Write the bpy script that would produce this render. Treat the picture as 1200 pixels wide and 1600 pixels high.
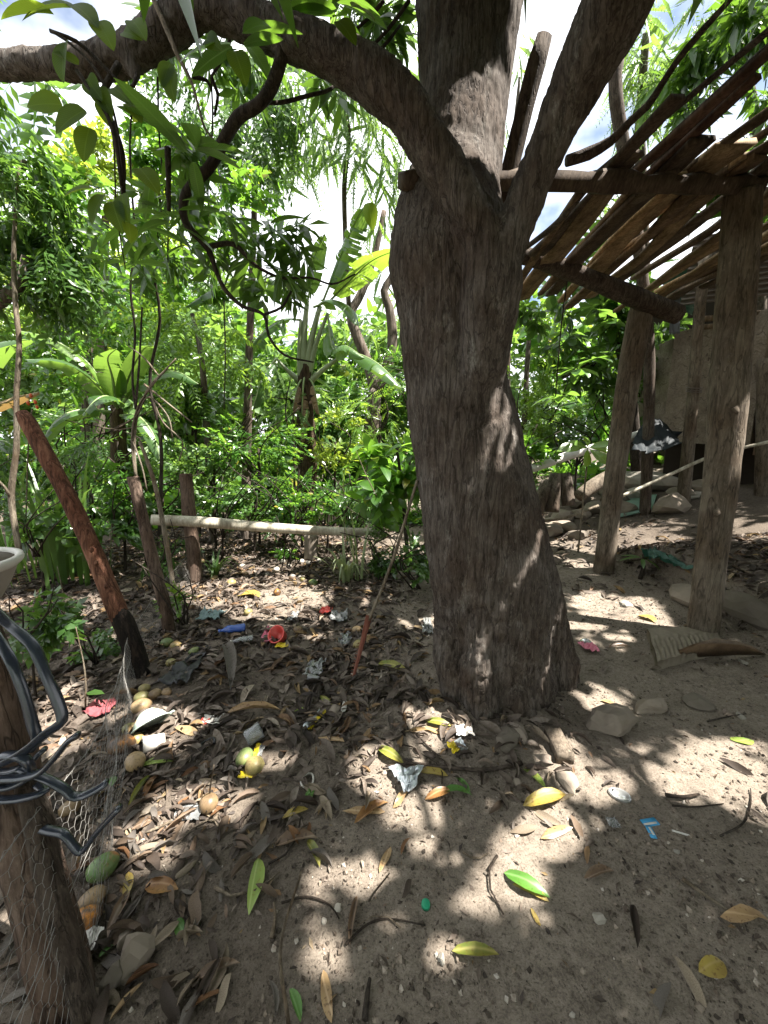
import bpy, math, random
import numpy as np
from mathutils import Vector, Matrix
random.seed(7)
RNG = np.random.default_rng(11)
SC = bpy.context.scene
COL = SC.collection
for _o in list(bpy.data.objects):
    bpy.data.objects.remove(_o)

# ------------------------------------------------------------------ camera
F_PX, PITCH, EYE = 601.0, math.radians(10.0), 1.45
cam = bpy.data.cameras.new('camera')
cam.sensor_fit = 'VERTICAL'
cam.sensor_height = 24.0
cam.lens = F_PX / 1600.0 * 24.0
cam.clip_start, cam.clip_end = 0.03, 500.0
cam_o = bpy.data.objects.new('camera', cam)
COL.objects.link(cam_o)
cam_o.location = (0, 0, EYE)
cam_o.rotation_euler = (math.pi / 2 - PITCH, 0, 0)
SC.camera = cam_o

# ------------------------------------------------------------------ light
SUN_EL, SUN_AZ = math.radians(60.0), math.radians(103.0)      # azimuth clockwise from +Y (straight ahead)
SUN = np.array([math.cos(SUN_EL) * math.sin(SUN_AZ), math.cos(SUN_EL) * math.cos(SUN_AZ), math.sin(SUN_EL)])
world = bpy.data.worlds.new('World')
SC.world = world
world.use_nodes = True
wn, wl = world.node_tree.nodes, world.node_tree.links
wn.clear()
w_out = wn.new('ShaderNodeOutputWorld')
w_bg = wn.new('ShaderNodeBackground')
w_sky = wn.new('ShaderNodeTexSky')
w_sky.sky_type = 'NISHITA'
w_sky.sun_disc = False
w_sky.sun_elevation = SUN_EL
w_sky.sun_rotation = SUN_AZ
w_bg.inputs['Strength'].default_value = 0.05
# broken white cloud over the blue
w_tc = wn.new('ShaderNodeTexCoord')
w_map = wn.new('ShaderNodeMapping')
w_map.inputs['Scale'].default_value = (1.0, 1.0, 1.6)
w_map.inputs['Location'].default_value = (0.3, 0.15, 0.0)
w_no = wn.new('ShaderNodeTexNoise')
w_no.inputs['Scale'].default_value = 2.2
w_no.inputs['Detail'].default_value = 6
w_ramp = wn.new('ShaderNodeValToRGB')
w_ramp.color_ramp.elements[0].position = 0.34
w_ramp.color_ramp.elements[1].position = 0.47
w_mix = wn.new('ShaderNodeMix')
w_mix.data_type = 'RGBA'
w_mix.inputs['B'].default_value = (9.0, 9.2, 9.6, 1)
wl.new(w_tc.outputs['Generated'], w_map.inputs['Vector'])
wl.new(w_map.outputs['Vector'], w_no.inputs['Vector'])
wl.new(w_no.outputs['Fac'], w_ramp.inputs['Fac'])
wl.new(w_ramp.outputs['Color'], w_mix.inputs['Factor'])
wl.new(w_sky.outputs['Color'], w_mix.inputs['A'])
wl.new(w_mix.outputs['Result'], w_bg.inputs['Color'])
wl.new(w_bg.outputs['Background'], w_out.inputs['Surface'])
sun = bpy.data.lights.new('sun', 'SUN')
sun.energy = 5.0
sun.angle = math.radians(0.55)
sun.color = (1.0, 0.95, 0.88)
sun_o = bpy.data.objects.new('sun', sun)
COL.objects.link(sun_o)
sun_o.rotation_euler = Vector(-SUN).to_track_quat('-Z', 'Y').to_euler()
SC.view_settings.view_transform = 'Standard'
SC.view_settings.look = 'None'
SC.view_settings.gamma = 1.0
SC.view_settings.use_curve_mapping = False
SC.view_settings.exposure = 2.3
SC.cycles.use_denoising = True
SC.cycles.max_bounces = 7
SC.cycles.diffuse_bounces = 4
SC.cycles.glossy_bounces = 2
SC.cycles.transmission_bounces = 5
SC.cycles.transparent_max_bounces = 6
SC.cycles.caustics_reflective = False
SC.cycles.caustics_refractive = False
SC.cycles.sample_clamp_indirect = 6.0

# ------------------------------------------------------------------ geometry helpers
CP, SP = math.cos(PITCH), math.sin(PITCH)

def ray(px, py):
    cx, cy = (px - 600.0) / F_PX, -(py - 800.0) / F_PX
    return np.array([cx, cy * SP + CP, cy * CP - SP])

def at(px, py, Y):                      # the point of the line of sight at ground distance Y
    d = ray(px, py)
    return np.array([0, 0, EYE]) + d * (Y / d[1])

def project(P):
    P = np.asarray(P, float) - np.array([0, 0, EYE])
    x = P[..., 0]
    up = P[..., 1] * SP + P[..., 2] * CP
    f = P[..., 1] * CP - P[..., 2] * SP
    f = np.where(np.abs(f) < 1e-4, 1e-4, f)
    return 600 + F_PX * x / f, 800 - F_PX * up / f, f

def _hash(i, j, k):
    n = (i * 374761393 + j * 668265263 + k * 2147483647 // 7 * 31) & 0xFFFFFFFF
    n = ((n ^ (n >> 13)) * 1274126177) & 0xFFFFFFFF
    n = ((n ^ (n >> 16)) * 2246822519) & 0xFFFFFFFF
    return ((n ^ (n >> 15)) & 0xFFFFFF) / float(0xFFFFFF) * 2 - 1

def vnoise(p):
    p = np.asarray(p, float)
    b = np.floor(p).astype(np.int64)
    f = p - b
    f = f * f * (3 - 2 * f)
    r = 0
    for dx in (0, 1):
        wx = f[..., 0] if dx else 1 - f[..., 0]
        for dy in (0, 1):
            wy = f[..., 1] if dy else 1 - f[..., 1]
            for dz in (0, 1):
                wz = f[..., 2] if dz else 1 - f[..., 2]
                r = r + wx * wy * wz * _hash(b[..., 0] + dx, b[..., 1] + dy, b[..., 2] + dz)
    return r

def fbm(p, octv=4, gain=0.5):
    p = np.asarray(p, float)
    a, s, r = 1.0, 0.0, 0
    for o in range(octv):
        r = r + a * vnoise(p * (2.03 ** o) + 17.3 * o)
        s += a
        a *= gain
    return r / s

def sstep(a, b, x):
    t = np.clip((x - a) / (b - a), 0, 1)
    return t * t * (3 - 2 * t)

def ground(x, y):
    x, y = np.asarray(x, float), np.asarray(y, float)
    s = x + 0.35 * y
    z = 0.22 * np.log1p(np.exp(np.clip((s - 3.5) * 2.2, -30, 30))) / 2.2
    z = np.where(s > 8.2, np.minimum(z, 1.25), z)
    p = np.stack([x, y, np.zeros_like(x)], -1)
    z = z + 0.035 * fbm(p * 0.9, 3) + 0.016 * fbm(p * 3.1 + 5, 3)
    # raised earth terrace at the right
    edge = 2.72 + 0.07 * vnoise(p * 2.1 + 3)
    ter = sstep(edge, edge + 0.10, x) * sstep(1.9, 2.35, y) * (1 - sstep(3.7, 4.6, y + 0.25 * (x - 2.7)))
    z = z + 0.28 * ter
    # the litter drifts up a little along the fence, mound at the tree foot
    z = z + 0.05 * np.exp(-((x + 1.15) ** 2 / 0.10 + (y - 2.1) ** 2 / 0.5))
    z = z + 0.07 * np.exp(-((x - 0.55) ** 2 + (y - 2.2) ** 2) / 0.30)
    z = z - 0.10 * np.exp(-((x + 1.1) ** 2 / 1.2 + (y - 4.1) ** 2 / 0.25)) * 0.5
    return z

def g1(x, y):
    return float(ground(np.array([x]), np.array([y]))[0])

def gp(px, py):                          # where the line of sight meets the ground
    d = ray(px, py)
    o = np.array([0, 0, EYE])
    t = np.linspace(0.4, 30, 6000)
    P = o + t[:, None] * d
    below = P[:, 2] < ground(P[:, 0], P[:, 1])
    i = int(np.argmax(below)) if below.any() else len(t) - 1
    a, b = t[max(i - 1, 0)], t[i]
    for _ in range(12):
        m = 0.5 * (a + b)
        q = o + m * d
        if q[2] < g1(q[0], q[1]):
            b = m
        else:
            a = m
    return o + b * d

def gnormal(x, y, e=0.03):
    n = np.array([g1(x - e, y) - g1(x + e, y), g1(x, y - e) - g1(x, y + e), 2 * e])
    return n / np.linalg.norm(n)

# ------------------------------------------------------------------ object helpers
def props(o, label=None, cat=None, group=None, kind=None):
    if label: o['label'] = label
    if cat: o['category'] = cat
    if group: o['group'] = group
    if kind: o['kind'] = kind
    return o

def thing(name, label, cat, loc=(0, 0, 0), group=None):
    o = bpy.data.objects.new(name, None)
    o.empty_display_size = 0.1
    COL.objects.link(o)
    o.location = Vector([float(v) for v in loc])
    return props(o, label, cat, group)

def link(name, me, parent=None, loc=None):
    o = bpy.data.objects.new(name, me)
    COL.objects.link(o)
    if parent is not None:
        o.parent = parent
        w = Vector((0, 0, 0))
        p = parent
        while p is not None:
            w += p.location
            p = p.parent
        o.location = (Vector([float(v) for v in loc]) if loc is not None else Vector((0, 0, 0))) - w
    elif loc is not None:
        o.location = Vector([float(v) for v in loc])
    return o

class MB:
    """collects geometry: vertices, faces, a random number and local grain coordinates per vertex"""
    def __init__(s):
        s.v, s.f, s.r, s.c, s.n, s.mi = [], [], [], [], 0, []
    def add(s, V, F, rnd=None, lc=None, mi=0):
        V = np.asarray(V, float)
        s.v.append(V)
        if isinstance(F, np.ndarray):
            s.f.append(F + s.n)
            nf = len(F)
        else:
            s.f.append([tuple(i + s.n for i in f) for f in F])
            nf = len(F)
        s.mi.append(np.full(nf, mi, np.int32))
        n = len(V)
        r = random.random() if rnd is None else rnd
        s.r.append(np.full(n, r) if np.isscalar(r) else np.asarray(r, float))
        s.c.append(V if lc is None else np.asarray(lc, float))
        s.n += n
        return s
    def mesh(s, name, mats, smooth=True, origin=None):
        me = bpy.data.meshes.new(name)
        V = np.concatenate(s.v)
        if origin is not None:
            V = V - np.asarray(origin, float)
        cnt, idx = [], []
        for f in s.f:
            if isinstance(f, np.ndarray):
                cnt.append(np.full(len(f), f.shape[1], np.int32))
                idx.append(f.ravel())
            else:
                cnt.append(np.array([len(q) for q in f], np.int32))
                idx.append(np.array([i for q in f for i in q], np.int64))
        cnt, idx = np.concatenate(cnt), np.concatenate(idx).astype(np.int32)
        me.vertices.add(len(V))
        me.vertices.foreach_set('co', V.ravel())
        me.loops.add(len(idx))
        me.loops.foreach_set('vertex_index', idx)
        me.polygons.add(len(cnt))
        me.polygons.foreach_set('loop_start', np.concatenate([[0], np.cumsum(cnt)[:-1]]).astype(np.int32))
        me.polygons.foreach_set('material_index', np.concatenate(s.mi))
        me.polygons.foreach_set('use_smooth', np.full(len(cnt), bool(smooth)))
        me.update(calc_edges=True)
        a = me.attributes.new('rnd', 'FLOAT', 'POINT')
        a.data.foreach_set('value', np.concatenate(s.r).astype(np.float32))
        a = me.attributes.new('lc', 'FLOAT_VECTOR', 'POINT')
        a.data.foreach_set('vector', np.concatenate(s.c).astype(np.float32).ravel())
        for m in (mats if isinstance(mats, (list, tuple)) else [mats]):
            me.materials.append(m)
        return me
    def build(s, name, mats, parent=None, smooth=True, origin=None):
        me = s.mesh(name, mats, smooth, origin)
        return link(name, me, parent, origin)

def spline(pts, rad=None, step=0.05):
    P = np.asarray(pts, float)
    n = len(P)
    R = np.full(n, 0.01) if rad is None else (np.full(n, float(rad)) if np.isscalar(rad) else np.asarray(rad, float))
    if n == 2:
        k = max(2, int(np.linalg.norm(P[1] - P[0]) / step) + 1)
        t = np.linspace(0, 1, k)[:, None]
        return P[0] + (P[1] - P[0]) * t, R[0] + (R[1] - R[0]) * t[:, 0]
    E = np.vstack([2 * P[0] - P[1], P, 2 * P[-1] - P[-2]])
    out, ro = [], []
    for i in range(n - 1):
        a, b, c, d = E[i], E[i + 1], E[i + 2], E[i + 3]
        k = max(1, int(np.linalg.norm(c - b) / step))
        for j in range(k):
            t = j / k
            out.append(0.5 * (2 * b + (c - a) * t + (2 * a - 5 * b + 4 * c - d) * t * t + (3 * b - a - 3 * c + d) * t ** 3))
            ro.append(R[i] + (R[i + 1] - R[i]) * t)
    out.append(P[-1]); ro.append(R[-1])
    return np.array(out), np.array(ro)

def frames(P):
    T = np.gradient(P, axis=0)
    T /= np.linalg.norm(T, axis=1)[:, None] + 1e-9
    u = np.cross(T[0], [0, 0, 1.0])
    if np.linalg.norm(u) < 1e-3:
        u = np.cross(T[0], [1.0, 0, 0])
    u /= np.linalg.norm(u)
    U = [u]
    for i in range(1, len(P)):
        v = U[-1] - T[i] * np.dot(U[-1], T[i])
        U.append(v / (np.linalg.norm(v) + 1e-9))
    U = np.array(U)
    return T, U, np.cross(T, U)

def tube(pts, rad, seg=8, step=0.05, noise=0.0, nscale=6.0, flat=1.0, seed=0.0, cap=True, twist=0.0):
    P, R = spline(pts, rad, step)
    T, U, W = frames(P)
    n = len(P)
    L = np.concatenate([[0], np.cumsum(np.linalg.norm(np.diff(P, axis=0), axis=1))])
    th = np.linspace(0, 2 * math.pi, seg, endpoint=False)
    th = th[None, :] + twist * L[:, None]
    cx, cy = np.cos(th) * R[:, None], np.sin(th) * R[:, None] * flat
    V = P[:, None, :] + U[:, None, :] * cx[..., None] + W[:, None, :] * cy[..., None]
    lc = np.stack([cx, cy / max(flat, 0.2), np.repeat(L[:, None], seg, 1) + seed * 3.1], -1)
    if noise:
        k = 1 + noise * fbm(np.stack([np.cos(th) * 1.6, np.sin(th) * 1.6, np.repeat(L[:, None], seg, 1) * nscale + seed * 7.7], -1), 3)
        V = P[:, None, :] + (V - P[:, None, :]) * k[..., None]
    V, lc = V.reshape(-1, 3), lc.reshape(-1, 3)
    i = np.arange(n - 1)[:, None] * seg
    j = np.arange(seg)[None, :]
    a, b = i + j, i + (j + 1) % seg
    Fq = np.stack([a, b, b + seg, a + seg], -1).reshape(-1, 4)
    F = [tuple(q) for q in Fq.tolist()]
    if cap:
        F += [tuple(range(seg - 1, -1, -1)), tuple(range((n - 1) * seg, n * seg))]
    return V, F, lc

def plank(a, b, width, thick, up, seg=10, wob=0.15, seed=0.0, taper=(1, 1)):
    """a rough sawn board between a and b: rectangle cross-section with uneven edges"""
    a, b = np.asarray(a, float), np.asarray(b, float)
    d = b - a
    L = np.linalg.norm(d)
    d /= L
    u = np.cross(d, up); u /= np.linalg.norm(u)
    w = np.cross(u, d)
    t = np.linspace(0, 1, seg + 1)
    V, C = [], []
    for k, tt in enumerate(t):
        c = a + d * L * tt
        nz = vnoise(np.array([[tt * L * 2.2 + seed * 9, 1.0, seed], [tt * L * 2.2 + seed * 9, 5.0, seed], [tt * L * 1.2, 9.0, seed * 3], [tt * L * 7.0, 2.0, seed * 5]]))
        wl_, wr_ = width / 2 * (1 + wob * 2 * nz[0]), width / 2 * (1 + wob * 2 * nz[1])
        tp = taper[0] + (taper[1] - taper[0]) * tt
        c = c + w * nz[2] * width * 0.25 * wob * 4
        th = thick * (1 + 0.3 * nz[3])
        for (uu, ww) in ((-wl_ * tp, -th / 2), (-wl_ * tp * 0.96, th / 2), (0, th / 2 * (1.1 + 0.3 * nz[3])), (wr_ * tp * 0.95, th / 2), (wr_ * tp, -th / 2), (0, -th / 2 * (1.1 - 0.3 * nz[3]))):
            V.append(c + u * uu + w * ww)
            C.append((uu, ww, tt * L + seed * 3.3))
    F = []
    for k in range(seg):
        for j in range(6):
            p, q = k * 6 + j, k * 6 + (j + 1) % 6
            F.append((p, q, q + 6, p + 6))
    F += [tuple(range(5, -1, -1)), tuple(range(seg * 6, seg * 6 + 6))]
    return np.array(V), F, np.array(C)

def lathe(prof, seg=20, squash=0.0, seed=0.0):
    """(radius, z) profile turned about Z"""
    V, F = [], []
    th = np.linspace(0, 2 * math.pi, seg, endpoint=False)
    for r, z in prof:
        for t in th:
            k = 1 + squash * float(vnoise(np.array([[math.cos(t) * 1.3 + seed, math.sin(t) * 1.3, z * 9 + seed]]))[0])
            V.append((r * k * math.cos(t), r * k * math.sin(t), z))
    n = len(prof)
    for i in range(n - 1):
        for j in range(seg):
            a, b = i * seg + j, i * seg + (j + 1) % seg
            F.append((a, b, b + seg, a + seg))
    if prof[0][0] > 1e-4: F.append(tuple(range(seg - 1, -1, -1)))
    if prof[-1][0] > 1e-4: F.append(tuple(range((n - 1) * seg, n * seg)))
    return np.array(V), F

def ico(sub=2):
    import bmesh
    bm = bmesh.new()
    bmesh.ops.create_icosphere(bm, subdivisions=sub, radius=1.0)
    V = np.array([v.co[:] for v in bm.verts])
    F = np.array([[v.index for v in f.verts] for f in bm.faces])
    bm.free()
    return V, F
ICO1, ICO2, ICO3 = ico(1), ico(2), ico(3)

def rockgeo(size, seed, rough=0.35, sub=2, sharp=1.0):
    V, F = (ICO2 if sub == 2 else ICO3 if sub == 3 else ICO1)
    V = V.copy()
    rr = np.random.default_rng(int(seed * 1000) + 5)
    for _ in range(int(7 * sharp)):                     # chop facets
        n = rr.normal(size=3); n /= np.linalg.norm(n)
        d = 0.55 + 0.3 * rr.random()
        h = V @ n
        V = V - np.maximum(h - d, 0)[:, None] * n
    V = V * (1 + rough * fbm(V * 1.4 + seed * 13.1, 3))[:, None]
    if sub == 3: V = V * (1 + 0.10 * fbm(V * 4.5 + seed, 3) + 0.05 * np.abs(fbm(V * 9 + seed, 2)))[:, None]
    return V * np.asarray(size), F

def rotz(a):
    c, s = math.cos(a), math.sin(a)
    return np.array([[c, -s, 0], [s, c, 0], [0, 0, 1.0]])

def rot_to(n, yaw=0.0):
    """matrix whose z axis is n, turned by yaw"""
    n = np.asarray(n, float); n = n / np.linalg.norm(n)
    x = np.array([math.cos(yaw), math.sin(yaw), 0.0])
    x = x - n * np.dot(x, n)
    if np.linalg.norm(x) < 1e-3:
        x = np.array([0, 1.0, 0]) - n * n[1]
    x /= np.linalg.norm(x)
    return np.stack([x, np.cross(n, x), n], 1)

def set_rot(o, M3, scale=1.0):
    m = Matrix([[float(v) for v in r] for r in M3])
    o.rotation_euler = m.to_euler()
    s = scale if hasattr(scale, '__len__') else (scale,) * 3
    o.scale = s

# ------------------------------------------------------------------ materials
def srgb(r, g, b):
    f = lambda c: (c / 255 / 12.92) if c / 255 <= 0.04045 else ((c / 255 + 0.055) / 1.055) ** 2.4
    return (f(r), f(g), f(b), 1.0)

class NT:
    def __init__(s, name):
        s.m = bpy.data.materials.new(name)
        s.m.use_nodes = True
        s.nt = s.m.node_tree
        s.nt.nodes.clear()
        s.out = s.new('ShaderNodeOutputMaterial')
        s.b = s.new('ShaderNodeBsdfPrincipled')
        s.lk(s.b.outputs[0], s.out.inputs['Surface'])
    def new(s, t, **kw):
        n = s.nt.nodes.new(t)
        for k, v in kw.items(): setattr(n, k, v)
        return n
    def lk(s, a, b): s.nt.links.new(a, b)
    def attr(s, name, out='Vector'):
        return s.new('ShaderNodeAttribute', attribute_name=name).outputs[out]
    def obj(s): return s.new('ShaderNodeTexCoord').outputs['Object']
    def maps(s, vec, scale):
        n = s.new('ShaderNodeMapping')
        n.inputs['Scale'].default_value = scale if hasattr(scale, '__len__') else (scale,) * 3
        s.lk(vec, n.inputs['Vector'])
        return n.outputs['Vector']
    def noise(s, vec, scale=5, detail=4, rough=0.55, dist=0.0):
        n = s.new('ShaderNodeTexNoise')
        n.inputs['Scale'].default_value = scale
        n.inputs['Detail'].default_value = detail
        n.inputs['Roughness'].default_value = rough
        n.inputs['Distortion'].default_value = dist
        s.lk(vec, n.inputs['Vector'])
        return n.outputs['Fac']
    def voro(s, vec, scale=5, feature='F1', out='Distance'):
        n = s.new('ShaderNodeTexVoronoi', feature=feature)
        n.inputs['Scale'].default_value = scale
        s.lk(vec, n.inputs['Vector'])
        return n.outputs[out]
    def ramp(s, fac, stops):
        n = s.new('ShaderNodeValToRGB')
        e = n.color_ramp.elements
        while len(e) < len(stops): e.new(0.5)
        for k, (p, c) in enumerate(stops):
            e[k].position = p
            e[k].color = c if len(c) == 4 else (*c, 1)
        s.lk(fac, n.inputs['Fac'])
        return n.outputs['Color']
    def mix(s, fac, a, b, mode='MIX'):
        n = s.new('ShaderNodeMix', data_type='RGBA', blend_type=mode)
        for key, v in (('Factor', fac), ('A', a), ('B', b)):
            if hasattr(v, 'links') or hasattr(v, 'is_linked'): s.lk(v, n.inputs[key])
            elif key == 'Factor': n.inputs[key].default_value = v
            else: n.inputs[key].default_value = v if len(v) == 4 else (*v, 1)
        return n.outputs['Result']
    def math(s, op, a, b=None):
        n = s.new('ShaderNodeMath', operation=op)
        for k, v in enumerate((a, b)):
            if v is None: continue
            if hasattr(v, 'is_linked'): s.lk(v, n.inputs[k])
            else: n.inputs[k].default_value = v
        return n.outputs[0]
    def bump(s, h, strength=0.5, dist=0.01, prev=None):
        n = s.new('ShaderNodeBump')
        n.inputs['Strength'].default_value = strength
        n.inputs['Distance'].default_value = dist
        s.lk(h, n.inputs['Height'])
        if prev is not None: s.lk(prev, n.inputs['Normal'])
        s.lk(n.outputs[0], s.b.inputs['Normal'])
        return n.outputs[0]
    def set(s, col=None, rough=0.8, spec=0.3, metal=0.0, trans=0.0):
        if col is not None:
            if hasattr(col, 'is_linked'): s.lk(col, s.b.inputs['Base Color'])
            else: s.b.inputs['Base Color'].default_value = col if len(col) == 4 else (*col, 1)
        if hasattr(rough, 'is_linked'): s.lk(rough, s.b.inputs['Roughness'])
        else: s.b.inputs['Roughness'].default_value = rough
        s.b.inputs['Specular IOR Level'].default_value = spec
        s.b.inputs['Metallic'].default_value = metal
        s.b.inputs['Transmission Weight'].default_value = trans
        return s.m

def veined(n, col, light, sp=95.0):
    """pale midrib and side veins, in the leaf's own coordinates"""
    sx = n.new('ShaderNodeSeparateXYZ')
    n.lk(n.attr('lc'), sx.inputs[0])
    ay = n.math('ABSOLUTE', sx.outputs['Y'])
    mid = n.ramp(ay, [(0.0012, (1, 1, 1)), (0.0035, (0, 0, 0))])
    w = n.math('ABSOLUTE', n.math('SUBTRACT', n.math('FRACT', n.math('MULTIPLY', n.math('SUBTRACT', sx.outputs['X'], n.math('MULTIPLY', ay, 0.8)), sp)), 0.5))
    sv = n.ramp(w, [(0.0, (0.45, 0.45, 0.45)), (0.14, (0, 0, 0))])
    v = n.math('MAXIMUM', mid, sv)
    h = n.math('SUBTRACT', 1.0, v)
    n.bump(h, 0.5, 0.002)
    return n.mix(n.math('MULTIPLY', v, 0.55), col, tuple(min(1, x * 1.5 + 0.04) for x in light[:3]))

def leaf_mat(name, dark, light, trans, rough=0.31, spec=0.8, tf=0.4, objrnd=False, yellow=0.0, veins=False, k=1.0):
    """green leaf: glossy face, light shines through it"""
    n = NT(name)
    def mute(c, k):
        l = 0.3 * c[0] + 0.6 * c[1] + 0.1 * c[2]
        return tuple(x + (l - x) * k for x in c[:3])
    dark, light, trans = mute(dark, 0.0), mute(light, 0.0), mute(trans, 0.04)
    dark, light, trans = (tuple(x * k for x in c) for c in (dark, light, trans))
    r = n.attr('rnd', 'Fac')
    if objrnd or veins:
        oi = n.new('ShaderNodeObjectInfo').outputs['Random']
        r = n.math('FRACT', n.math('ADD', r, oi))
    stops = [(0.0, dark), (0.75, light), (1.0, tuple(c * 1.25 for c in light[:3]))]
    if yellow:
        stops = [(0.0, dark), (0.85 - yellow, light), (0.96 - yellow * 0.5, tuple(c * 1.25 for c in light[:3])), (1.0, (0.30, 0.24, 0.03))]
    col = n.ramp(r, stops)
    f = n.noise(n.obj(), 35, 2)
    col = n.mix(n.math('MULTIPLY', f, 0.35), col, tuple(c * 0.55 for c in dark[:3]))
    if veins: col = veined(n, col, light)
    n.set(col, rough, spec)
    t = n.new('ShaderNodeBsdfTranslucent')
    tc = n.mix(0.55, n.mix(1.0, col, (2.1, 1.9, 0.7, 1), 'MULTIPLY'), trans)
    n.lk(tc, t.inputs['Color'])
    ms = n.new('ShaderNodeMixShader')
    ms.inputs[0].default_value = tf
    n.lk(n.b.outputs[0], ms.inputs[1]); n.lk(t.outputs[0], ms.inputs[2])
    n.lk(ms.outputs[0], n.out.inputs['Surface'])
    return n.m

def bark_mat(name, c0, c1, c2, lich=None, vs=1.0, bump=0.7, dist=0.012, objc=False):
    n = NT(name)
    v = n.obj() if objc else n.attr('lc')
    warp = n.mix(0.06, v, n.new('ShaderNodeTexNoise').outputs['Color'], 'LINEAR_LIGHT')
    vv = n.maps(v, (1, 1, 0.16))
    a = n.noise(vv, 30 * vs, 7, 0.7, 0.5)
    fine = n.noise(n.maps(v, (1, 1, 0.35)), 95 * vs, 4, 0.7)
    rn = n.noise(n.maps(warp, (1, 1, 0.13)), 17 * vs, 3, 0.55, 0.6)
    rid = n.math('ABSOLUTE', n.math('SUBTRACT', rn, 0.5))
    crack = n.ramp(rid, [(0.0, (0, 0, 0)), (0.035, (1, 1, 1))])
    big = n.noise(v, 2.6 * vs, 4)
    col = n.ramp(a, [(0.30, c0), (0.5, c1), (0.70, c2)])
    col = n.mix(n.ramp(fine, [(0.55, (0, 0, 0)), (0.75, (0.5, 0.5, 0.5))]), col, tuple(x * 1.5 for x in c2[:3]))
    col = n.mix(n.math('MULTIPLY', n.math('SUBTRACT', 1.0, crack), 0.6), col, tuple(x * 0.3 for x in c0[:3]))
    if lich:
        l = n.noise(n.maps(v, (1, 1, 0.4)), 7 * vs, 6, 0.75)
        lf = n.ramp(l, [(0.56, (0, 0, 0)), (0.70, (0.75, 0.75, 0.75))])
        col = n.mix(n.math('MULTIPLY', lf, n.ramp(fine, [(0.4, (0.2, 0.2, 0.2)), (0.6, (1, 1, 1))])), col, lich)
    col = n.mix(n.ramp(big, [(0.38, (0, 0, 0)), (0.66, (1, 1, 1))]), col, n.mix(1.0, col, (0.60, 0.52, 0.46, 1), 'MULTIPLY'))
    h = n.math('ADD', n.math('MULTIPLY', a, 0.6), n.math('ADD', n.math('MULTIPLY', crack, 0.35), n.math('MULTIPLY', fine, 0.25)))
    n.bump(h, bump, dist)
    return n.set(col, 0.9, 0.15)

def wood_mat(name, c0, c1, c2, scale=1.0, rnd=True, rough=0.85):
    """weathered timber, grain along the piece's own length"""
    n = NT(name)
    v = n.attr('lc')
    g = n.noise(n.maps(v, (1, 1, 0.05)), 60 * scale, 5, 0.65, 0.3)
    b = n.noise(n.maps(v, (1, 1, 0.4)), 7 * scale, 4, 0.6)
    col = n.ramp(g, [(0.25, c0), (0.5, c1), (0.75, c2)])
    col = n.mix(n.ramp(b, [(0.42, (0, 0, 0)), (0.68, (1, 1, 1))]), col, n.mix(1.0, col, (0.38, 0.34, 0.3, 1), 'MULTIPLY'))
    if rnd:
        oi = n.new('ShaderNodeObjectInfo').outputs['Random']
        col = n.mix(1.0, col, n.ramp(oi, [(0, (0.55, 0.5, 0.46)), (0.5, (0.9, 0.88, 0.85)), (1, (1.35, 1.2, 1.0))]), 'MULTIPLY')
    n.bump(g, 0.6, 0.006)
    return n.set(col, rough, 0.2)

def plain_mat(name, col, rough=0.5, spec=0.4, var=0.25, scale=25, metal=0.0, trans=0.0, objrnd=0.0, bump=0.0):
    n = NT(name)
    f = n.noise(n.obj(), scale, 4)
    c = n.mix(n.math('MULTIPLY', f, var * 2), col, tuple(x * 0.45 for x in col[:3]))
    if objrnd:
        oi = n.new('ShaderNodeObjectInfo').outputs['Random']
        k = 1 - objrnd
        c = n.mix(1.0, c, n.ramp(oi, [(0, (k, k, k)), (1, (1 + objrnd, 1 + objrnd * 0.9, 1 + objrnd * 0.8))]), 'MULTIPLY')
    if bump: n.bump(f, bump, 0.01)
    return n.set(c, rough, spec, metal, trans)

def dry_mat(name, stops, tf=0.18, objrnd=True, rough=0.65):
    """dead leaves"""
    n = NT(name)
    r = n.attr('rnd', 'Fac')
    if objrnd:
        r = n.math('FRACT', n.math('ADD', r, n.new('ShaderNodeObjectInfo').outputs['Random']))
    col = n.ramp(r, stops)
    f = n.noise(n.obj(), 60, 4)
    col = n.mix(n.ramp(f, [(0.45, (0, 0, 0)), (0.7, (0.7, 0.7, 0.7))]), col, n.mix(1.0, col, (0.4, 0.32, 0.25, 1), 'MULTIPLY'))
    n.set(col, rough, 0.3)
    t = n.new('ShaderNodeBsdfTranslucent')
    n.lk(col, t.inputs['Color'])
    ms = n.new('ShaderNodeMixShader')
    ms.inputs[0].default_value = tf
    n.lk(n.b.outputs[0], ms.inputs[1]); n.lk(t.outputs[0], ms.inputs[2])
    n.lk(ms.outputs[0], n.out.inputs['Surface'])
    return n.m

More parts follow.
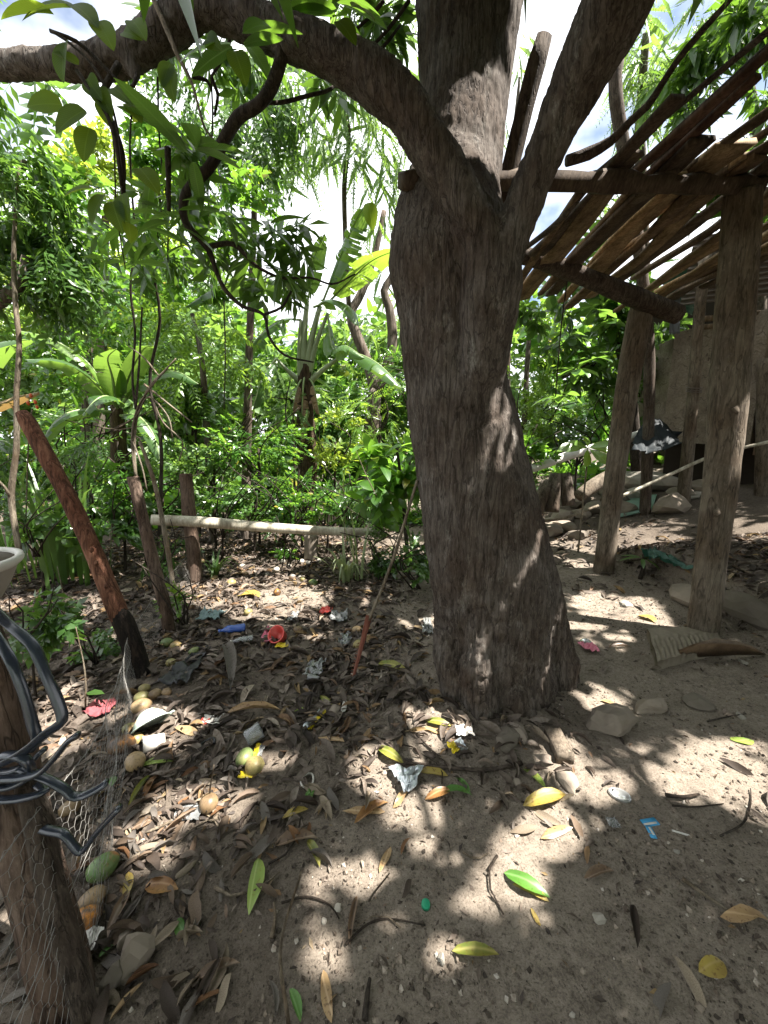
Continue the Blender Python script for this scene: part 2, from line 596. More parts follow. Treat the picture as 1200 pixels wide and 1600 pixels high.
def soil_mat():
    n = NT('soil')
    o = n.obj()
    a = n.noise(o, 2.2, 5, 0.6)
    b = n.noise(o, 28, 6, 0.7)
    c = n.noise(o, 160, 4, 0.7)
    col = n.ramp(b, [(0.3, (0.092, 0.075, 0.060)), (0.5, (0.180, 0.149, 0.120)), (0.72, (0.28, 0.238, 0.195))])
    col = n.mix(n.ramp(a, [(0.38, (0, 0, 0)), (0.66, (0.8, 0.8, 0.8))]), col, (0.24, 0.203, 0.162))
    col = n.mix(n.ramp(c, [(0.48, (0, 0, 0)), (0.72, (0.55, 0.55, 0.55))]), col, (0.33, 0.28, 0.22))
    col = n.mix(n.ramp(c, [(0.30, (0.8, 0.8, 0.8)), (0.44, (0, 0, 0))]), col, (0.045, 0.036, 0.028))
    e = n.noise(o, 75, 5, 0.75)
    col = n.mix(n.ramp(e, [(0.34, (0.75, 0.75, 0.75)), (0.46, (0, 0, 0))]), col, (0.055, 0.044, 0.034))
    h = n.attr('rnd', 'Fac')                      # humus share: dark leaf mould by the fence and the charred patch
    col = n.mix(h, col, n.mix(1.0, col, (0.36, 0.34, 0.33, 1), 'MULTIPLY'))
    p = n.bump(b, 0.55, 0.02)
    p = n.bump(e, 0.6, 0.010, p)
    n.bump(c, 0.7, 0.006, p)
    return n.set(col, 0.95, 0.12)

M = {}
M['soil'] = soil_mat()
M['bark'] = bark_mat('grey_bark', (0.038, 0.031, 0.026), (0.088, 0.074, 0.063), (0.155, 0.138, 0.122), lich=(0.30, 0.295, 0.27), objc=True, vs=1.5, bump=0.8, dist=0.008)
M['bark_thin'] = bark_mat('dark_branch_bark', (0.02, 0.017, 0.014), (0.045, 0.037, 0.030), (0.09, 0.075, 0.06), vs=1.5)
M['bark_pale'] = bark_mat('pale_stem_bark', (0.09, 0.075, 0.055), (0.19, 0.16, 0.12), (0.30, 0.26, 0.20), vs=1.5)
M['bark_mid'] = bark_mat('background_bark', (0.05, 0.042, 0.034), (0.12, 0.10, 0.082), (0.20, 0.175, 0.15), vs=0.7)
M['bark_red'] = bark_mat('red_brown_bark', (0.045, 0.022, 0.014), (0.15, 0.068, 0.042), (0.27, 0.14, 0.09), vs=1.2, bump=0.8)
M['bark_post'] = bark_mat('brown_post_bark', (0.05, 0.036, 0.028), (0.12, 0.085, 0.065), (0.20, 0.15, 0.118), vs=1.1, bump=0.8)
M['char'] = bark_mat('charred_bark', (0.008, 0.007, 0.006), (0.02, 0.017, 0.015), (0.06, 0.045, 0.035), vs=1.3)
M['post'] = bark_mat('pole_bark', (0.075, 0.062, 0.047), (0.15, 0.124, 0.096), (0.23, 0.194, 0.152), vs=1.0, bump=0.5)
M['plank'] = wood_mat('weathered_board', (0.045, 0.034, 0.025), (0.115, 0.088, 0.064), (0.20, 0.16, 0.12))
M['plank_light'] = wood_mat('fresh_split_board', (0.12, 0.085, 0.05), (0.26, 0.195, 0.12), (0.38, 0.30, 0.20))
M['plank_red'] = wood_mat('red_brown_board', (0.05, 0.026, 0.018), (0.11, 0.062, 0.042), (0.17, 0.10, 0.07), rnd=False)
M['log'] = bark_mat('log_bark', (0.03, 0.024, 0.019), (0.075, 0.06, 0.048), (0.14, 0.115, 0.095), vs=1.3)
M['bamboo'] = wood_mat('old_bamboo', (0.26, 0.23, 0.17), (0.42, 0.39, 0.31), (0.55, 0.52, 0.44), rnd=False, rough=0.6)
M['climber_leaf'] = leaf_mat('climber_leaf', (0.04, 0.095, 0.012), (0.085, 0.16, 0.018), (0.42, 0.55, 0.03), tf=0.55, rough=0.5, spec=0.12, veins=True, k=0.75)
M['mango_leaf'] = leaf_mat('mango_leaf', (0.018, 0.048, 0.010), (0.050, 0.115, 0.018), (0.22, 0.42, 0.03), tf=0.35)
M['mango_leaf_near'] = leaf_mat('mango_leaf_near', (0.018, 0.048, 0.010), (0.050, 0.115, 0.018), (0.22, 0.42, 0.03), tf=0.35, veins=True)
M['bush_leaf_near'] = leaf_mat('bush_leaf_near', (0.03, 0.085, 0.012), (0.09, 0.20, 0.026), (0.34, 0.60, 0.05), tf=0.45, veins=True, k=1.2)
M['dark_leaf_near'] = leaf_mat('dark_leaf_near', (0.022, 0.06, 0.014), (0.06, 0.13, 0.026), (0.24, 0.45, 0.05), tf=0.4, veins=True, k=1.2)
M['pale_leaf_near'] = leaf_mat('pale_leaf_near', (0.09, 0.18, 0.03), (0.17, 0.30, 0.05), (0.45, 0.68, 0.06), tf=0.4, veins=True, rough=0.25, spec=0.7)
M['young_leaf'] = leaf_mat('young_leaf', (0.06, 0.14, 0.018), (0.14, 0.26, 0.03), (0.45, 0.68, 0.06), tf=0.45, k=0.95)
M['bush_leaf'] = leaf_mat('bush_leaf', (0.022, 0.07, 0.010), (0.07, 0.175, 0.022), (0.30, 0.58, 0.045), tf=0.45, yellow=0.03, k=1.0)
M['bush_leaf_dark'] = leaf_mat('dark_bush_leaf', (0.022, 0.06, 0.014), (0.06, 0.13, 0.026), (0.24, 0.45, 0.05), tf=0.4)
M['far_leaf'] = leaf_mat('grey_green_leaf', (0.04, 0.095, 0.025), (0.105, 0.19, 0.045), (0.32, 0.52, 0.08), tf=0.42, rough=0.42, k=1.0)
M['yellow_leaf'] = leaf_mat('yellow_green_leaf', (0.09, 0.16, 0.018), (0.19, 0.28, 0.03), (0.50, 0.62, 0.06), tf=0.45)
M['banana_leaf'] = leaf_mat('banana_leaf', (0.035, 0.085, 0.022), (0.075, 0.155, 0.04), (0.32, 0.52, 0.06), rough=0.32, tf=0.4)
M['banana_dead'] = leaf_mat('dead_banana_leaf', (0.16, 0.10, 0.05), (0.28, 0.19, 0.10), (0.4, 0.25, 0.1), rough=0.7, tf=0.25)
M['blade'] = leaf_mat('grass_blade', (0.035, 0.085, 0.02), (0.09, 0.17, 0.045), (0.28, 0.46, 0.07), rough=0.4)
M['blade_pale'] = leaf_mat('pale_blade', (0.20, 0.25, 0.13), (0.34, 0.39, 0.22), (0.4, 0.5, 0.2), rough=0.4, tf=0.3)
# ================================================================== ground
def grow(a, b, step, lo, hi, k=1.12):
    c = list(np.arange(a, b, step))
    s, x = step, c[-1]
    while x < hi:
        s *= k; x += s; c.append(x)
    s, x = step, a
    while x > lo:
        s *= k; x -= s; c.insert(0, x)
    return np.array(c)

gx = grow(-2.0, 2.9, 0.018, -60, 60)
gy = grow(0.45, 4.2, 0.018, -40, 80)
X, Y = np.meshgrid(gx, gy)
Z = ground(X, Y)
fine = np.exp(-(np.maximum(0, np.abs(X - 0.4) - 2.6) + np.maximum(0, np.abs(Y - 2.3) - 2.2)) * 1.5)
P3 = np.stack([X, Y, np.zeros_like(X)], -1)
Z = Z + fine * (0.007 * fbm(P3 * 14 + 2, 3) + 0.005 * np.abs(fbm(P3 * 33 + 9, 2)))
CHAR = [gp(335, 1085), gp(430, 1075), gp(290, 1150)]
hum = sstep(0.35, -0.5, X + 0.25 * fbm(P3 * 1.7, 3)) * 0.55 + 0.45 * sstep(3.4, 4.6, Y) * sstep(1.5, 0.5, X)
for c, r, s in zip(CHAR, (0.42, 0.35, 0.3), (0.95, 0.6, 0.4)):
    d2 = ((X - c[0]) ** 2 + (Y - c[1]) ** 2) / r ** 2
    hum = np.maximum(hum, s * np.exp(-d2 * (1 + 0.6 * fbm(P3 * 6, 2))))
sc_ = gp(440, 930)
hum = hum * (1 - 0.9 * np.exp(-((X - sc_[0]) ** 2 / 0.35 + (Y - sc_[1]) ** 2 / 0.25)))
hum = np.maximum(hum, 0.75 * sstep(3.7, 4.6, X + 0.35 * Y) * sstep(1.5, 2.2, X))
hum = np.clip(hum + 0.25 * fbm(P3 * 5 + 31, 3), 0, 1)
ny, nx = X.shape
ii = (np.arange(ny - 1)[:, None] * nx + np.arange(nx - 1)[None, :]).ravel()
gm = MB().add(np.stack([X, Y, Z], -1).reshape(-1, 3), np.stack([ii, ii + 1, ii + nx + 1, ii + nx], -1), rnd=hum.ravel())
props(gm.build('ground', M['soil']), kind='structure')

# ================================================================== leaf templates
def leaf_t(L=1.0, W=0.3, stations=(0.0, 0.4, 1.0), prof=None, fold=0.15, droop=0.15, wave=0.0, stalk=0.0, seed=0):
    """one leaf along +X, face up (+Z)"""
    prof = prof or (lambda t: math.sin(math.pi * min(1, t ** 0.8 * 0.97 + 0.03)) ** 0.8)
    V, F = [], []
    prev = None
    for k, t in enumerate(stations):
        x = stalk + L * t
        z = -droop * L * t * t
        w = W / 2 * prof(t)
        if k == 0 or k == len(stations) - 1:
            V.append((x, 0, z)); cur = [len(V) - 1]
        else:
            wv = wave * L * math.sin(k * 2.3 + seed)
            V += [(x, -w, z + fold * w + wv), (x, 0, z), (x, w, z + fold * w - wv)]
            cur = [len(V) - 3, len(V) - 2, len(V) - 1]
        if prev is not None:
            if len(prev) == 1: F += [(prev[0], cur[0], cur[1]), (prev[0], cur[1], cur[2])]
            elif len(cur) == 1: F += [(prev[0], cur[0], prev[1]), (prev[1], cur[0], prev[2])]
            else:
                F += [(prev[0], cur[0], cur[1]), (prev[0], cur[1], prev[1]), (prev[1], cur[1], cur[2]), (prev[1], cur[2], prev[2])]
        prev = cur
    return np.array(V, float), np.array(F)

def basis(x, roll=None, up=(0, 0, 1.0), jitter=0.0, rng=RNG):
    x = np.asarray(x, float)
    x = x / (np.linalg.norm(x, axis=-1, keepdims=True) + 1e-9)
    z = np.broadcast_to(np.asarray(up, float), x.shape) + jitter * rng.normal(size=x.shape)
    z = z - x * (x * z).sum(-1, keepdims=True)
    z = z / (np.linalg.norm(z, axis=-1, keepdims=True) + 1e-9)
    y = np.cross(z, x)
    return np.stack([x, y, z], -1)          # columns

def scatter(mb, tmpl, pos, R, scale, rnd, trnd=None, mi=0):
    """many copies of a small template joined into the builder"""
    V, F = tmpl[0], tmpl[1]
    n, k = len(pos), len(V)
    if n == 0: return
    scale = np.asarray(scale, float)
    S = scale[:, None, None] if scale.ndim == 1 else scale[:, None, :]
    W = np.einsum('nij,nkj->nki', R, V[None] * S) + np.asarray(pos)[:, None, :]
    FF = (F[None] + (np.arange(n) * k)[:, None, None]).reshape(-1, F.shape[1])
    rr = np.repeat(np.asarray(rnd, float)[:, None], k, 1)
    if len(tmpl) > 2: rr = np.mod(rr + tmpl[2][None] * 0.45, 1.0)
    mb.add(W.reshape(-1, 3), FF, rnd=rr.ravel(), mi=mi)

def cluster(leaf, n, rng, reach=0.15, spread=1.0, droop=0.35, size=(0.8, 1.2), stem=True):
    """a twig end along +X carrying n leaves; third item is a random number per vertex"""
    Vs, Fs, Rs = [], [], []
    k = 0
    for i in range(n):
        t = i / max(1, n - 1)
        a = i * 2.4 + rng.random() * 0.8
        d = np.array([0.35 + 0.5 * t, math.cos(a) * spread, math.sin(a) * spread * 0.8 - droop * (1 - 0.4 * t)])
        R = basis(d[None], jitter=0.25, rng=rng)[0]
        V = (leaf[0] * (size[0] + (size[1] - size[0]) * rng.random())) @ R.T + np.array([reach * t, 0, -0.03 * t])
        Vs.append(V); Fs.append(leaf[1] + k); Rs.append(np.full(len(V), rng.random()))
        k += len(V)
    if stem:
        th = 0.006
        V = np.array([(-reach * 0.8, th, 0.0), (-reach * 0.8, -th, 0.0), (reach, 0, -0.03), (-reach * 0.8, 0, -th * 1.5)])
        Vs.append(V); Fs.append(np.array([(0, 1, 2), (1, 3, 2), (3, 0, 2)]) + k); Rs.append(np.zeros(4))
    return np.concatenate(Vs), np.concatenate(Fs), np.concatenate(Rs)

def pinnate(n, L, lw, ll, rng, droop=0.35, ang=0.5):
    """a compound leaf along +X: n pairs of leaflets on a drooping rib"""
    Vs, Fs, Rs, k = [], [], [], 0
    lf = leaf_t(ll, lw, (0, 0.45, 1.0), fold=0.2, droop=0.15)
    for i in range(n):
        t = 0.12 + 0.88 * i / (n - 1)
        c = np.array([L * t, 0, -droop * L * t * t])
        for s in (-1, 1):
            d = np.array([ang, s, -0.25 - 0.3 * rng.random()])
            R = basis(d[None], jitter=0.2, rng=rng)[0]
            V = (lf[0] * (0.75 + 0.4 * rng.random()) * (1 - 0.35 * abs(t - 0.45))) @ R.T + c
            Vs.append(V); Fs.append(lf[1] + k); Rs.append(np.full(len(V), rng.random() * 0.5)); k += len(V)
    th = 0.003
    V = np.array([(0, th, 0), (0, -th, 0), (L * 0.5, 0, -droop * L * 0.25), (L, 0, -droop * L)])
    Vs.append(V); Fs.append(np.array([(0, 1, 2), (0, 2, 3)]) + k); Rs.append(np.zeros(4))
    return np.concatenate(Vs), np.concatenate(Fs), np.concatenate(Rs)

tr = np.random.default_rng(3)
LANCE = lambda t: math.sin(math.pi * min(1.0, 0.04 + 0.96 * t)) ** 0.75
OVATE = lambda t: math.sin(math.pi * min(1.0, (0.03 + 0.97 * t) ** 0.75)) ** 0.7
OBOV = lambda t: math.sin(math.pi * min(1.0, (0.02 + 0.98 * t) ** 1.6)) ** 0.75
L_MANGO = leaf_t(0.20, 0.050, (0, 0.3, 0.7, 1), LANCE, 0.35, 0.18, stalk=0.02)
L_MANGO4 = leaf_t(0.20, 0.058, (0, 0.45, 1), LANCE, 0.3, 0.15)
L_OV = leaf_t(0.12, 0.062, (0, 0.25, 0.65, 1), OVATE, 0.25, 0.2, stalk=0.015)
L_OV4 = leaf_t(0.12, 0.066, (0, 0.4, 1), OVATE, 0.25, 0.15)
L_BIG = leaf_t(0.24, 0.125, (0, 0.2, 0.45, 0.75, 1), OVATE, 0.22, 0.25, stalk=0.03)
L_OBOV = leaf_t(0.26, 0.12, (0, 0.3, 0.6, 0.85, 1), OBOV, 0.22, 0.22, stalk=0.02)
L_SM = leaf_t(0.055, 0.03, (0, 0.4, 1), OVATE, 0.2, 0.1)
T_MANGO = [cluster(L_MANGO4, 9, tr, 0.12, 1.0, 0.5) for _ in range(3)]
T_OV = [cluster(L_OV4, 9, tr, 0.16, 0.8, 0.25) for _ in range(3)]
T_BIG = [cluster(L_BIG, 6, tr, 0.10, 1.0, 0.25) for _ in range(2)]
T_OBOV = [cluster(L_OBOV, 7, tr, 0.06, 1.1, 0.15) for _ in range(2)]
T_SM = [cluster(L_SM, 12, tr, 0.17, 0.32, 0.12) for _ in range(3)]
T_PIN = [pinnate(8, 0.34, 0.026, 0.075, tr, 0.5) for _ in range(3)]
T_PINF = [pinnate(11, 0.36, 0.013, 0.050, tr, 0.6) for _ in range(3)]
T_PINL = [pinnate(6, 0.42, 0.056, 0.15, tr, 0.5) for _ in range(3)]

def blob_points(c, r, n, rng, clumps=None, squash=0.8):
    """clumped points in an ellipsoid, with the outward direction of each"""
    c = np.asarray(c, float)
    rr = np.array([r, r, r * squash]) if np.isscalar(r) else np.asarray(r, float)
    m = clumps or max(3, n // 14)
    q = rng.normal(size=(m, 3)); q /= np.linalg.norm(q, axis=1)[:, None]
    q = q * (rng.random((m, 1)) ** 0.45)
    k = rng.integers(0, m, n)
    p = q[k] + rng.normal(size=(n, 3)) * 0.17
    d = p + rng.normal(size=(n, 3)) * 0.55
    return c + p * rr, d

def fill(mb, c, r, n, tmpls, scale, rng, hang=0.35, mi=0, jit=0.5, clumps=None, keep=None, squash=0.8):
    p, d = blob_points(c, r, n, rng, clumps, squash)
    d = d / (np.linalg.norm(d, axis=1)[:, None] + 1e-9)
    d[:, 2] = d[:, 2] * 0.6 - hang
    p[:, 2] = np.maximum(p[:, 2], ground(p[:, 0], p[:, 1]) + 0.05)
    if keep is not None:
        k = keep(p); p, d = p[k], d[k]
    R = basis(d, jitter=jit, rng=rng)
    s = scale * (0.75 + 0.5 * rng.random(len(p)))
    w = rng.integers(0, len(tmpls), len(p))
    for t in range(len(tmpls)):
        k = w == t
        scatter(mb, tmpls[t], p[k], R[k], s[k], rng.random(k.sum()), mi=mi)

# ================================================================== the forked mango tree
def WP(lst):
    pts, rad = [], []
    for px, py, half, Yd in lst:
        p = at(px, py, Yd)
        dep = Yd * CP - (p[2] - EYE) * SP
        pts.append(p); rad.append(half * dep / F_PX)
    return pts, rad

mango = thing('mango_tree', 'huge forked grey barked tree in the middle with one limb arching left', 'tree', (0.55, 2.15, g1(0.55, 2.15)))
tm = MB()
def tt(lst, seg=22, step=0.04, noise=0.06, ns=2.0, seed=0.0):
    p, r = WP(lst)
    tm.add(*tube(p, r, seg, step, noise, ns, seed=seed))
tt([(770, 1180, 84, 2.2), (770, 1100, 84, 2.18), (772, 1000, 88, 2.16), (766, 900, 92, 2.15), (748, 800, 88, 2.15), (729, 700, 84, 2.16), (712, 600, 79, 2.18), (706, 500, 84, 2.2), (704, 430, 94, 2.22), (702, 375, 92, 2.26), (706, 325, 80, 2.3), (716, 270, 66, 2.34), (722, 200, 64, 2.38), (728, 100, 73, 2.42), (732, 0, 83, 2.46), (738, -120, 92, 2.5), (745, -300, 100, 2.55)], 32, noise=0.05)
tt([(770, 640, 20, 2.06), (782, 720, 32, 2.06), (800, 800, 40, 2.08), (820, 880, 45, 2.12), (838, 960, 47, 2.18), (850, 1030, 44, 2.24), (858, 1080, 42, 2.26)], 18, seed=2)
tt([(700, 980, 20, 2.02), (704, 1050, 26, 1.98), (706, 1120, 26, 1.95)], 12, seed=3)
tt([(745, 960, 22, 1.93), (748, 1050, 27, 1.88), (752, 1140, 30, 1.86)], 12, seed=4)
tt([(800, 980, 25, 1.98), (806, 1060, 29, 1.93), (808, 1150, 30, 1.9)], 12, seed=5)
tt([(700, 480, 30, 2.02), (690, 410, 35, 2.04), (672, 350, 36, 2.12), (660, 310, 26, 2.22)], 12, seed=6)
# fork stem and its two limbs
tt([(735, 660, 34, 2.06), (748, 570, 46, 1.98), (762, 490, 46, 1.92), (768, 430, 44, 1.89), (764, 400, 40, 1.88), (747, 362, 34, 1.87), (728, 326, 32, 1.87), (709, 292, 32, 1.88), (676, 240, 33, 1.89), (641, 180, 34, 1.92), (600, 135, 35, 1.95), (562, 106, 34, 1.98), (515, 82, 33, 2.0), (450, 55, 32, 2.02), (380, 28, 31, 2.05), (320, 6, 30, 2.06), (270, -50, 30, 2.05), (210, -180, 30, 2.0)], 22, seed=7)
tt([(330, 12, 24, 2.06), (285, 26, 30, 2.07), (238, 60, 27, 2.08), (195, 86, 24, 2.09), (130, 98, 20, 2.1), (60, 102, 19, 2.12), (-30, 104, 18, 2.15), (-160, 100, 17, 2.2)], 16, seed=8)
tt([(768, 440, 38, 1.9), (784, 395, 36, 1.88), (806, 350, 32, 1.86), (826, 305, 31, 1.85), (849, 250, 32, 1.83), (868, 200, 34, 1.81), (893, 150, 38, 1.79), (920, 95, 44, 1.76), (952, 28, 49, 1.72), (985, -70, 55, 1.68), (1030, -190, 58, 1.62)], 20, seed=9)
tt([(205, 95, 14, 2.07), (210, 118, 8, 2.06), (212, 128, 3, 2.05)], 8, seed=10)
tt([(420, -40, 9, 2.2), (445, 5, 11, 2.16), (480, 30, 11, 2.12), (530, 62, 12, 2.06)], 10, seed=11)
tmp = tm.build('tmp_trunk', M['bark'])
md = tmp.modifiers.new('r', 'REMESH'); md.mode = 'VOXEL'; md.voxel_size = 0.0115; md.use_smooth_shade = True
ms_ = tmp.modifiers.new('s', 'SMOOTH'); ms_.factor = 0.5; ms_.iterations = 4
dg = bpy.context.evaluated_depsgraph_get()
me = bpy.data.meshes.new_from_object(tmp.evaluated_get(dg))
bpy.data.objects.remove(tmp)
nv = len(me.vertices)
co = np.empty(nv * 3); me.vertices.foreach_get('co', co); co = co.reshape(-1, 3)
no = np.empty(nv * 3); me.vertices.foreach_get('normal', no); no = no.reshape(-1, 3)
st = co * np.array([1.25, 1.25, 0.36])
rid = np.abs(fbm(st * 22, 3))
crk = np.abs(fbm(st * 38 + 40, 2))
d = 0.012 * fbm(co * 7, 3) + 0.010 * (rid - 0.2) + 0.005 * np.minimum(crk * 4, 1) - 0.004 + 0.02 * fbm(co * 3 + 9, 2)
low = sstep(1.2, 0.2, co[:, 2])
d = d * (1 + 0.7 * low)
# plates of the old bark near the foot
pl = np.abs(fbm(co * np.array([17, 17, 8]) + 70, 3))
d -= 0.010 * low * sstep(0.09, 0.02, pl)
# long folds and old wounds on the bole
def seam(pxs, depth, w):
    global d
    P = np.array([at(px, py, Yd) for px, py, Yd in pxs])
    P, _ = spline(P, 0.01, 0.02)
    for i in range(0, len(P)):
        q = ((co - P[i]) ** 2).sum(1)
        dd[:] = np.minimum(dd, q)
    d -= depth * np.exp(-dd / w ** 2)
    dd[:] = 9
dd = np.full(nv, 9.0)
seam([(700, 700, 1.87), (735, 678, 1.86), (765, 660, 1.88), (790, 640, 1.95)], 0.016, 0.012)
seam([(660, 560, 1.95), (668, 640, 1.9), (685, 760, 1.88), (690, 850, 1.86)], 0.014, 0.012)
seam([(722, 470, 1.93), (718, 530, 1.9), (712, 590, 1.88)], 0.022, 0.02)
seam([(860, 960, 2.05), (852, 1010, 2.05), (846, 1060, 2.0)], 0.035, 0.022)
seam([(685, 60, 2.22), (680, 130, 2.22), (700, 200, 2.22)], 0.014, 0.009)
seam([(738, 500, 1.93), (731, 450, 1.96), (722, 405, 2.02), (716, 370, 2.06)], 0.055, 0.032)
seam([(770, 350, 1.9), (772, 320, 1.95)], 0.02, 0.03)
co = co + no * d[:, None]
me.vertices.foreach_set('co', co.ravel())
me.update()
me.name = 'trunk'
me.materials.clear(); me.materials.append(M['bark'])
trunk = link('trunk', me, mango)
for p in me.polygons: p.use_smooth = True

def branch(pts, name='branch', parent=mango, mat='bark_thin', seg=8, noise=0.18, step=0.03, seed=None):
    p, r = WP(pts)
    m = MB().add(*tube(p, r, seg, step, noise, 5.0, seed=random.random() * 9 if seed is None else seed))
    return m.build(name, M[mat], parent)

branch([(442, 60, 11, 2.0), (440, 90, 10, 2.02), (425, 135, 10, 2.05), (402, 165, 9, 2.08), (372, 183, 9.5, 2.1), (350, 218, 8.5, 2.12), (330, 258, 8, 2.15), (300, 290, 8, 2.18), (287, 312, 7, 2.2), (290, 348, 5.5, 2.22), (325, 388, 5, 2.26), (335, 415, 3.5, 2.28), (350, 450, 3, 2.3), (378, 478, 2.8, 2.32), (412, 492, 2.6, 2.34), (420, 525, 2.2, 2.35), (445, 555, 1.8, 2.36), (490, 566, 1.2, 2.37)], seg=10, noise=0.22)
branch([(325, 386, 4, 2.26), (365, 382, 4, 2.3), (400, 415, 2.6, 2.35), (440, 434, 2, 2.4), (485, 434, 1.6, 2.42), (520, 444, 1.5, 2.44), (555, 428, 1.2, 2.46)])
branch([(412, 160, 3, 2.08), (440, 160, 3, 2.15), (480, 150, 3, 2.2), (515, 140, 2.6, 2.25), (530, 125, 2, 2.3)])
branch([(412, 492, 2.3, 2.34), (440, 480, 2, 2.36), (455, 455, 1.5, 2.38)])
branch([(186, 100, 5, 2.0), (160, 150, 4.5, 1.95), (176, 195, 5, 1.93), (190, 240, 5, 1.92), (192, 300, 3.5, 1.92)])
branch([(214, 118, 3, 2.0), (200, 140, 2.5, 1.98), (150, 92, 3, 1.96), (120, 65, 3, 1.94), (78, 48, 2.6, 1.92)])
branch([(262, 230, 5, 2.1), (263, 270, 4, 2.12), (264, 330, 3, 2.15)])
branch([(236, -10, 4, 2.0), (262, 50, 4, 1.98), (278, 88, 3.2, 1.97), (300, 130, 2.2, 1.97), (320, 200, 1.8, 1.98), (345, 230, 1.5, 2.0)], mat='bark_pale')
for a, b in (((640, 0), (560, 95)), ((600, 0), (540, 60)), ((560, 110), (625, 40)), ((360, 55), (330, 120)), ((330, 120), (335, 180)), ((300, 120), (330, 140))):
    branch([(a[0], a[1], 3.2, 2.3), ((a[0] + b[0]) / 2 + 8, (a[1] + b[1]) / 2 - 4, 2.6, 2.34), (b[0], b[1], 1.8, 2.4)])

# crown: unseen leaves, gaps cut to light the places listed (ground spots, in metres)
SPOTS = [(440, 928, 150, 34), (400, 960, 130, 34), (380, 985, 120, 34), (330, 950, 70, 28), (285, 1265, 85, 45), (235, 1340, 60, 60), (40, 1450, 70, 90), (20, 1560, 60, 80),
         (640, 1150, 22, 60), (560, 1160, 45, 28), (690, 1140, 30, 40), (590, 1225, 55, 40), (650, 1260, 60, 30), (600, 1195, 34, 50), (860, 1290, 85, 42), (945, 1238, 48, 24), (1000, 1265, 28, 16),
         (965, 1000, 55, 22), (920, 975, 42, 20), (1010, 960, 30, 14), (930, 945, 50, 16), (1100, 1195, 52, 30), (1170, 1235, 48, 42), (1050, 1215, 40, 20), (935, 1098, 22, 12), (884, 1178, 26, 18),
         (690, 1490, 40, 46), (565, 1372, 55, 24), (500, 1382, 26, 18), (660, 1330, 34, 22), (520, 1508, 34, 26), (700, 1590, 30, 30), (795, 1350, 24, 34), (740, 1400, 34, 14),
         (880, 855, 70, 26), (900, 880, 50, 14), (1010, 842, 60, 12), (1180, 830, 40, 14), (600, 925, 60, 10), (660, 965, 30, 8), (640, 1030, 12, 8), (500, 985, 40, 16), 
         (160, 1115, 34, 16), (255, 1150, 34, 24), (410, 1210, 60, 26), (130, 985, 60, 60), (90, 1130, 40, 60), (455, 1300, 24, 14), (1150, 1165, 24, 10)]
SPOTS = np.array(SPOTS, float)
SPOTS[:, 2:] = SPOTS[:, 2:] * np.where(SPOTS[:, :1] > 620, 0.72, 0.85) + np.where(SPOTS[:, 2:] < 45, 12, 0)
TRK = []
for (x0, y0, y0d, x1, y1, y1d) in ((784, 595, 1.93, 760, 720, 1.85), (800, 620, 1.97, 778, 730, 1.86), (812, 660, 1.95, 800, 720, 1.88), (842, 715, 1.90, 778, 862, 1.82), (852, 822, 1.94, 808, 912, 1.80), (880, 940, 2.03, 852, 1065, 1.88)):
    TRK += [at(x0 + (x1 - x0) * t_, y0 + (y1 - y0) * t_, y0d + (y1d - y0d) * t_) for t_ in np.linspace(0, 1, 10)]
TRK += [at(918 + dx, 700 + dy, 4.6) for dx in (-30, -10, 10, 30) for dy in (-15, 5, 25)]

def lets_sun(P, rim=0.03):
    """True where a leaf at P would shade one of the sunlit places"""
    t = P[:, 2] / SUN[2]
    for _ in range(3):
        G = P - SUN * t[:, None]
        t = t + (G[:, 2] - ground(G[:, 0], G[:, 1])) / SUN[2]
    G = P - SUN * t[:, None]
    px, py, dep = project(G)
    wob = 0.8 + 1.9 * fbm(np.stack([G[:, 0] * 5, G[:, 1] * 9, 0 * px], -1), 2) + 1.0 * fbm(np.stack([G[:, 0] * 17, G[:, 1] * 17, 3 + 0 * px], -1), 2)
    hit = np.zeros(len(P), bool)
    for cx, cy, rx, ry in SPOTS:
        hit |= (((px - cx) / rx) ** 2 + ((py - cy) / ry) ** 2 < wob) & (dep > 0.2)
    for T in TRK:
        v = P - T
        a = v @ SUN
        hit |= (a > 0) & ((v - a[:, None] * SUN) ** 2).sum(1).__lt__(rim ** 2)
    return hit

cr = np.random.default_rng(21)
N = 72000
G = np.stack([cr.uniform(-3.2, 5.0, N), cr.uniform(-1.2, 4.6, N), np.zeros(N)], -1)
G[:15000] = np.stack([cr.uniform(1.8, 8.0, 15000), cr.uniform(3.5, 8.0, 15000), np.zeros(15000)], -1)
Hh = cr.uniform(3.0, 6.4, N)
cp = G + SUN * (Hh / SUN[2])[:, None]
# leaves hang in sprays
sp = fbm(cp * 1.1 + 3, 2)
cp, sp = cp[sp > -0.30], None
near = np.linalg.norm(cp - np.array([0, 0, EYE]), axis=1)
px, py, dep = project(cp)
inview = (dep > 0.1) & (px > -140) & (px < 1340) & (py > -130) & (py < 1640)
cp = cp[~inview]
dr = cr.normal(size=cp.shape); dr[:, 2] = -0.5 - 0.3 * np.abs(dr[:, 2])
dr /= np.linalg.norm(dr, axis=1)[:, None]
gap = lets_sun(cp) | lets_sun(cp + dr * 0.07) | lets_sun(cp + dr * 0.14) | lets_sun(cp + dr * 0.21) | lets_sun(cp + dr * 0.28)
cp, dr = cp[~gap], dr[~gap]
fm = MB()
scatter(fm, (L_MANGO4[0] * 1.35, L_MANGO4[1]), cp, basis(dr, jitter=0.5, rng=cr), 0.8 + 0.5 * cr.random(len(cp)), cr.random(len(cp)))
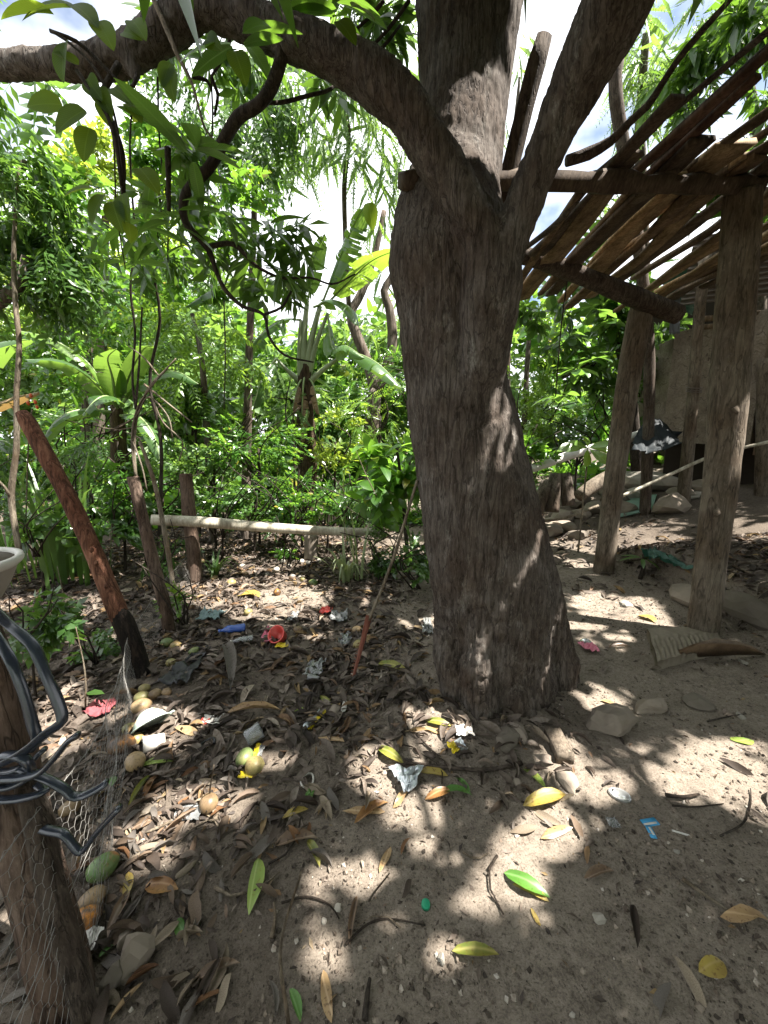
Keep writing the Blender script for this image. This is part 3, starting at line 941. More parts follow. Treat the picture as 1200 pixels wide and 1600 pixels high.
# unseen extra leaves, added along sun rays to shade the bole into streaks
nb = 5200
bx = np.concatenate([cr.uniform(735, 890, 4000), cr.uniform(670, 820, 1200)]); by = np.concatenate([cr.uniform(560, 1060, 4000), cr.uniform(-20, 290, 1200)])
bd = np.concatenate([1.83 + 0.12 * cr.random(4000), 2.2 + 0.1 * cr.random(1200)])
bp_ = np.array([at(a_, b_, c_) for a_, b_, c_ in zip(bx, by, bd)]) + SUN * cr.uniform(2.3, 4.2, nb)[:, None] + cr.normal(size=(nb, 3)) * 0.04
bdr = cr.normal(size=(nb, 3)); bdr[:, 2] = -0.5 - 0.3 * np.abs(bdr[:, 2]); bdr /= np.linalg.norm(bdr, axis=1)[:, None]
px, py, dep = project(bp_)
out = ~((dep > 0.1) & (px > -100) & (px < 1300) & (py > -100) & (py < 1640))
for q in (0, .04, .08, .12, .16, .2):
    out &= ~lets_sun(bp_ + bdr * q, 0.026)
scatter(fm, (L_MANGO4[0] * 0.9, L_MANGO4[1]), bp_[out], basis(bdr[out], jitter=0.5, rng=cr), 0.8 + 0.4 * cr.random(int(out.sum())), cr.random(int(out.sum())))
# sprays of the crown that hang into the picture
cv = np.random.default_rng(22)
for px_, py_, Yd, r, n in ((305, 215, 2.25, 0.16, 9), (330, 340, 2.5, 0.30, 10), (400, 370, 2.6, 0.32, 12), (450, 400, 2.7, 0.26, 9), (250, 320, 2.6, 0.34, 11), (200, 380, 2.8, 0.34, 11), (370, 40, 2.4, 0.25, 14), (560, 20, 2.5, 0.25, 12), (520, 60, 2.7, 0.2, 8), (420, 440, 2.7, 0.15, 6), (290, 60, 2.5, 0.2, 8)):
    fill(fm, at(px_, py_, Yd), r, n, T_MANGO, 0.68, cv, hang=0.35)
props(fm.build('foliage', M['mango_leaf'], mango), kind='stuff')

def leafmesh(name, tmpl, mat):
    m = MB().add(tmpl[0], tmpl[1], rnd=0.3)
    return m.mesh(name, M[mat])

def put_leaf(me, parent, p, d, scale, up=(0, 0, 1), name='leaf', jit=0.2, rng=RNG):
    o = link(name, me, parent, p)
    set_rot(o, basis(np.asarray(d, float)[None], up=up, jitter=jit, rng=rng)[0], float(scale))
    return o

lm_m = leafmesh('leaf', leaf_t(0.26, 0.062, (0, 0.06, 0.15, 0.28, 0.42, 0.58, 0.72, 0.85, 0.94, 1), LANCE, 0.3, 0.25, stalk=0.02), 'mango_leaf_near')
lm_y = 0 and leafmesh('leaf', leaf_t(0.20, 0.11, (0, 0.15, 0.4, 0.7, 0.9, 1), OVATE, 0.25, 0.25, stalk=0.02), 'young_leaf')
def rosette(px, py, Yd, n, scale, me, rng, droop=0.3, parent=mango):
    c = at(px, py, Yd)
    for i in range(n):
        a = i * 2.4 + rng.random()
        put_leaf(me, parent, c + rng.normal(size=3) * 0.015, (math.cos(a), math.sin(a) * 0.7, rng.normal() * 0.5 - droop + 0.25), scale * (0.8 + 0.4 * rng.random()), rng=rng)
rr_ = np.random.default_rng(5)
for a in ((306, 240, 1.9, 8, 0.95), (345, 330, 2.2, 7, 0.8), (390, 395, 2.3, 7, 0.75), (270, 345, 2.2, 7, 0.8), (300, 385, 2.3, 6, 0.75), (420, 350, 2.3, 6, 0.75), (230, 350, 2.3, 6, 0.8), (375, 65, 1.9, 6, 0.9), (530, 18, 2.0, 6, 0.9), (440, 425, 2.3, 6, 0.6), (205, 410, 2.5, 6, 0.8)):
    rosette(*a, lm_m, rr_)
# ================================================================== slatted shelter over the right half of the yard
shel = thing('slatted_shelter', 'open shelter with a low roof of rough split slats on two leaning bark poles', 'shelter', (2.4, 2.9, 0.1))
def bar(name, a, b, w, t, mat, parent, seed, up=(0, 0, 1), seg=12, wob=0.12, taper=(1, 1)):
    m = MB().add(*plank(a, b, w, t, np.asarray(up, float), seg, wob, seed, taper))
    return m.build(name, M[mat], parent)
b1a, b1b = at(622, 277, 2.08), at(1178, 292, 2.92)
b2a, b2b = at(800, 396, 3.3), at(1052, 487, 4.02)
# posts
p1, r1 = WP([(1098, 985, 21, 2.72), (1108, 900, 21, 2.75), (1125, 760, 23, 2.8), (1138, 620, 26, 2.84), (1150, 470, 26, 2.88), (1158, 330, 25, 2.9), (1160, 300, 24, 2.9)])
p1[0][2] = g1(p1[0][0], p1[0][1]) - 0.08
m = MB().add(*tube(p1, r1, 14, 0.05, 0.14, 2.2, flat=0.7, seed=1.0))
m.build('post', M['post'], shel)
p2, r2 = WP([(943, 890, 15, 4.0), (954, 800, 14, 4.02), (968, 690, 15, 4.04), (986, 570, 17, 4.05), (1001, 490, 17, 4.05), (1006, 470, 16, 4.05)])
p2[0][2] = g1(p2[0][0], p2[0][1]) - 0.08
m = MB().add(*tube(p2, r2, 14, 0.05, 0.12, 2.2, seed=2.0))
m.build('post', M['post'], shel)
p3, r3 = WP([(772, 420, 12, 2.62), (790, 300, 14, 2.55), (815, 190, 14, 2.5), (838, 100, 15, 2.46), (850, 58, 13, 2.44)])
m = MB().add(*tube(p3, r3, 9, 0.06, 0.22, 3, seed=3.0)); m.build('broken_upright', M['log'], shel)
p3, r3 = WP([(1020, 720, 8, 5.4), (1014, 560, 8, 5.4), (990, 330, 9, 5.3), (962, 150, 10, 5.2), (966, 90, 9, 5.2)])
p3[0][2] = 0.2
m = MB().add(*tube(p3, r3, 9, 0.1, 0.12, 3, seed=4.0)); m.build('post', M['log'], shel)
# the two beams the slats rest on
bar('beam', at(628, 279, 2.09), at(1188, 292, 2.96), 0.095, 0.085, 'plank', shel, 5.0, up=(0.1, -0.5, 1.0), seg=26, wob=0.08)
pb, rb = WP([(790, 392, 12, 3.3), (860, 412, 13, 3.5), (950, 448, 14, 3.78), (1058, 492, 14, 4.06)])
m = MB().add(*tube(pb, rb, 8, 0.06, 0.14, 3, seed=6.0)); m.build('beam', M['log'], shel)

kr = np.random.default_rng(8)
for px_, py_, Yd, n_ in ((1120, 800, 2.69, 1), (1142, 560, 2.74, 1), (1150, 640, 2.75, 1), (966, 720, 3.96, 1), (978, 610, 3.96, 1), (958, 790, 3.94, 1), (998, 540, 3.96, 1)):
    V, F = rockgeo((.028, .016, .036), px_ * .07, .4, 2)
    MB().add(V + at(px_, py_, Yd), F).build('knot', M['post'], shel)
A0 = b1a + np.array([0, 0, 0.05]); Bv = (b1b - b1a)
Dv = np.array([-0.67, 0.97, -0.255]); Dv /= np.linalg.norm(Dv)
Nn = np.cross(Bv, Dv); Nn /= np.linalg.norm(Nn)
if Nn[2] < 0: Nn = -Nn
def onroof(px, py, lift=0.0):
    d = ray(px, py); o = np.array([0, 0, EYE])
    return o + d * (np.dot(A0 + Nn * lift - o, Nn) / np.dot(d, Nn))
def slat(pa, pb_, w, mat='plank', lift=0.02, thick=0.03, seed=None, ext=0.0, round_=False, name='slat', pitch=0.0):
    a, b = onroof(*pa, lift), onroof(*pb_, lift)
    d = (b - a) / np.linalg.norm(b - a)
    b = b + d * ext
    s = random.random() * 9 if seed is None else seed
    dep = np.mean([q[1] * CP - (q[2] - EYE) * SP for q in (a, b)])
    W_ = w * dep / F_PX
    if not round_:                        # boards lie flat on the roof and are seen at a slant
        vd = (a + b) / 2 - np.array([0, 0, EYE]); vd /= np.linalg.norm(vd)
        dp = d - vd * np.dot(d, vd); dp /= np.linalg.norm(dp)
        uu = np.cross(d, Nn)
        uu = uu - vd * np.dot(uu, vd); uu = uu - dp * np.dot(uu, dp)
        W_ = min(W_ / max(0.3, np.linalg.norm(uu)), 0.2) * random.choice((0.6, 0.72, 0.85, 1.0))
    if round_:
        mid = (a + b) / 2 + Nn * random.uniform(-0.02, 0.03) + np.cross(d, Nn) * random.uniform(-0.05, 0.05)
        m = MB().add(*tube([a, mid, b], [W_ / 2 * 0.9, W_ / 2, W_ / 2 * 0.95], 8, 0.07, 0.25, 3, seed=s))
    else:
        tilt = Nn + np.cross(d, Nn) * pitch
        m = MB().add(*plank(a, b, W_, thick, tilt, 18, 0.26, s, (random.uniform(.75, 1.1), random.uniform(.75, 1.1))))
    return m.build(name, M[mat], shel)
# far ends lower left (beyond the second beam), near ends upper right
for far, nearp, w, mat, kw in (
    ((792, 468), (905, 300), 12, 'plank', {}),
    ((806, 472), (945, 292), 15, 'plank_light', {}),
    ((822, 470), (960, 275), 34, 'plank_light', {'lift': 0.03}),
    ((815, 392), (925, 285), 9, 'log', {'round_': True}),
    ((836, 396), (1000, 240), 14, 'plank', {'lift': 0.03}),
    ((862, 462), (1040, 262), 17, 'plank', {}),
    ((878, 468), (1062, 268), 16, 'plank_light', {'lift': 0.04}),
    ((880, 420), (1090, 215), 20, 'plank', {'lift': 0.03}),
    ((888, 482), (1105, 280), 22, 'plank', {}),
    ((905, 440), (1150, 225), 24, 'plank_light', {'lift': 0.035}),
    ((918, 470), (1180, 250), 20, 'plank_light', {}),
    ((945, 450), (1215, 245), 20, 'plank', {'lift': 0.04}),
    ((962, 490), (1215, 290), 26, 'plank_light', {'lift': 0.02}),
    ((985, 470), (1230, 300), 20, 'plank_light', {'lift': 0.045}),
    ((1000, 482), (1240, 322), 26, 'plank_light', {'lift': 0.02}),
    ((1010, 470), (1245, 340), 16, 'plank', {'lift': 0.05}),
    ((1030, 458), (1260, 330), 20, 'plank_light', {'lift': 0.03}),
    ((1060, 455), (1280, 345), 20, 'plank', {'lift': 0.04}),
    ((1040, 472), (1290, 308), 20, 'plank', {'lift': 0.05, 'ext': 0.5}),
    ((1078, 452), (1300, 328), 20, 'plank_light', {'lift': 0.05, 'ext': 0.5}),
    ((990, 440), (1230, 272), 15, 'plank', {'lift': 0.06, 'ext': 0.3}),
    ((930, 430), (1185, 234), 13, 'plank', {'lift': 0.06}),
    ((862, 440), (1022, 268), 11, 'plank_light', {'lift': 0.05}),
    ((845, 458), (1000, 284), 11, 'plank', {'lift': 0.05}),
    ((1110, 430), (1310, 318), 22, 'plank_light', {'lift': 0.06, 'ext': 0.6}),
    ((1130, 425), (1320, 340), 22, 'plank', {'lift': 0.04, 'ext': 0.6}),
    ((1095, 445), (1300, 352), 22, 'plank', {'lift': 0.03, 'ext': 0.6})):
    slat(far, nearp, w, mat, **kw)
for far, nearp, w, mat, kw in (
    ((915, 285), (1215, 28), 13, 'log', {'round_': True, 'lift': 0.07, 'ext': 1.3}),
    ((950, 268), (1060, 150), 20, 'plank', {'lift': 0.04}),
    ((968, 285), (1215, 55), 15, 'log', {'round_': True, 'lift': 0.08, 'ext': 1.3}),
    ((985, 280), (1190, 85), 13, 'plank_red', {'lift': 0.05, 'ext': 1.1}),
    ((1010, 275), (1185, 120), 14, 'plank_red', {'lift': 0.06, 'ext': 0.0}),
    ((1020, 262), (1180, 122), 16, 'log', {'round_': True, 'lift': 0.10, 'ext': 0.0}),
    ((1055, 280), (1225, 160), 24, 'plank', {'lift': 0.05, 'ext': 1.3}),
    ((1085, 285), (1260, 165), 13, 'plank', {'lift': 0.09, 'ext': 1.2}),
    ((1110, 285), (1260, 195), 20, 'plank', {'lift': 0.05, 'ext': 1.3}),
    ((1150, 285), (1290, 205), 18, 'plank', {'lift': 0.05, 'ext': 1.2}),
    ((1010, 300), (1110, 215), 16, 'plank', {'lift': 0.06})):
    slat(far, nearp, w, mat, **kw)
pts, rad = [], []
for px, py, h in ((885, 252, 8), (920, 240, 9), (955, 220, 7), (985, 190, 6), (1012, 165, 6), (1035, 130, 5), (1058, 95, 5), (1095, 50, 5), (1145, -5, 4), (1180, -50, 4)):
    p = onroof(px, py, 0.14); pts.append(p); rad.append(h * (p[1] * CP - (p[2] - EYE) * SP) / F_PX)
MB().add(*tube(pts, rad, 8, 0.05, 0.2, 4)).build('crooked_rafter', M['log'], shel)

# ================================================================== earth-walled house on the bank at the right
M['mud'] = None
n = NT('cracked_mud_wall')
o_ = n.obj()
a_ = n.noise(o_, 4, 5, 0.6); b_ = n.noise(o_, 40, 5, 0.7)
cr_ = n.voro(n.mix(0.25, o_, n.new('ShaderNodeTexNoise').outputs['Color'], 'LINEAR_LIGHT'), 3.2, 'DISTANCE_TO_EDGE')
c_ = n.ramp(a_, [(0.3, (0.17, 0.135, 0.105)), (0.55, (0.26, 0.215, 0.17)), (0.75, (0.33, 0.285, 0.235))])
c_ = n.mix(n.ramp(b_, [(0.4, (0.5, 0.5, 0.5)), (0.6, (0, 0, 0))]), c_, (0.10, 0.08, 0.06))
ck = n.ramp(cr_, [(0.0, (0.8, 0.8, 0.8)), (0.014, (0, 0, 0))])
c_ = n.mix(ck, c_, (0.05, 0.035, 0.026))
hh = n.math('SUBTRACT', b_, n.math('MULTIPLY', ck, 1.2))
n.bump(hh, 0.7, 0.02)
M['mud'] = n.set(c_, 0.95, 0.1)
n = NT('reddish_mud_wall')
o_ = n.obj(); a_ = n.noise(o_, 6, 5, 0.6); b_ = n.noise(o_, 50, 4)
c_ = n.ramp(a_, [(0.3, (0.17, 0.105, 0.08)), (0.6, (0.27, 0.18, 0.14)), (0.8, (0.33, 0.24, 0.19))])
n.bump(b_, 0.6, 0.015); M['mud_red'] = n.set(c_, 0.95, 0.1)
M['sheet'] = plain_mat('rusty_sheet', (0.16, 0.13, 0.11), 0.5, 0.4, 0.4, 6, metal=0.3)
M['sheet_green'] = plain_mat('green_sheet', (0.05, 0.16, 0.12), 0.45, 0.4, 0.35, 8)
M['tarp'] = plain_mat('dark_tarp', (0.018, 0.023, 0.026), 0.65, 0.2, 0.3, 14)
M['stone'] = plain_mat('earthy_stone', (0.25, 0.215, 0.175), 0.95, 0.15, 0.45, 9, objrnd=0.35, bump=0.6)
M['stone_pale'] = plain_mat('pale_stone', (0.36, 0.335, 0.29), 0.9, 0.2, 0.4, 12, objrnd=0.3, bump=0.5)
M['house_shade'] = plain_mat('painted_house_shade', (0.035, 0.028, 0.022), 0.9, 0.1, 0.3, 9)  # near-black colour painting the shade under and inside the house

house = thing('mud_house', 'cracked earth walled house raised on the bank under a corrugated roof', 'house', (5.6, 6.2, 1.1))
def wallbox(name, a, b, z0a, z0b, z1a, z1b, th, mat, parent):
    """a wall between plan points a and b with its own foot and top heights; uneven faces"""
    a, b = np.asarray(a, float), np.asarray(b, float)
    d = (b - a) / np.linalg.norm(b - a)
    nrm = np.array([d[1], -d[0]])
    nu, nvv = 16, 14
    V, F = [], []
    for side in (0, 1):
        for i in range(nu + 1):
            for j in range(nvv + 1):
                u, v = i / nu, j / nvv
                z0 = z0a + (z0b - z0a) * u; z1 = z1a + (z1b - z1a) * u
                q = a + (b - a) * u + nrm * th * side
                z = z0 + (z1 - z0) * v
                w = vnoise(np.array([[u * 9, v * 7, side * 5.0]]))[0]
                q = q + nrm * w * 0.012
                z = z + (0.02 * vnoise(np.array([[u * 12, j * 3.0, 1.0]]))[0] if j in (0, nvv) else 0)
                V.append((q[0], q[1], z))
    def id_(s, i, j): return s * (nu + 1) * (nvv + 1) + i * (nvv + 1) + j
    for i in range(nu):
        for j in range(nvv):
            F.append((id_(0, i, j), id_(0, i, j + 1), id_(0, i + 1, j + 1), id_(0, i + 1, j)))
            F.append((id_(1, i, j), id_(1, i + 1, j), id_(1, i + 1, j + 1), id_(1, i, j + 1)))
    for i in range(nu):
        for j in (0, nvv):
            F.append((id_(0, i, j), id_(0, i + 1, j), id_(1, i + 1, j), id_(1, i, j)))
    for j in range(nvv):
        for i in (0, nu):
            F.append((id_(0, i, j), id_(1, i, j), id_(1, i, j + 1), id_(0, i, j + 1)))
    return MB().add(np.array(V), F).build(name, M[mat], parent, smooth=False)
wl0 = at(1042, 690, 6.3); wl1 = at(1180, 690, 5.35)
ztop0, ztop1 = at(1042, 522, 6.3)[2], at(1180, 486, 5.35)[2]
wallbox('wall', wl0[:2], wl1[:2], wl0[2], wl1[2] - 0.05, ztop0, ztop1, 0.16, 'mud', house)
w2 = wl1 + (wl1 - wl0) / np.linalg.norm(wl1 - wl0) * 0.02
w3 = w2 + np.array([2.2, -0.9, 0.0])
wallbox('wall', w2[:2] + np.array([0.03, 0.06]), w3[:2], w2[2] - 0.2, w3[2] - 0.2, ztop1 - 0.05, ztop1 - 0.1, 0.16, 'mud_red', house)
bk = wl0 + np.array([0.3, 1.9, 0])
wallbox('wall', wl0[:2] + np.array([0.10, 0.16]), bk[:2], wl0[2], bk[2], ztop0, ztop0 + 0.1, 0.14, 'mud', house)
wallbox('back_wall', bk[:2], bk[:2] + np.array([4.5, -1.6]), bk[2] - 0.2, bk[2] - 0.2, ztop0 + 1.0, ztop0 + 1.0, 0.14, 'house_shade', house)  # back wall coloured dark for the shade inside the house
# near-black panel painting the shade in the gap beneath the wall
wallbox('gap_shade_panel', wl0[:2] + np.array([0.08, 0.12]), w3[:2] + np.array([0.05, 0.2]), 0.7, 0.8, wl0[2] - 0.02, w2[2] - 0.18, 0.2, 'house_shade', house)
def sheetroof(name, c00, c10, c11, c01, waves, amp, mat, parent):
    c00, c10, c11, c01 = map(lambda q: np.asarray(q, float), (c00, c10, c11, c01))
    nu, nv_ = 6, waves * 6
    V = []
    up = np.cross(c10 - c00, c01 - c00); up /= np.linalg.norm(up)
    for i in range(nu + 1):
        for j in range(nv_ + 1):
            u, v = i / nu, j / nv_
            q = (c00 * (1 - u) + c10 * u) * (1 - v) + (c01 * (1 - u) + c11 * u) * v
            V.append(q + up * amp * math.sin(v * waves * 2 * math.pi) + up * 0.01 * vnoise(np.array([[u * 3, v * 6, 2.0]]))[0])
    F = [(i * (nv_ + 1) + j, (i + 1) * (nv_ + 1) + j, (i + 1) * (nv_ + 1) + j + 1, i * (nv_ + 1) + j + 1) for i in range(nu) for j in range(nv_)]
    o = MB().add(np.array(V), F).build(name, M[mat], parent)
    sm = o.modifiers.new('thickness', 'SOLIDIFY'); sm.thickness = 0.004
    return o
sheetroof('roof_sheet', at(1062, 478, 5.75), at(1230, 458, 5.2), at(1290, 330, 4.9), at(1085, 372, 5.5), 13, 0.016, 'sheet', house)
sheetroof('roof_sheet', at(1030, 470, 6.2), at(1082, 492, 6.05), at(1095, 415, 5.6), at(1040, 425, 5.7), 7, 0.012, 'sheet_green', house)
# fascia board with light slits under the roof
for k, (ya, yb) in enumerate(((500, 485), (512, 500))):
    bar('roof_board', at(1085, ya, 5.8), at(1240, yb, 5.2), 0.07, 0.03, 'plank', house, 3.3 + k, up=(0, 1, 0.3))
pp, rp = WP([(1072, 752, 9.5, 5.5), (1081, 640, 8, 5.45), (1090, 520, 7.5, 5.4), (1102, 400, 8, 5.35)])
pp[0][2] = g1(pp[0][0], pp[0][1]) - 0.1
MB().add(*tube(pp, rp, 10, 0.1, 0.06, 2)).build('roof_pole', M['post'], house)
for h_ in (0, .012, .026):
    c_ = at(1084, 612, 5.44); th_ = np.linspace(0, 2 * math.pi, 17)
    MB().add(*tube(np.stack([c_[0] + .085 * np.cos(th_), c_[1] + .085 * np.sin(th_), c_[2] + h_ * 2 + .02 * np.sin(th_)], -1), .006, 6, .02)).build('tie', M['wire'] if M.get('wire') else M['sheet'], house)
pp, rp = WP([(1190, 790, 10, 5.2), (1193, 700, 10, 5.2), (1196, 560, 10, 5.2)])
pp[0][2] = g1(pp[0][0], pp[0][1]) - 0.1
MB().add(*tube(pp, rp, 10, 0.1, 0.06, 2)).build('roof_pole', M['post'], house)

# cloth wrapped on the corner, tarp, rails, stones, boards in front of the house
M['cloth_grey'] = plain_mat('grey_rag', (0.16, 0.17, 0.18), 0.9, 0.1, 0.4, 10)
def rag(name, pts, wid, mat, label, cat, folds=5, amp=0.05, seed=0.0, group=None):
    """crumpled sheet hung along a line of points (top) down to a second line"""
    top, bot = [np.asarray(p, float) for p in pts[0]], [np.asarray(p, float) for p in pts[1]]
    T_, _ = spline(top, 0.01, np.linalg.norm(top[-1] - top[0]) / 24); B_, _ = spline(bot, 0.01, np.linalg.norm(bot[-1] - bot[0]) / 24)
    k = min(len(T_), len(B_)); T_, B_ = T_[np.linspace(0, len(T_) - 1, k).astype(int)], B_[np.linspace(0, len(B_) - 1, k).astype(int)]
    nv_ = 16; V = []
    for i in range(k):
        for j in range(nv_ + 1):
            v = j / nv_
            q = T_[i] * (1 - v) + B_[i] * v
            f = fbm(np.array([[i / k * folds + seed, v * 2.0 + 0.5 * i / k * folds, seed]]), 3)[0] + 0.4 * abs(vnoise(np.array([[i / k * folds * 2 - v * 3, v * 3, seed + 4]]))[0])
            V.append(q + np.array([0.15 * f * amp, -1.0 * f * amp, 0.6 * f * amp]) * (1 if v < 0.95 else 1.2))
    F = [(i * (nv_ + 1) + j, (i + 1) * (nv_ + 1) + j, (i + 1) * (nv_ + 1) + j + 1, i * (nv_ + 1) + j + 1) for i in range(k - 1) for j in range(nv_)]
    c = np.mean(V, axis=0)
    o = MB().add(np.array(V), F).build(name, M[mat], None, origin=c)
    sm = o.modifiers.new('thickness', 'SOLIDIFY'); sm.thickness = 0.004
    return props(o, label, cat, group)
rag('tarp', ([at(990, 684, 5.6), at(1004, 664, 5.7), at(1016, 656, 5.75), at(1036, 664, 5.7), at(1062, 678, 5.6)], [at(984, 706, 5.2), at(1005, 708, 5.1), at(1030, 706, 5.1), at(1046, 700, 5.15), at(1062, 694, 5.25)]), 0, 'tarp', 'dark grey plastic tarp draped over rocks below the mud wall', 'tarp', 7, 0.09, 1.0)
rag('rag', ([at(1050, 462, 5.9), at(1062, 458, 5.9)], [at(1044, 522, 5.95), at(1064, 520, 5.9)]), 0, 'cloth_grey', 'grey rag hanging at the corner of the mud house under its roof', 'rag', 4, 0.05, 2.0)

def ground_rock(name, px, py, size, label, cat='rock', group=None, mat='stone', seed=None, rough=0.3, sink=0.25, yaw=None, sub=2):
    q = gp(px, py)
    s = random.random() * 50 if seed is None else seed
    V, F = rockgeo(size, s, rough, sub)
    V = V @ rotz(random.random() * 6 if yaw is None else yaw).T
    V[:, 2] += size[2] * (1 - 2 * sink)
    o = MB().add(V, F).build(name, M[mat], None, smooth=False)
    o.location = Vector([float(v) for v in q])
    return props(o, label, cat, group)
GR = 'rocks piled on the bank below the house'
for px, py, sx, sy, sz, lab, mt in (
    (1010, 765, .48, .30, .16, 'broad pale slab of rock on the bank under the tarp', 'stone_pale'),
    (1045, 800, .20, .17, .15, 'rounded rock right of the green board on the bank', 'stone'),
    (960, 775, .40, .13, .12, 'long log shaped rock left of the broad pale slab', 'stone'),
    (905, 790, .22, .17, .14, 'angular rock left of the short grey log', 'stone'), (880, 815, .2, .15, .1, 'lowest rock of the heap, nearest the great trunk', 'stone'), (930, 800, .18, .15, .1, 'rock just behind the left bark pole', 'stone'),
    (1000, 715, .25, .2, .17, 'rock under the left edge of the tarp', 'stone'), (1035, 722, .2, .2, .16, 'rock under the middle of the tarp', 'stone'), (1055, 735, .22, .15, .14, 'rock at the foot of the thin roof pole, tarp side', 'stone'),
    (1110, 722, .35, .22, .15, 'flat reddish rock beneath the house wall beside the thin roof pole', 'stone'), (1150, 740, .25, .2, .18, 'rock behind the near right bark pole', 'stone'),
    (975, 800, .18, .14, .1, 'small rock at the left end of the green board', 'stone'), (1060, 775, .2, .16, .08, 'low rock right of the long thin pale stick', 'stone'), (1100, 765, .22, .16, .09, 'low rock behind the small grey board', 'stone')):
    ground_rock('rock', px, py, (sx * 1.25, sy * 1.2, sz * 1.35), lab or 'earth covered rock in the heap on the bank below the house', 'rock', GR, mt)
hr = np.random.default_rng(17)
HEAP = ('beside the green board', 'under the white pipe', 'below the tarp', 'behind the left bark pole', 'near the thin roof pole', 'at the low end of the heap')
for k in range(22):
    t_ = hr.random()
    px, py = 865 + 200 * t_ + hr.uniform(-22, 22), 835 - 115 * t_ + hr.uniform(-14, 22)
    s_ = hr.uniform(.10, .22)
    where = HEAP[5] if t_ < .15 else HEAP[1] if t_ < .32 else HEAP[3] if t_ < .5 else HEAP[0] if t_ < .68 else HEAP[2] if t_ < .85 else HEAP[4]
    ground_rock('rock', px, py, (s_ * hr.uniform(1, 1.5), s_, s_ * hr.uniform(.6, .95)), '%s %s rock in the bank heap %s' % ('small' if s_ < .14 else 'large' if s_ > .18 else 'middling', 'pale' if k % 4 == 0 else 'brown', where), 'rock', GR, 'stone_pale' if k % 4 == 0 else 'stone', rough=0.4)
def slabgeo(pxs, thick, nu=6, lift=0.02, wob=0.01, follow=True):
    """flat piece whose four corners lie on the ground at the given image points"""
    c = [gp(*p) for p in pxs]
    V, F = [], []
    for lay in (0, 1):
        for i in range(nu + 1):
            for j in range(nu + 1):
                u, v = i / nu, j / nu
                q = (c[0] * (1 - u) + c[1] * u) * (1 - v) + (c[3] * (1 - u) + c[2] * u) * v
                q = q + np.array([0, 0, lift + (thick if lay else 0) + wob * vnoise(np.array([[u * 4, v * 4, thick * 90]]))[0]])
                V.append(q)
    def id_(l, i, j): return l * (nu + 1) ** 2 + i * (nu + 1) + j
    for i in range(nu):
        for j in range(nu):
            F.append((id_(1, i, j), id_(1, i + 1, j), id_(1, i + 1, j + 1), id_(1, i, j + 1)))
            F.append((id_(0, i, j), id_(0, i, j + 1), id_(0, i + 1, j + 1), id_(0, i + 1, j)))
    for i in range(nu):
        for j in (0, nu):
            F.append((id_(0, i, j), id_(0, i + 1, j), id_(1, i + 1, j), id_(1, i, j)))
            F.append((id_(0, j, i), id_(1, j, i), id_(1, j, i + 1), id_(0, j, i + 1)))
    return np.array(V), F, np.mean(c, axis=0)
M['board_green'] = plain_mat('pale_green_sheet', (0.20, 0.33, 0.26), 0.5, 0.4, 0.25, 9)
V, F, c = slabgeo([(962, 812), (1018, 800), (1026, 776), (975, 782)], 0.015)
props(MB().add(V, F).build('board', M['board_green'], None, False, origin=c), 'pale green flat sheet lying on the bank behind the left pole', 'board')
V, F, c = slabgeo([(1062, 785), (1092, 780), (1102, 768), (1074, 770)], 0.02)
props(MB().add(V, F).build('board', M['stone_pale'], None, False, origin=c), 'small grey flat board on the bank right of the rounded rock', 'board')
def pole_thing(name, pts, label, cat, mat, seg=10, noise=0.06, step=0.06, seed=0.0, group=None, ns=3, flat=1.0):
    p, r = WP(pts)
    c = np.asarray(p[0])
    o = MB().add(*tube(p, r, seg, step, noise, ns, seed=seed, flat=flat)).build(name, M[mat], None, origin=c)
    return props(o, label, cat, group)
M['pvc'] = plain_mat('white_pipe', (0.55, 0.54, 0.50), 0.45, 0.4, 0.2, 12)
pole_thing('pipe', [(826, 734, 7, 5.0), (900, 708, 7, 5.3), (960, 692, 7, 5.55), (1010, 676, 7, 5.8)], 'white pipe lying across the bank behind the young broad leaved plant', 'pipe', 'pvc', noise=0.01)
pole_thing('long_stick', [(972, 775, 2.6, 5.0), (1050, 740, 2.6, 5.1), (1115, 712, 2.6, 5.1), (1210, 688, 2.6, 5.0)], 'long thin pale stick resting on the rocks in front of the house', 'stick', 'bamboo', 6, 0.05)
pole_thing('long_stick', [(838, 814, 2, 4.75), (880, 810, 2, 4.75), (935, 790, 2, 4.8)], 'thin stick on the ground right of the big trunk below the pipe', 'stick', 'bark_pale', 6, 0.1)
pole_thing('log', [(905, 775, 10, 5.1), (930, 757, 11, 5.2), (965, 738, 11, 5.3)], 'short grey log among the rocks behind the left bark pole', 'log', 'post', 10, 0.1)
for k, (a, b) in enumerate((((855, 752), (838, 800)), ((868, 740), (862, 800)), ((882, 740), (888, 790)))):
    pole_thing('cut_stump', [(b[0], b[1], 10, 5.3), ((a[0] + b[0]) / 2, (a[1] + b[1]) / 2, 10, 5.35), (a[0], a[1], 9, 5.4)], '%s cut dark stem of the clump under the white pipe' % ('leftmost', 'middle', 'rightmost')[k], 'stump', 'bark_mid', 8, 0.15, group='cut stems under the pipe')

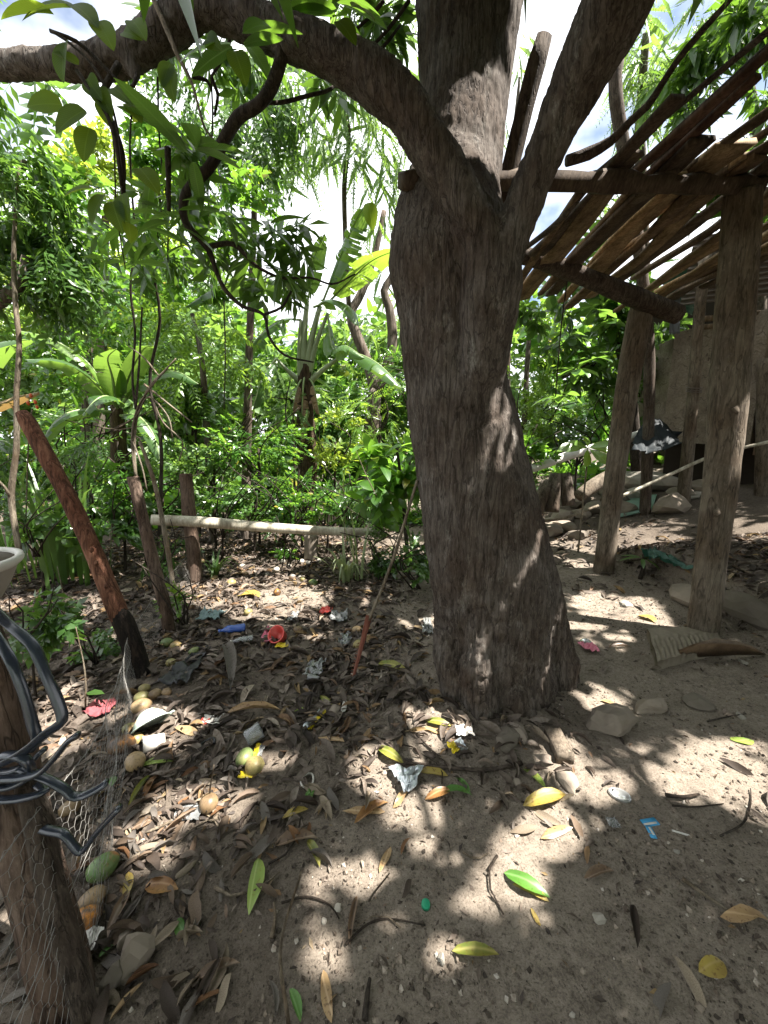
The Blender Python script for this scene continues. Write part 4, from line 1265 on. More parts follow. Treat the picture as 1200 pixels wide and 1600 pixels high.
# ================================================================== fence at the left: posts, hexagonal wire, straps
FA, FB, FC, FD = gp(112, 1625), gp(222, 1055), gp(262, 988), gp(305, 910)
fence = thing('wire_fence', 'sagging hexagonal wire netting strung between the rough posts at the left', 'fence', (FB[0], FB[1], g1(FB[0], FB[1])))
M['wire'] = plain_mat('galvanised_wire', (0.24, 0.23, 0.21), 0.7, 0.3, 0.3, 60, metal=0.1)
path, _ = spline([(-0.42, -0.9, 0), (FA[0] - 0.02, FA[1], 0), ((FA[0] + FB[0]) / 2 + 0.03, (FA[1] + FB[1]) / 2, 0), (FB[0] - 0.05, FB[1], 0), (FC[0] - 0.06, FC[1], 0), (FD[0] - 0.05, FD[1], 0)], 0.01, 0.01)
Ls = np.concatenate([[0], np.cumsum(np.linalg.norm(np.diff(path, axis=0), axis=1))])
def fpos(s, h):
    x, y = np.interp(s, Ls, path[:, 0]), np.interp(s, Ls, path[:, 1])
    w = 0.035 * fbm(np.stack([s * 1.3, h * 2.0, 0 * s], -1), 2) + 0.01 * vnoise(np.stack([s * 7, h * 6, 0 * s], -1))
    top = np.interp(s, [0, 1.7, 2.6, 3.4, 3.9, 9], [1.0, 0.95, 0.7, 0.34, 0.4, 0.45]) + 0.08 * vnoise(np.stack([s * 1.1, 0 * s, 0 * s + 3], -1))
    z = ground(x, y) - 0.02 + h * top
    return np.stack([x + w, y + w * 0.4, z], -1)
segs = []
cw, ch = 0.042, 0.040
ns_, nh = int(Ls[-1] / cw), 18
for i in range(ns_):
    for j in range(nh):
        s0 = (i + 0.5 * (j % 2)) * cw; h0 = j * ch
        if s0 + cw > Ls[-1]: continue
        q = 0.28 * ch
        A_, B_, C_ = (s0, h0 + q), (s0, h0 + ch - q), (s0 + cw / 2, h0 + ch + q * 0.0)
        D_ = (s0 - cw / 2, h0 + ch)
        segs += [(A_, B_), (B_, (s0 + cw / 2, h0 + ch + q * 0.35)), (B_, (s0 - cw / 2, h0 + ch + q * 0.35))]
S0 = np.array([a for a, b in segs]); S1 = np.array([b for a, b in segs])
S0[:, 1] = np.clip(S0[:, 1], 0, None)
jn = lambda S: S + 0.004 * np.stack([vnoise(np.stack([S[:, 0] * 50, S[:, 1] * 50, 0 * S[:, 0]], -1)), vnoise(np.stack([S[:, 0] * 50, S[:, 1] * 50, 5 + 0 * S[:, 0]], -1))], -1)
Q0, Q1 = fpos(*jn(S0).T), fpos(*jn(S1).T)
dq = Q1 - Q0; dq /= np.linalg.norm(dq, axis=1)[:, None]
BB = basis(dq)
tri = np.array([(0, math.cos(t), math.sin(t)) for t in (0, 2.09, 4.19)]) * 0.0007
Va = Q0[:, None] + np.einsum('nij,kj->nki', BB, tri); Vb = Q1[:, None] + np.einsum('nij,kj->nki', BB, tri)
V = np.concatenate([Va, Vb], 1).reshape(-1, 3)
f0 = np.array([(0, 1, 4, 3), (1, 2, 5, 4), (2, 0, 3, 5)])
F = (f0[None] + (np.arange(len(Q0)) * 6)[:, None, None]).reshape(-1, 4)
props(MB().add(V, F).build('wire_mesh', M['wire'], fence), kind='stuff')
for k in range(2):                                 # loose selvedge strands
    s_ = np.linspace(0.05, Ls[-1] - 0.05, 70); h_ = np.full(70, 0.715 - 0.34 * k)
    MB().add(*tube(fpos(s_, h_), 0.0011, 5, 0.05)).build('strand', M['wire'], fence)

def post_thing(name, pts, label, mat, seg=14, noise=0.16, extra=None, cat='post', ns=3.0, seed=0.0):
    p, r = WP(pts)
    p[0][2] = min(p[0][2], g1(p[0][0], p[0][1]) - 0.06)
    base = np.array([p[0][0], p[0][1], g1(p[0][0], p[0][1])])
    t = thing(name, label, cat, base)
    MB().add(*tube(p, r, seg, 0.025, noise, ns, seed=seed)).build('stem', M[mat], t)
    return t
t = post_thing('fence_post', [(128, 1665, 40, .78), (110, 1590, 38, .79), (80, 1460, 38, .81), (45, 1330, 37, .83), (22, 1235, 36, .84), (5, 1130, 33, .85), (-22, 1030, 30, .85), (-45, 968, 27, .86)], 'thick split fence post at the lower left corner with a bowl on its top', 'bark_post', 18, 0.14, seed=1.0)
pr, rr = WP([(150, 1640, 17, .755), (128, 1560, 17, .75), (100, 1460, 18, .76), (76, 1370, 18, .775), (62, 1290, 19, .785), (40, 1220, 15, .80)])
MB().add(*tube(pr, rr, 10, 0.02, 0.22, 5)).build('split_stem', M['log'], t)
t = post_thing('fence_post', [(222, 1062, 13, 2.24), (206, 1010, 13.5, 2.25), (178, 940, 13, 2.26), (143, 855, 12.5, 2.28), (108, 780, 12, 2.3), (72, 712, 11.5, 2.32), (40, 655, 11, 2.34), (33, 644, 8, 2.34)], 'leaning red brown fence post with peeling bark and charred foot', 'bark_red', 16, 0.10, ns=5, seed=2.0)
p_, r_ = WP([(224, 1066, 15, 2.23), (207, 1010, 15, 2.245), (192, 970, 14, 2.25), (182, 948, 10, 2.26)])
MB().add(*tube(p_, r_, 14, 0.03, 0.16, 6)).build('charred_foot', M['char'], t)
for px, py in ((143, 860), (150, 880), (166, 915)):
    V, F = rockgeo((0.016, 0.012, 0.022), px * 0.1, 0.4, 1)
    MB().add(V + at(px, py, 2.2), F).build('knot', M['bark_red'], t)
post_thing('fence_post', [(266, 992, 9, 2.84), (258, 950, 9, 2.85), (245, 900, 9, 2.86), (228, 830, 8.5, 2.88), (214, 770, 8.5, 2.9), (208, 745, 9, 2.91)], 'slim dark fence post with a flat cut top beside the bamboo rail', 'bark_post', 12, 0.13, seed=3.0)
post_thing('fence_post', [(306, 915, 10.5, 4.0), (302, 860, 10, 4.0), (295, 800, 10, 4.02), (290, 740, 9.5, 4.03)], 'stout weathered brown stump post under the left end of the bamboo rail', 'bark_post', 12, 0.14, seed=4.0)
pole_thing('rail', [(236, 812, 8.5, 3.7), (320, 816, 8.5, 3.9), (420, 824, 8, 4.15), (520, 830, 7, 4.35), (600, 831, 5, 4.5)], 'long pale bamboo pole lying level across the back of the yard', 'pole', 'bamboo', 12, 0.02)
# ---- bowl on the near post
M['worn'] = plain_mat('worn_bowl', (0.34, 0.30, 0.255), 0.55, 0.4, 0.35, 18, bump=0.2)
M['worn_rim'] = plain_mat('worn_bowl_rim', (0.62, 0.59, 0.53), 0.5, 0.4, 0.2, 25)
bc = at(-80, 966, .86)
prof = [(0.0, 0.0), (0.07, 0.0), (0.085, 0.012), (0.118, 0.07), (0.137, 0.115), (0.143, 0.122), (0.146, 0.129), (0.141, 0.133), (0.132, 0.13), (0.112, 0.075), (0.078, 0.022), (0.0, 0.016)]
V, F = lathe(prof[:5], 40)
bowl = thing('bowl', 'old deep bowl with a pale worn rim set on top of the near fence post', 'bowl', bc)
V, F = lathe(prof[:5] + [(.1375, .118)], 40)
MB().add(V + bc, F).build('shell', M['worn'], bowl)
M['bowl_in'] = plain_mat('brown_bowl_inside', (0.15, 0.115, 0.08), 0.7, 0.3, 0.4, 14)  # inside is a darker brown than the shell
V, F = lathe([(.134, .128), (.125, .105), (.108, .07), (.075, .02), (0, .012)], 40)
MB().add(V + bc, F).build('inside', M['bowl_in'], bowl)
V, F = lathe([(0.138, 0.113), (0.1445, 0.119), (0.149, 0.127), (0.147, 0.136), (0.138, 0.138), (0.1305, 0.131), (0.132, 0.122)], 40)
MB().add(V + bc, F).build('rim', M['worn_rim'], bowl)
# ---- rubber strips
M['rubber'] = plain_mat('black_rubber', (0.030, 0.038, 0.055), 0.24, 0.85, 0.4, 45)
rub = thing('rubber_strips', 'knotted black rubber strips tied round the near fence post, loose ends sticking out', 'strap', at(20, 1215, .8))
def strip(pts, wid, seed, flat=0.4):
    p, r = WP([(a, b, wid, c) for a, b, c in pts])
    MB().add(*tube(p, r, 12, 0.008, 0.30, 14, flat=flat * 0.8, seed=seed, twist=2.5)).build('strip', M['rubber'], rub)
strip([(-20, 945, .86), (3, 965, .84), (23, 983, .82), (50, 1007, .81), (63, 1033, .8), (77, 1067, .79), (97, 1117, .78), (92, 1132, .77), (72, 1146, .76), (40, 1172, .755), (0, 1194, .75), (-40, 1200, .76)], 8.5, 1.0, 0.55)
strip([(-12, 985, .84), (3, 1007, .82), (20, 1040, .8), (37, 1083, .79), (50, 1130, .78), (57, 1155, .775), (45, 1175, .765)], 7.5, 2.0, 0.5)
strip([(-30, 1222, .75), (0, 1218, .745), (33, 1215, .74), (63, 1207, .735), (87, 1183, .74), (105, 1160, .75), (121, 1147, .755)], 8, 3.0, 0.7)
strip([(30, 1200, .76), (63, 1213, .755), (82, 1222, .75), (100, 1232, .75), (112, 1244, .75), (128, 1244, .755), (150, 1234, .76), (167, 1222, .765)], 7.5, 4.0, 0.6)
strip([(50, 1290, .775), (77, 1297, .77), (100, 1303, .765), (114, 1320, .76), (127, 1330, .76), (140, 1316, .765), (155, 1296, .77), (187, 1262, .775)], 7, 5.0, 0.75)
strip([(-30, 1205, .77), (10, 1206, .77), (45, 1192, .775), (70, 1170, .79)], 9, 6.0, 0.6)
strip([(-30, 1250, .755), (0, 1250, .75), (40, 1246, .752), (70, 1236, .765), (60, 1225, .79)], 8, 7.0, 0.6)
strip([(-20, 1190, .758), (10, 1180, .755), (38, 1186, .752), (48, 1210, .755), (20, 1228, .75), (-20, 1232, .752)], 8, 8.0, 0.7)
# ================================================================== plants
def plant(name, label, cat, base_px, trunks, blobs, tmpls, mat, scale, tmat='bark_mid', seed=0, hang=0.35, group=None, leaves=None, clumps=None, base=None, fname='foliage', tname='trunk', squash=0.8, tnoise=0.12):
    """trunks: lists of (px, py, half, Y); blobs: (px, py, Y, radius in metres, number of sprays)"""
    rng = np.random.default_rng(1000 + seed)
    if base is None:
        p0 = at(trunks[0][0][0], trunks[0][0][1], trunks[0][0][3]) if trunks else at(*blobs[0][:3])
        base = np.array([p0[0], p0[1], g1(p0[0], p0[1])])
    t = thing(name, label, cat, base, group)
    for k, tr_ in enumerate(trunks):
        p, r = WP(tr_)
        if k == 0: p[0] = np.array([p[0][0], p[0][1], min(p[0][2], g1(p[0][0], p[0][1]) - 0.1)])
        MB().add(*tube(p, r, 9, 0.12, tnoise, 2.5, seed=seed + k)).build(tname if k == 0 else 'limb', M[tmat], t)
    if blobs:
        m = MB()
        for px, py, Yd, r, n_ in blobs:
            fill(m, at(px, py, Yd), r, n_, tmpls, scale, rng, hang, clumps=clumps, squash=squash)
        o = m.build(fname, M[mat], t)
        props(o, kind='stuff')
    if leaves:
        me, lst, sc = leaves
        for px, py, Yd, n_, dr_ in lst:
            c = at(px, py, Yd)
            for i in range(n_):
                a = i * 2.4 + rng.random() * 0.7
                put_leaf(me, t, c + rng.normal(size=3) * 0.02, (math.cos(a), math.sin(a), dr_ + rng.normal() * 0.25), sc * (0.75 + 0.5 * rng.random()), rng=rng)
    return t

# ---- far woods closing the view
far = [(-180, 560, 13, 2.6, 260), (-60, 470, 14, 2.6, 260), (60, 590, 12, 2.2, 240), (90, 430, 13, 2.2, 170), (180, 520, 13, 2.4, 240), (300, 560, 12, 2.2, 230), (260, 440, 14, 1.9, 130), (400, 600, 12, 2.2, 240), (380, 500, 14, 1.8, 150), (500, 590, 13, 2.4, 240), (600, 560, 13, 2.2, 210), (560, 640, 12, 2.0, 200), (700, 580, 14, 2.6, 240), (820, 600, 13, 2.0, 180), (900, 560, 13, 2.2, 200), (1000, 560, 14, 2.6, 230), (1120, 520, 14, 3.0, 260), (1280, 540, 14, 3.2, 260)]
frng = np.random.default_rng(77)
KINDS_ = ('pale grey green', 'fresh green', 'dull olive', 'feathery light', 'dark leafy')
WHERE = ('far left beyond the banana leaves', 'left beyond the hanging branch', 'at the left above the cane', 'left of the bamboo rail, high', 'behind the left banana clump', 'behind the dark slim post', 'high behind the crooked branch', 'behind the tall banana plant, left side', 'above the bamboo rail at left', 'right of the tall banana stem', 'in the gap left of the great trunk', 'low behind the forked background tree', 'hidden mostly by the great trunk', 'just right of the great trunk', 'behind the broad leaved tree at right', 'behind the left bark pole', 'behind the mud house', 'far right behind the house')
for k, (px, py, Yd, r, n_) in enumerate(far):
    kk = k % 5
    p = at(px, py, Yd)
    top = p[2]
    tk = [(px, 790, 5, Yd), (px + frng.uniform(-25, 25), 700, 4.5, Yd), (px + frng.uniform(-30, 30), py + 20, 3, Yd)]
    plant('background_tree', '%s tree in the woods, %s' % (KINDS_[kk], WHERE[k]), 'tree', None, [tk], [(px, py, Yd, r, int(n_ * 1.2)), (px + frng.uniform(-40, 40), py + 110, Yd - 0.6, r * 0.9, int(n_ * 0.9)), (px + frng.uniform(-40, 40), py + 190, Yd - 1.2, r * 0.7, int(n_ * 0.6))],
          (T_OV, T_PIN, T_OV, T_PINF, T_BIG)[kk], ('far_leaf', 'bush_leaf', 'far_leaf', 'yellow_leaf' if k == 3 else 'far_leaf', 'bush_leaf')[kk], (2.3, 2.2, 2.2, 2.4, 1.5)[kk], seed=k, group='trees of the woods behind')
# low thicket floor of the woods
um = MB()
urng = np.random.default_rng(78)
for k in range(26):
    px = -150 + k * 56
    fill(um, at(px, 805 + urng.uniform(-12, 8), 9.0 + urng.uniform(-1.5, 3)), 1.3, 60, T_OV, 1.7, urng, 0.1, squash=0.5)
props(um.build('undergrowth', M['bush_leaf']), 'dense green undergrowth at the foot of the woods', 'undergrowth', kind='stuff')

# ---- the feathery tree in the middle, forked pale trunk
plant('feathery_tree', 'tall feathery leaved tree with a Y shaped trunk left of the great trunk', 'tree', None,
      [[(582, 800, 13, 7.6), (583, 640, 11, 7.6), (588, 610, 10, 7.6)],
       [(588, 612, 9, 7.6), (572, 560, 8, 7.6), (556, 520, 8, 7.6), (548, 490, 7, 7.6), (566, 455, 6, 7.6), (585, 400, 5, 7.6), (600, 330, 4, 7.6)],
       [(588, 612, 9, 7.6), (604, 575, 8, 7.6), (613, 530, 8, 7.6), (608, 480, 7, 7.6), (600, 455, 6, 7.6), (618, 420, 5, 7.6), (640, 340, 4, 7.6)],
       [(545, 480, 4, 7.0), (540, 380, 4, 6.8), (538, 290, 4, 6.4), (545, 200, 3, 6.0), (520, 100, 3, 5.6)]],
      [(540, 190, 6.2, 0.85, 110), (470, 170, 6.0, 0.8, 100), (590, 240, 6.4, 0.7, 70), (560, 100, 5.6, 0.8, 90), (610, 90, 5.6, 0.7, 80), (420, 120, 5.6, 0.8, 100), (500, 60, 5.2, 0.7, 45), (600, 300, 6.8, 0.5, 24), (460, 260, 6.4, 0.6, 26), (410, 230, 6.2, 0.6, 34), (620, 440, 7.6, 0.6, 30), (595, 520, 8.2, 0.7, 30)], T_PINF, 'far_leaf', 1.15, seed=40, hang=0.5)
plant('feathery_tree', 'grey green tree with drooping sprays behind the crooked hanging branch', 'tree', None,
      [[(380, 800, 8, 5.8), (388, 600, 6, 5.8), (395, 400, 5, 5.6), (400, 250, 4, 5.2)]],
      [(360, 150, 4.8, 0.55, 60), (330, 230, 5.0, 0.55, 60), (410, 90, 4.6, 0.5, 50), (430, 200, 5.0, 0.5, 44), (380, 280, 5.2, 0.5, 44), (250, 60, 4.4, 0.4, 24), (340, 330, 5.4, 0.5, 26), (300, 120, 4.6, 0.4, 20)], T_PINL, 'bush_leaf_dark', 0.62, seed=41, hang=0.9)
# ---- dark pinnate tree overhanging at the left edge
plant('overhanging_tree', 'dark pinnate leaved tree leaning in over the left edge of the yard', 'tree', None,
      [[(-220, 860, 18, 3.4), (-190, 600, 16, 3.3), (-120, 500, 13, 3.2), (0, 470, 10, 3.1), (36, 430, 8, 3.1), (40, 400, 5, 3.1)],
       [(-120, 500, 8, 3.2), (-60, 380, 7, 3.1), (0, 300, 5, 3.1), (40, 250, 3, 3.1)], [(0, 470, 4, 3.1), (60, 430, 3, 3.2), (150, 410, 2, 3.4)]],
      [(-40, 200, 2.9, 0.36, 24), (20, 190, 3.0, 0.22, 12), (20, 260, 3.1, 0.30, 36), (50, 330, 3.2, 0.36, 60), (-30, 330, 3.0, 0.36, 40), (40, 400, 3.2, 0.36, 60), (110, 400, 3.4, 0.30, 40), (20, 470, 3.3, 0.34, 30), (-30, 440, 3.0, 0.3, 18), (90, 460, 3.6, 0.3, 18), (10, 60, 2.6, 0.2, 10), (30, 130, 2.7, 0.15, 6), (150, 350, 3.6, 0.3, 20)], T_PINL, 'bush_leaf_dark', 0.66, seed=42, hang=0.45)
plant('yellowish_tree', 'distant yellow green tree in the sky gap under the left limb', 'tree', None, [[(150, 800, 8, 9.5), (160, 500, 7, 9.5), (165, 330, 5, 9.5)]],
      [(150, 260, 9.5, 0.9, 60), (210, 270, 9.5, 0.8, 55), (120, 330, 9.5, 1.0, 70), (250, 320, 9.8, 0.9, 55), (190, 360, 9.4, 1.0, 60)], T_OV, 'yellow_leaf', 1.2, seed=43, hang=0.2)
plant('vine_hung_tree', 'light crowned tree with ovate leaves filling the gaps under the left limb', 'tree', None, [[(238, 820, 3, 4.4), (252, 700, 2.6, 4.35), (234, 600, 2.4, 4.3), (250, 500, 2.2, 4.15), (240, 420, 2, 4.0), (252, 330, 1.8, 3.8), (240, 260, 1.5, 3.6)]],
      [(240, 260, 3.4, 0.30, 34), (190, 330, 3.6, 0.34, 36), (290, 200, 3.3, 0.26, 26), (270, 380, 3.9, 0.36, 40), (150, 420, 4.0, 0.34, 30), (340, 270, 3.8, 0.28, 26), (230, 160, 3.2, 0.2, 12), (360, 350, 4.0, 0.3, 24), (420, 330, 4.2, 0.3, 18)], T_OV, 'bush_leaf', 0.62, tmat='bark_thin', seed=47, hang=0.3)
# ---- bright tree in the middle left, drooping compound leaves
plant('light_green_tree', 'young tree with bright drooping compound leaves left of the tall banana plant', 'tree', None, [[(330, 815, 6, 5.6), (322, 650, 5, 5.6), (312, 540, 4, 5.6), (300, 490, 3, 5.6)]],
      [(310, 510, 5.4, 0.45, 34), (270, 530, 5.4, 0.36, 24), (350, 530, 5.4, 0.40, 28), (250, 500, 5.6, 0.3, 14), (320, 590, 5.5, 0.5, 34), (380, 560, 5.6, 0.36, 20)], T_PINL, 'young_leaf', 0.72, seed=44, hang=0.5)
plant('bushy_tree', 'fine leaved tree behind the vine tangle at the left', 'tree', None, [[(130, 830, 7, 6.4), (136, 600, 6, 6.4), (150, 450, 4, 6.4)]],
      [(90, 460, 6.2, 0.8, 60), (180, 470, 6.4, 0.8, 60), (40, 540, 6.0, 0.7, 55), (140, 560, 6.0, 0.8, 60), (240, 430, 6.8, 0.7, 40), (30, 640, 5.6, 0.6, 45), (200, 400, 5.4, 0.6, 44), (110, 380, 5.6, 0.6, 40), (290, 440, 5.6, 0.5, 30)], T_OV, 'bush_leaf', 0.95, seed=45)

# ---- shrubs and thicket behind the rail
SH = [  # px, py, Y, r, n, templates, mat, scale, words
    (330, 720, 5.2, 0.55, 80, T_OV, 'far_leaf', 0.62, 'leafy green shrub behind the left part of the bamboo rail'),
    (400, 700, 5.5, 0.60, 90, T_SM, 'bush_leaf', 1.25, 'small leaved thicket just left of the tall banana stem'),
    (395, 780, 5.0, 0.42, 70, T_SM, 'bush_leaf_dark', 1.15, 'dense low bush directly above the middle of the bamboo rail'),
    (300, 640, 5.9, 0.6, 60, T_BIG, 'bush_leaf_dark', 0.62, 'taller dark shrub behind the stump post'),
    (470, 780, 5.2, 0.36, 60, T_SM, 'bush_leaf', 1.2, 'low pale bush at the foot of the tall banana plant'),
    (555, 800, 4.9, 0.30, 50, T_SM, 'bush_leaf_dark', 1.1, 'dark low bush behind the spiky tuft'),
    (250, 770, 4.9, 0.38, 40, T_BIG, 'bush_leaf_dark', 0.45, 'dark shrub between the slim post and the stump post'),
    (140, 770, 4.2, 0.42, 60, T_OV, 'bush_leaf', 0.6, 'green shrub right behind the leaning red brown post'),
    (180, 690, 4.7, 0.5, 44, T_PINL, 'bush_leaf_dark', 0.5, 'shrub among the vine tangle at the left'),
    (60, 830, 3.6, 0.36, 34, T_BIG, 'bush_leaf_dark', 0.42, 'spreading shrub beyond the fence left of the leaning post'),
    (-30, 760, 3.6, 0.45, 60, T_OV, 'bush_leaf_dark', 0.65, 'shrub at the far left edge above the bowl'),
    (110, 700, 5.2, 0.55, 70, T_PIN, 'bush_leaf', 0.9, 'ferny shrub behind the cane at left'),
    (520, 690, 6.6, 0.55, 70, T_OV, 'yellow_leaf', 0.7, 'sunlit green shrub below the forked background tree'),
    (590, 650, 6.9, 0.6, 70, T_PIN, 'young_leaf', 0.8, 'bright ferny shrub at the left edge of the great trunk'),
    (640, 600, 7.4, 0.6, 60, T_PIN, 'bush_leaf', 0.9, 'green shrub seen beside the trunk under the drooping banana leaf'),
    (455, 640, 6.9, 0.7, 60, T_PINF, 'far_leaf', 1.0, 'light green shrub behind the tall banana stem'),
    (650, 880, 3.7, 0.20, 40, T_SM, 'bush_leaf_dark', 1.1, 'small dark bush growing behind the foot of the great trunk'),
    (610, 860, 4.2, 0.28, 46, T_OV, 'bush_leaf_dark', 0.5, 'low broad leaved weed clump left of the great trunk'),
    (440, 870, 4.7, 0.14, 14, T_SM, 'bush_leaf', 0.8, 'tiny weed under the bamboo rail left of the spiky tuft'),
    (240, 860, 3.9, 0.22, 24, T_SM, 'bush_leaf_dark', 1.0, 'weeds hanging on the fence beside the slim post'),
    (285, 935, 2.95, 0.07, 9, T_SM, 'young_leaf', 0.85, 'round leaved seedling at the foot of the slim post'),
    (40, 960, 2.0, 0.20, 22, T_OV, 'bush_leaf_dark', 0.55, 'weeds behind the netting next to the bowl'),
    (150, 1000, 2.5, 0.12, 10, T_OV, 'bush_leaf_dark', 0.5, 'weed behind the netting left of the charred post foot'),
    (820, 730, 5.2, 0.36, 50, T_OV, 'bush_leaf', 0.6, 'green shrub between the great trunk and the white pipe'),
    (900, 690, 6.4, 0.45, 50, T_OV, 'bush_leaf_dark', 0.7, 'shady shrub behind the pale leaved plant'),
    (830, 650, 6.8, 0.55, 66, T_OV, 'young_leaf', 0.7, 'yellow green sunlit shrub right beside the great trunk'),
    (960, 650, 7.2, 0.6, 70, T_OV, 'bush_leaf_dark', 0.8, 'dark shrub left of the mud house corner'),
    (345, 800, 4.75, 0.26, 40, T_OV, 'bush_leaf_dark', 0.5, 'dark low shrub rising behind the rail right of the stump post'),
    (440, 805, 4.9, 0.24, 40, T_SM, 'bush_leaf_dark', 1.0, 'small dark shrub behind the middle of the bamboo rail'),
    (190, 800, 4.3, 0.30, 40, T_BIG, 'bush_leaf_dark', 0.4, 'broad leaved weed clump left of the slim dark post'),
    (510, 790, 5.0, 0.26, 40, T_OV, 'bush_leaf', 0.5, 'green shrub behind the right end of the bamboo rail'),
    (1020, 600, 7.6, 0.8, 80, T_OV, 'bush_leaf_dark', 0.9, 'leafy shrub behind the tarp'),
]
srng = np.random.default_rng(123)
for k, (px, py, Yd, r, n_, T_, mt, scl, words_) in enumerate(SH):
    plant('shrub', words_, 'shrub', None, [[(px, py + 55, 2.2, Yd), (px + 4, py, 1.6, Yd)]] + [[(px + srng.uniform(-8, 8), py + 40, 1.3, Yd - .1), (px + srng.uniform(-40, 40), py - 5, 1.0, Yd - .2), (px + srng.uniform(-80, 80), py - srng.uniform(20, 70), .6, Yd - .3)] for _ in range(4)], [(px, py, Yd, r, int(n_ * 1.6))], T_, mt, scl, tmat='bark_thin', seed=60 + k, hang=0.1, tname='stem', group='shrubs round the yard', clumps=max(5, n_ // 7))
# big-leaved bush beside the trunk
lm_big = leafmesh('leaf', leaf_t(0.24, 0.10, (0, 0.05, 0.12, 0.22, 0.35, 0.5, 0.64, 0.78, 0.9, 1), OVATE, 0.22, 0.3, stalk=0.03), 'bush_leaf_near')
plant('broad_leaved_bush', 'bush with large glossy leaves touching the left side of the great trunk', 'bush', None, [[(640, 860, 3, 4.2), (630, 780, 3, 4.2), (620, 700, 2, 4.2)]],
      [(620, 750, 4.2, 0.34, 26), (650, 720, 4.2, 0.28, 16), (590, 780, 4.3, 0.26, 14)], [cluster(L_BIG, 6, tr, 0.1, 1.0, 0.25)], 'bush_leaf', 0.72, tmat='bark_thin', seed=90, tname='stem',
      leaves=(lm_big, [(625, 700, 4.0, 7, 0.0), (600, 730, 4.0, 7, -0.1), (650, 700, 4.05, 6, 0.0), (590, 760, 4.0, 6, -0.1), (640, 760, 4.0, 7, -0.1), (610, 790, 4.0, 7, -0.2), (660, 740, 4.0, 5, 0), (575, 700, 4.2, 6, 0)], 0.85))
# broad-leaved tree at the right
lm_obd = leafmesh('leaf', leaf_t(0.26, 0.12, (0, 0.05, 0.12, 0.22, 0.35, 0.5, 0.64, 0.78, 0.9, 1), OBOV, 0.22, 0.25, stalk=0.02), 'dark_leaf_near')
plant('broad_leaved_tree', 'dark tree with large leaf rosettes behind the left bark pole', 'tree', None, [[(1000, 760, 9, 6.6), (985, 620, 8, 6.6), (960, 520, 6, 6.6), (930, 460, 4, 6.4)], [(985, 620, 5, 6.6), (930, 570, 3, 6.2), (880, 590, 2.5, 5.8)]],
      [(900, 500, 6.4, 0.55, 34), (950, 530, 6.6, 0.6, 40), (980, 480, 6.6, 0.5, 30), (930, 590, 6.4, 0.5, 30), (860, 480, 6.2, 0.36, 16), (900, 440, 6.0, 0.4, 18), (1010, 550, 7.0, 0.6, 30), (960, 420, 6.2, 0.5, 22)], T_OBOV, 'bush_leaf_dark', 0.72, seed=91, tmat='bark_thin',
      leaves=(lm_obd, [(890, 520, 5.8, 8, 0), (925, 560, 5.8, 8, 0), (950, 500, 5.9, 8, 0), (900, 575, 5.6, 8, -0.1), (870, 620, 5.2, 7, -0.1), (935, 480, 5.8, 7, 0), (965, 560, 5.9, 7, 0)], 0.95))
plant('ferny_tree', 'sunny light green tree in the gap right of the great trunk', 'tree', None, [[(815, 790, 5, 7.0), (822, 600, 4, 7.0), (830, 480, 3, 7.0)]],
      [(815, 490, 6.8, 0.55, 40), (850, 470, 6.8, 0.5, 34), (810, 560, 6.8, 0.5, 36), (790, 620, 6.8, 0.5, 34), (880, 640, 7.4, 0.5, 26)], T_PINL, 'young_leaf', 0.62, seed=92, hang=0.4)
# trees behind the shelter roof
plant('feathery_tree', 'feathery green tree above the shelter roof at the upper right', 'tree', None, [[(1010, 780, 10, 8.0), (1005, 400, 9, 7.6), (1000, 200, 7, 7.0), (1010, 50, 5, 6.4)]],
      [(960, 180, 6.8, 0.6, 40), (1000, 100, 6.6, 0.7, 55), (1060, 60, 6.2, 0.7, 55), (1060, 180, 6.8, 0.7, 50), (980, 280, 7.2, 0.6, 36), (1120, 20, 6.0, 0.7, 45), (1000, 10, 5.8, 0.5, 24), (930, 330, 7.4, 0.5, 24)], T_PINF, 'far_leaf', 1.15, seed=93, hang=0.6)
plant('leafy_tree', 'green tree with long drooping leaves behind the right end of the shelter roof', 'tree', None, [[(1180, 700, 12, 7.6), (1185, 400, 10, 7.2), (1180, 200, 7, 6.6), (1160, 80, 5, 6.2)]],
      [(1100, 130, 6.0, 0.6, 30), (1160, 60, 5.6, 0.7, 34), (1180, 180, 6.0, 0.7, 34), (1120, 250, 6.4, 0.6, 26), (1200, 10, 5.4, 0.6, 26), (1050, 330, 6.8, 0.6, 26), (1170, 300, 6.6, 0.7, 26)], T_MANGO, 'mango_leaf', 1.2, seed=94, hang=0.5)
plant('slender_tree', 'thin twiggy sprays of a slender tree in the sky gap right of the great trunk', 'tree', None, [[(800, 640, 4, 8.0), (795, 420, 4, 8.0), (800, 250, 3, 7.4), (812, 120, 2, 7.0)]],
      [(812, 80, 6.6, 0.34, 14), (798, 170, 7.0, 0.26, 8), (790, 230, 7.2, 0.24, 7), (785, 300, 7.4, 0.3, 9)], T_PINF, 'far_leaf', 0.9, seed=95, hang=0.7)

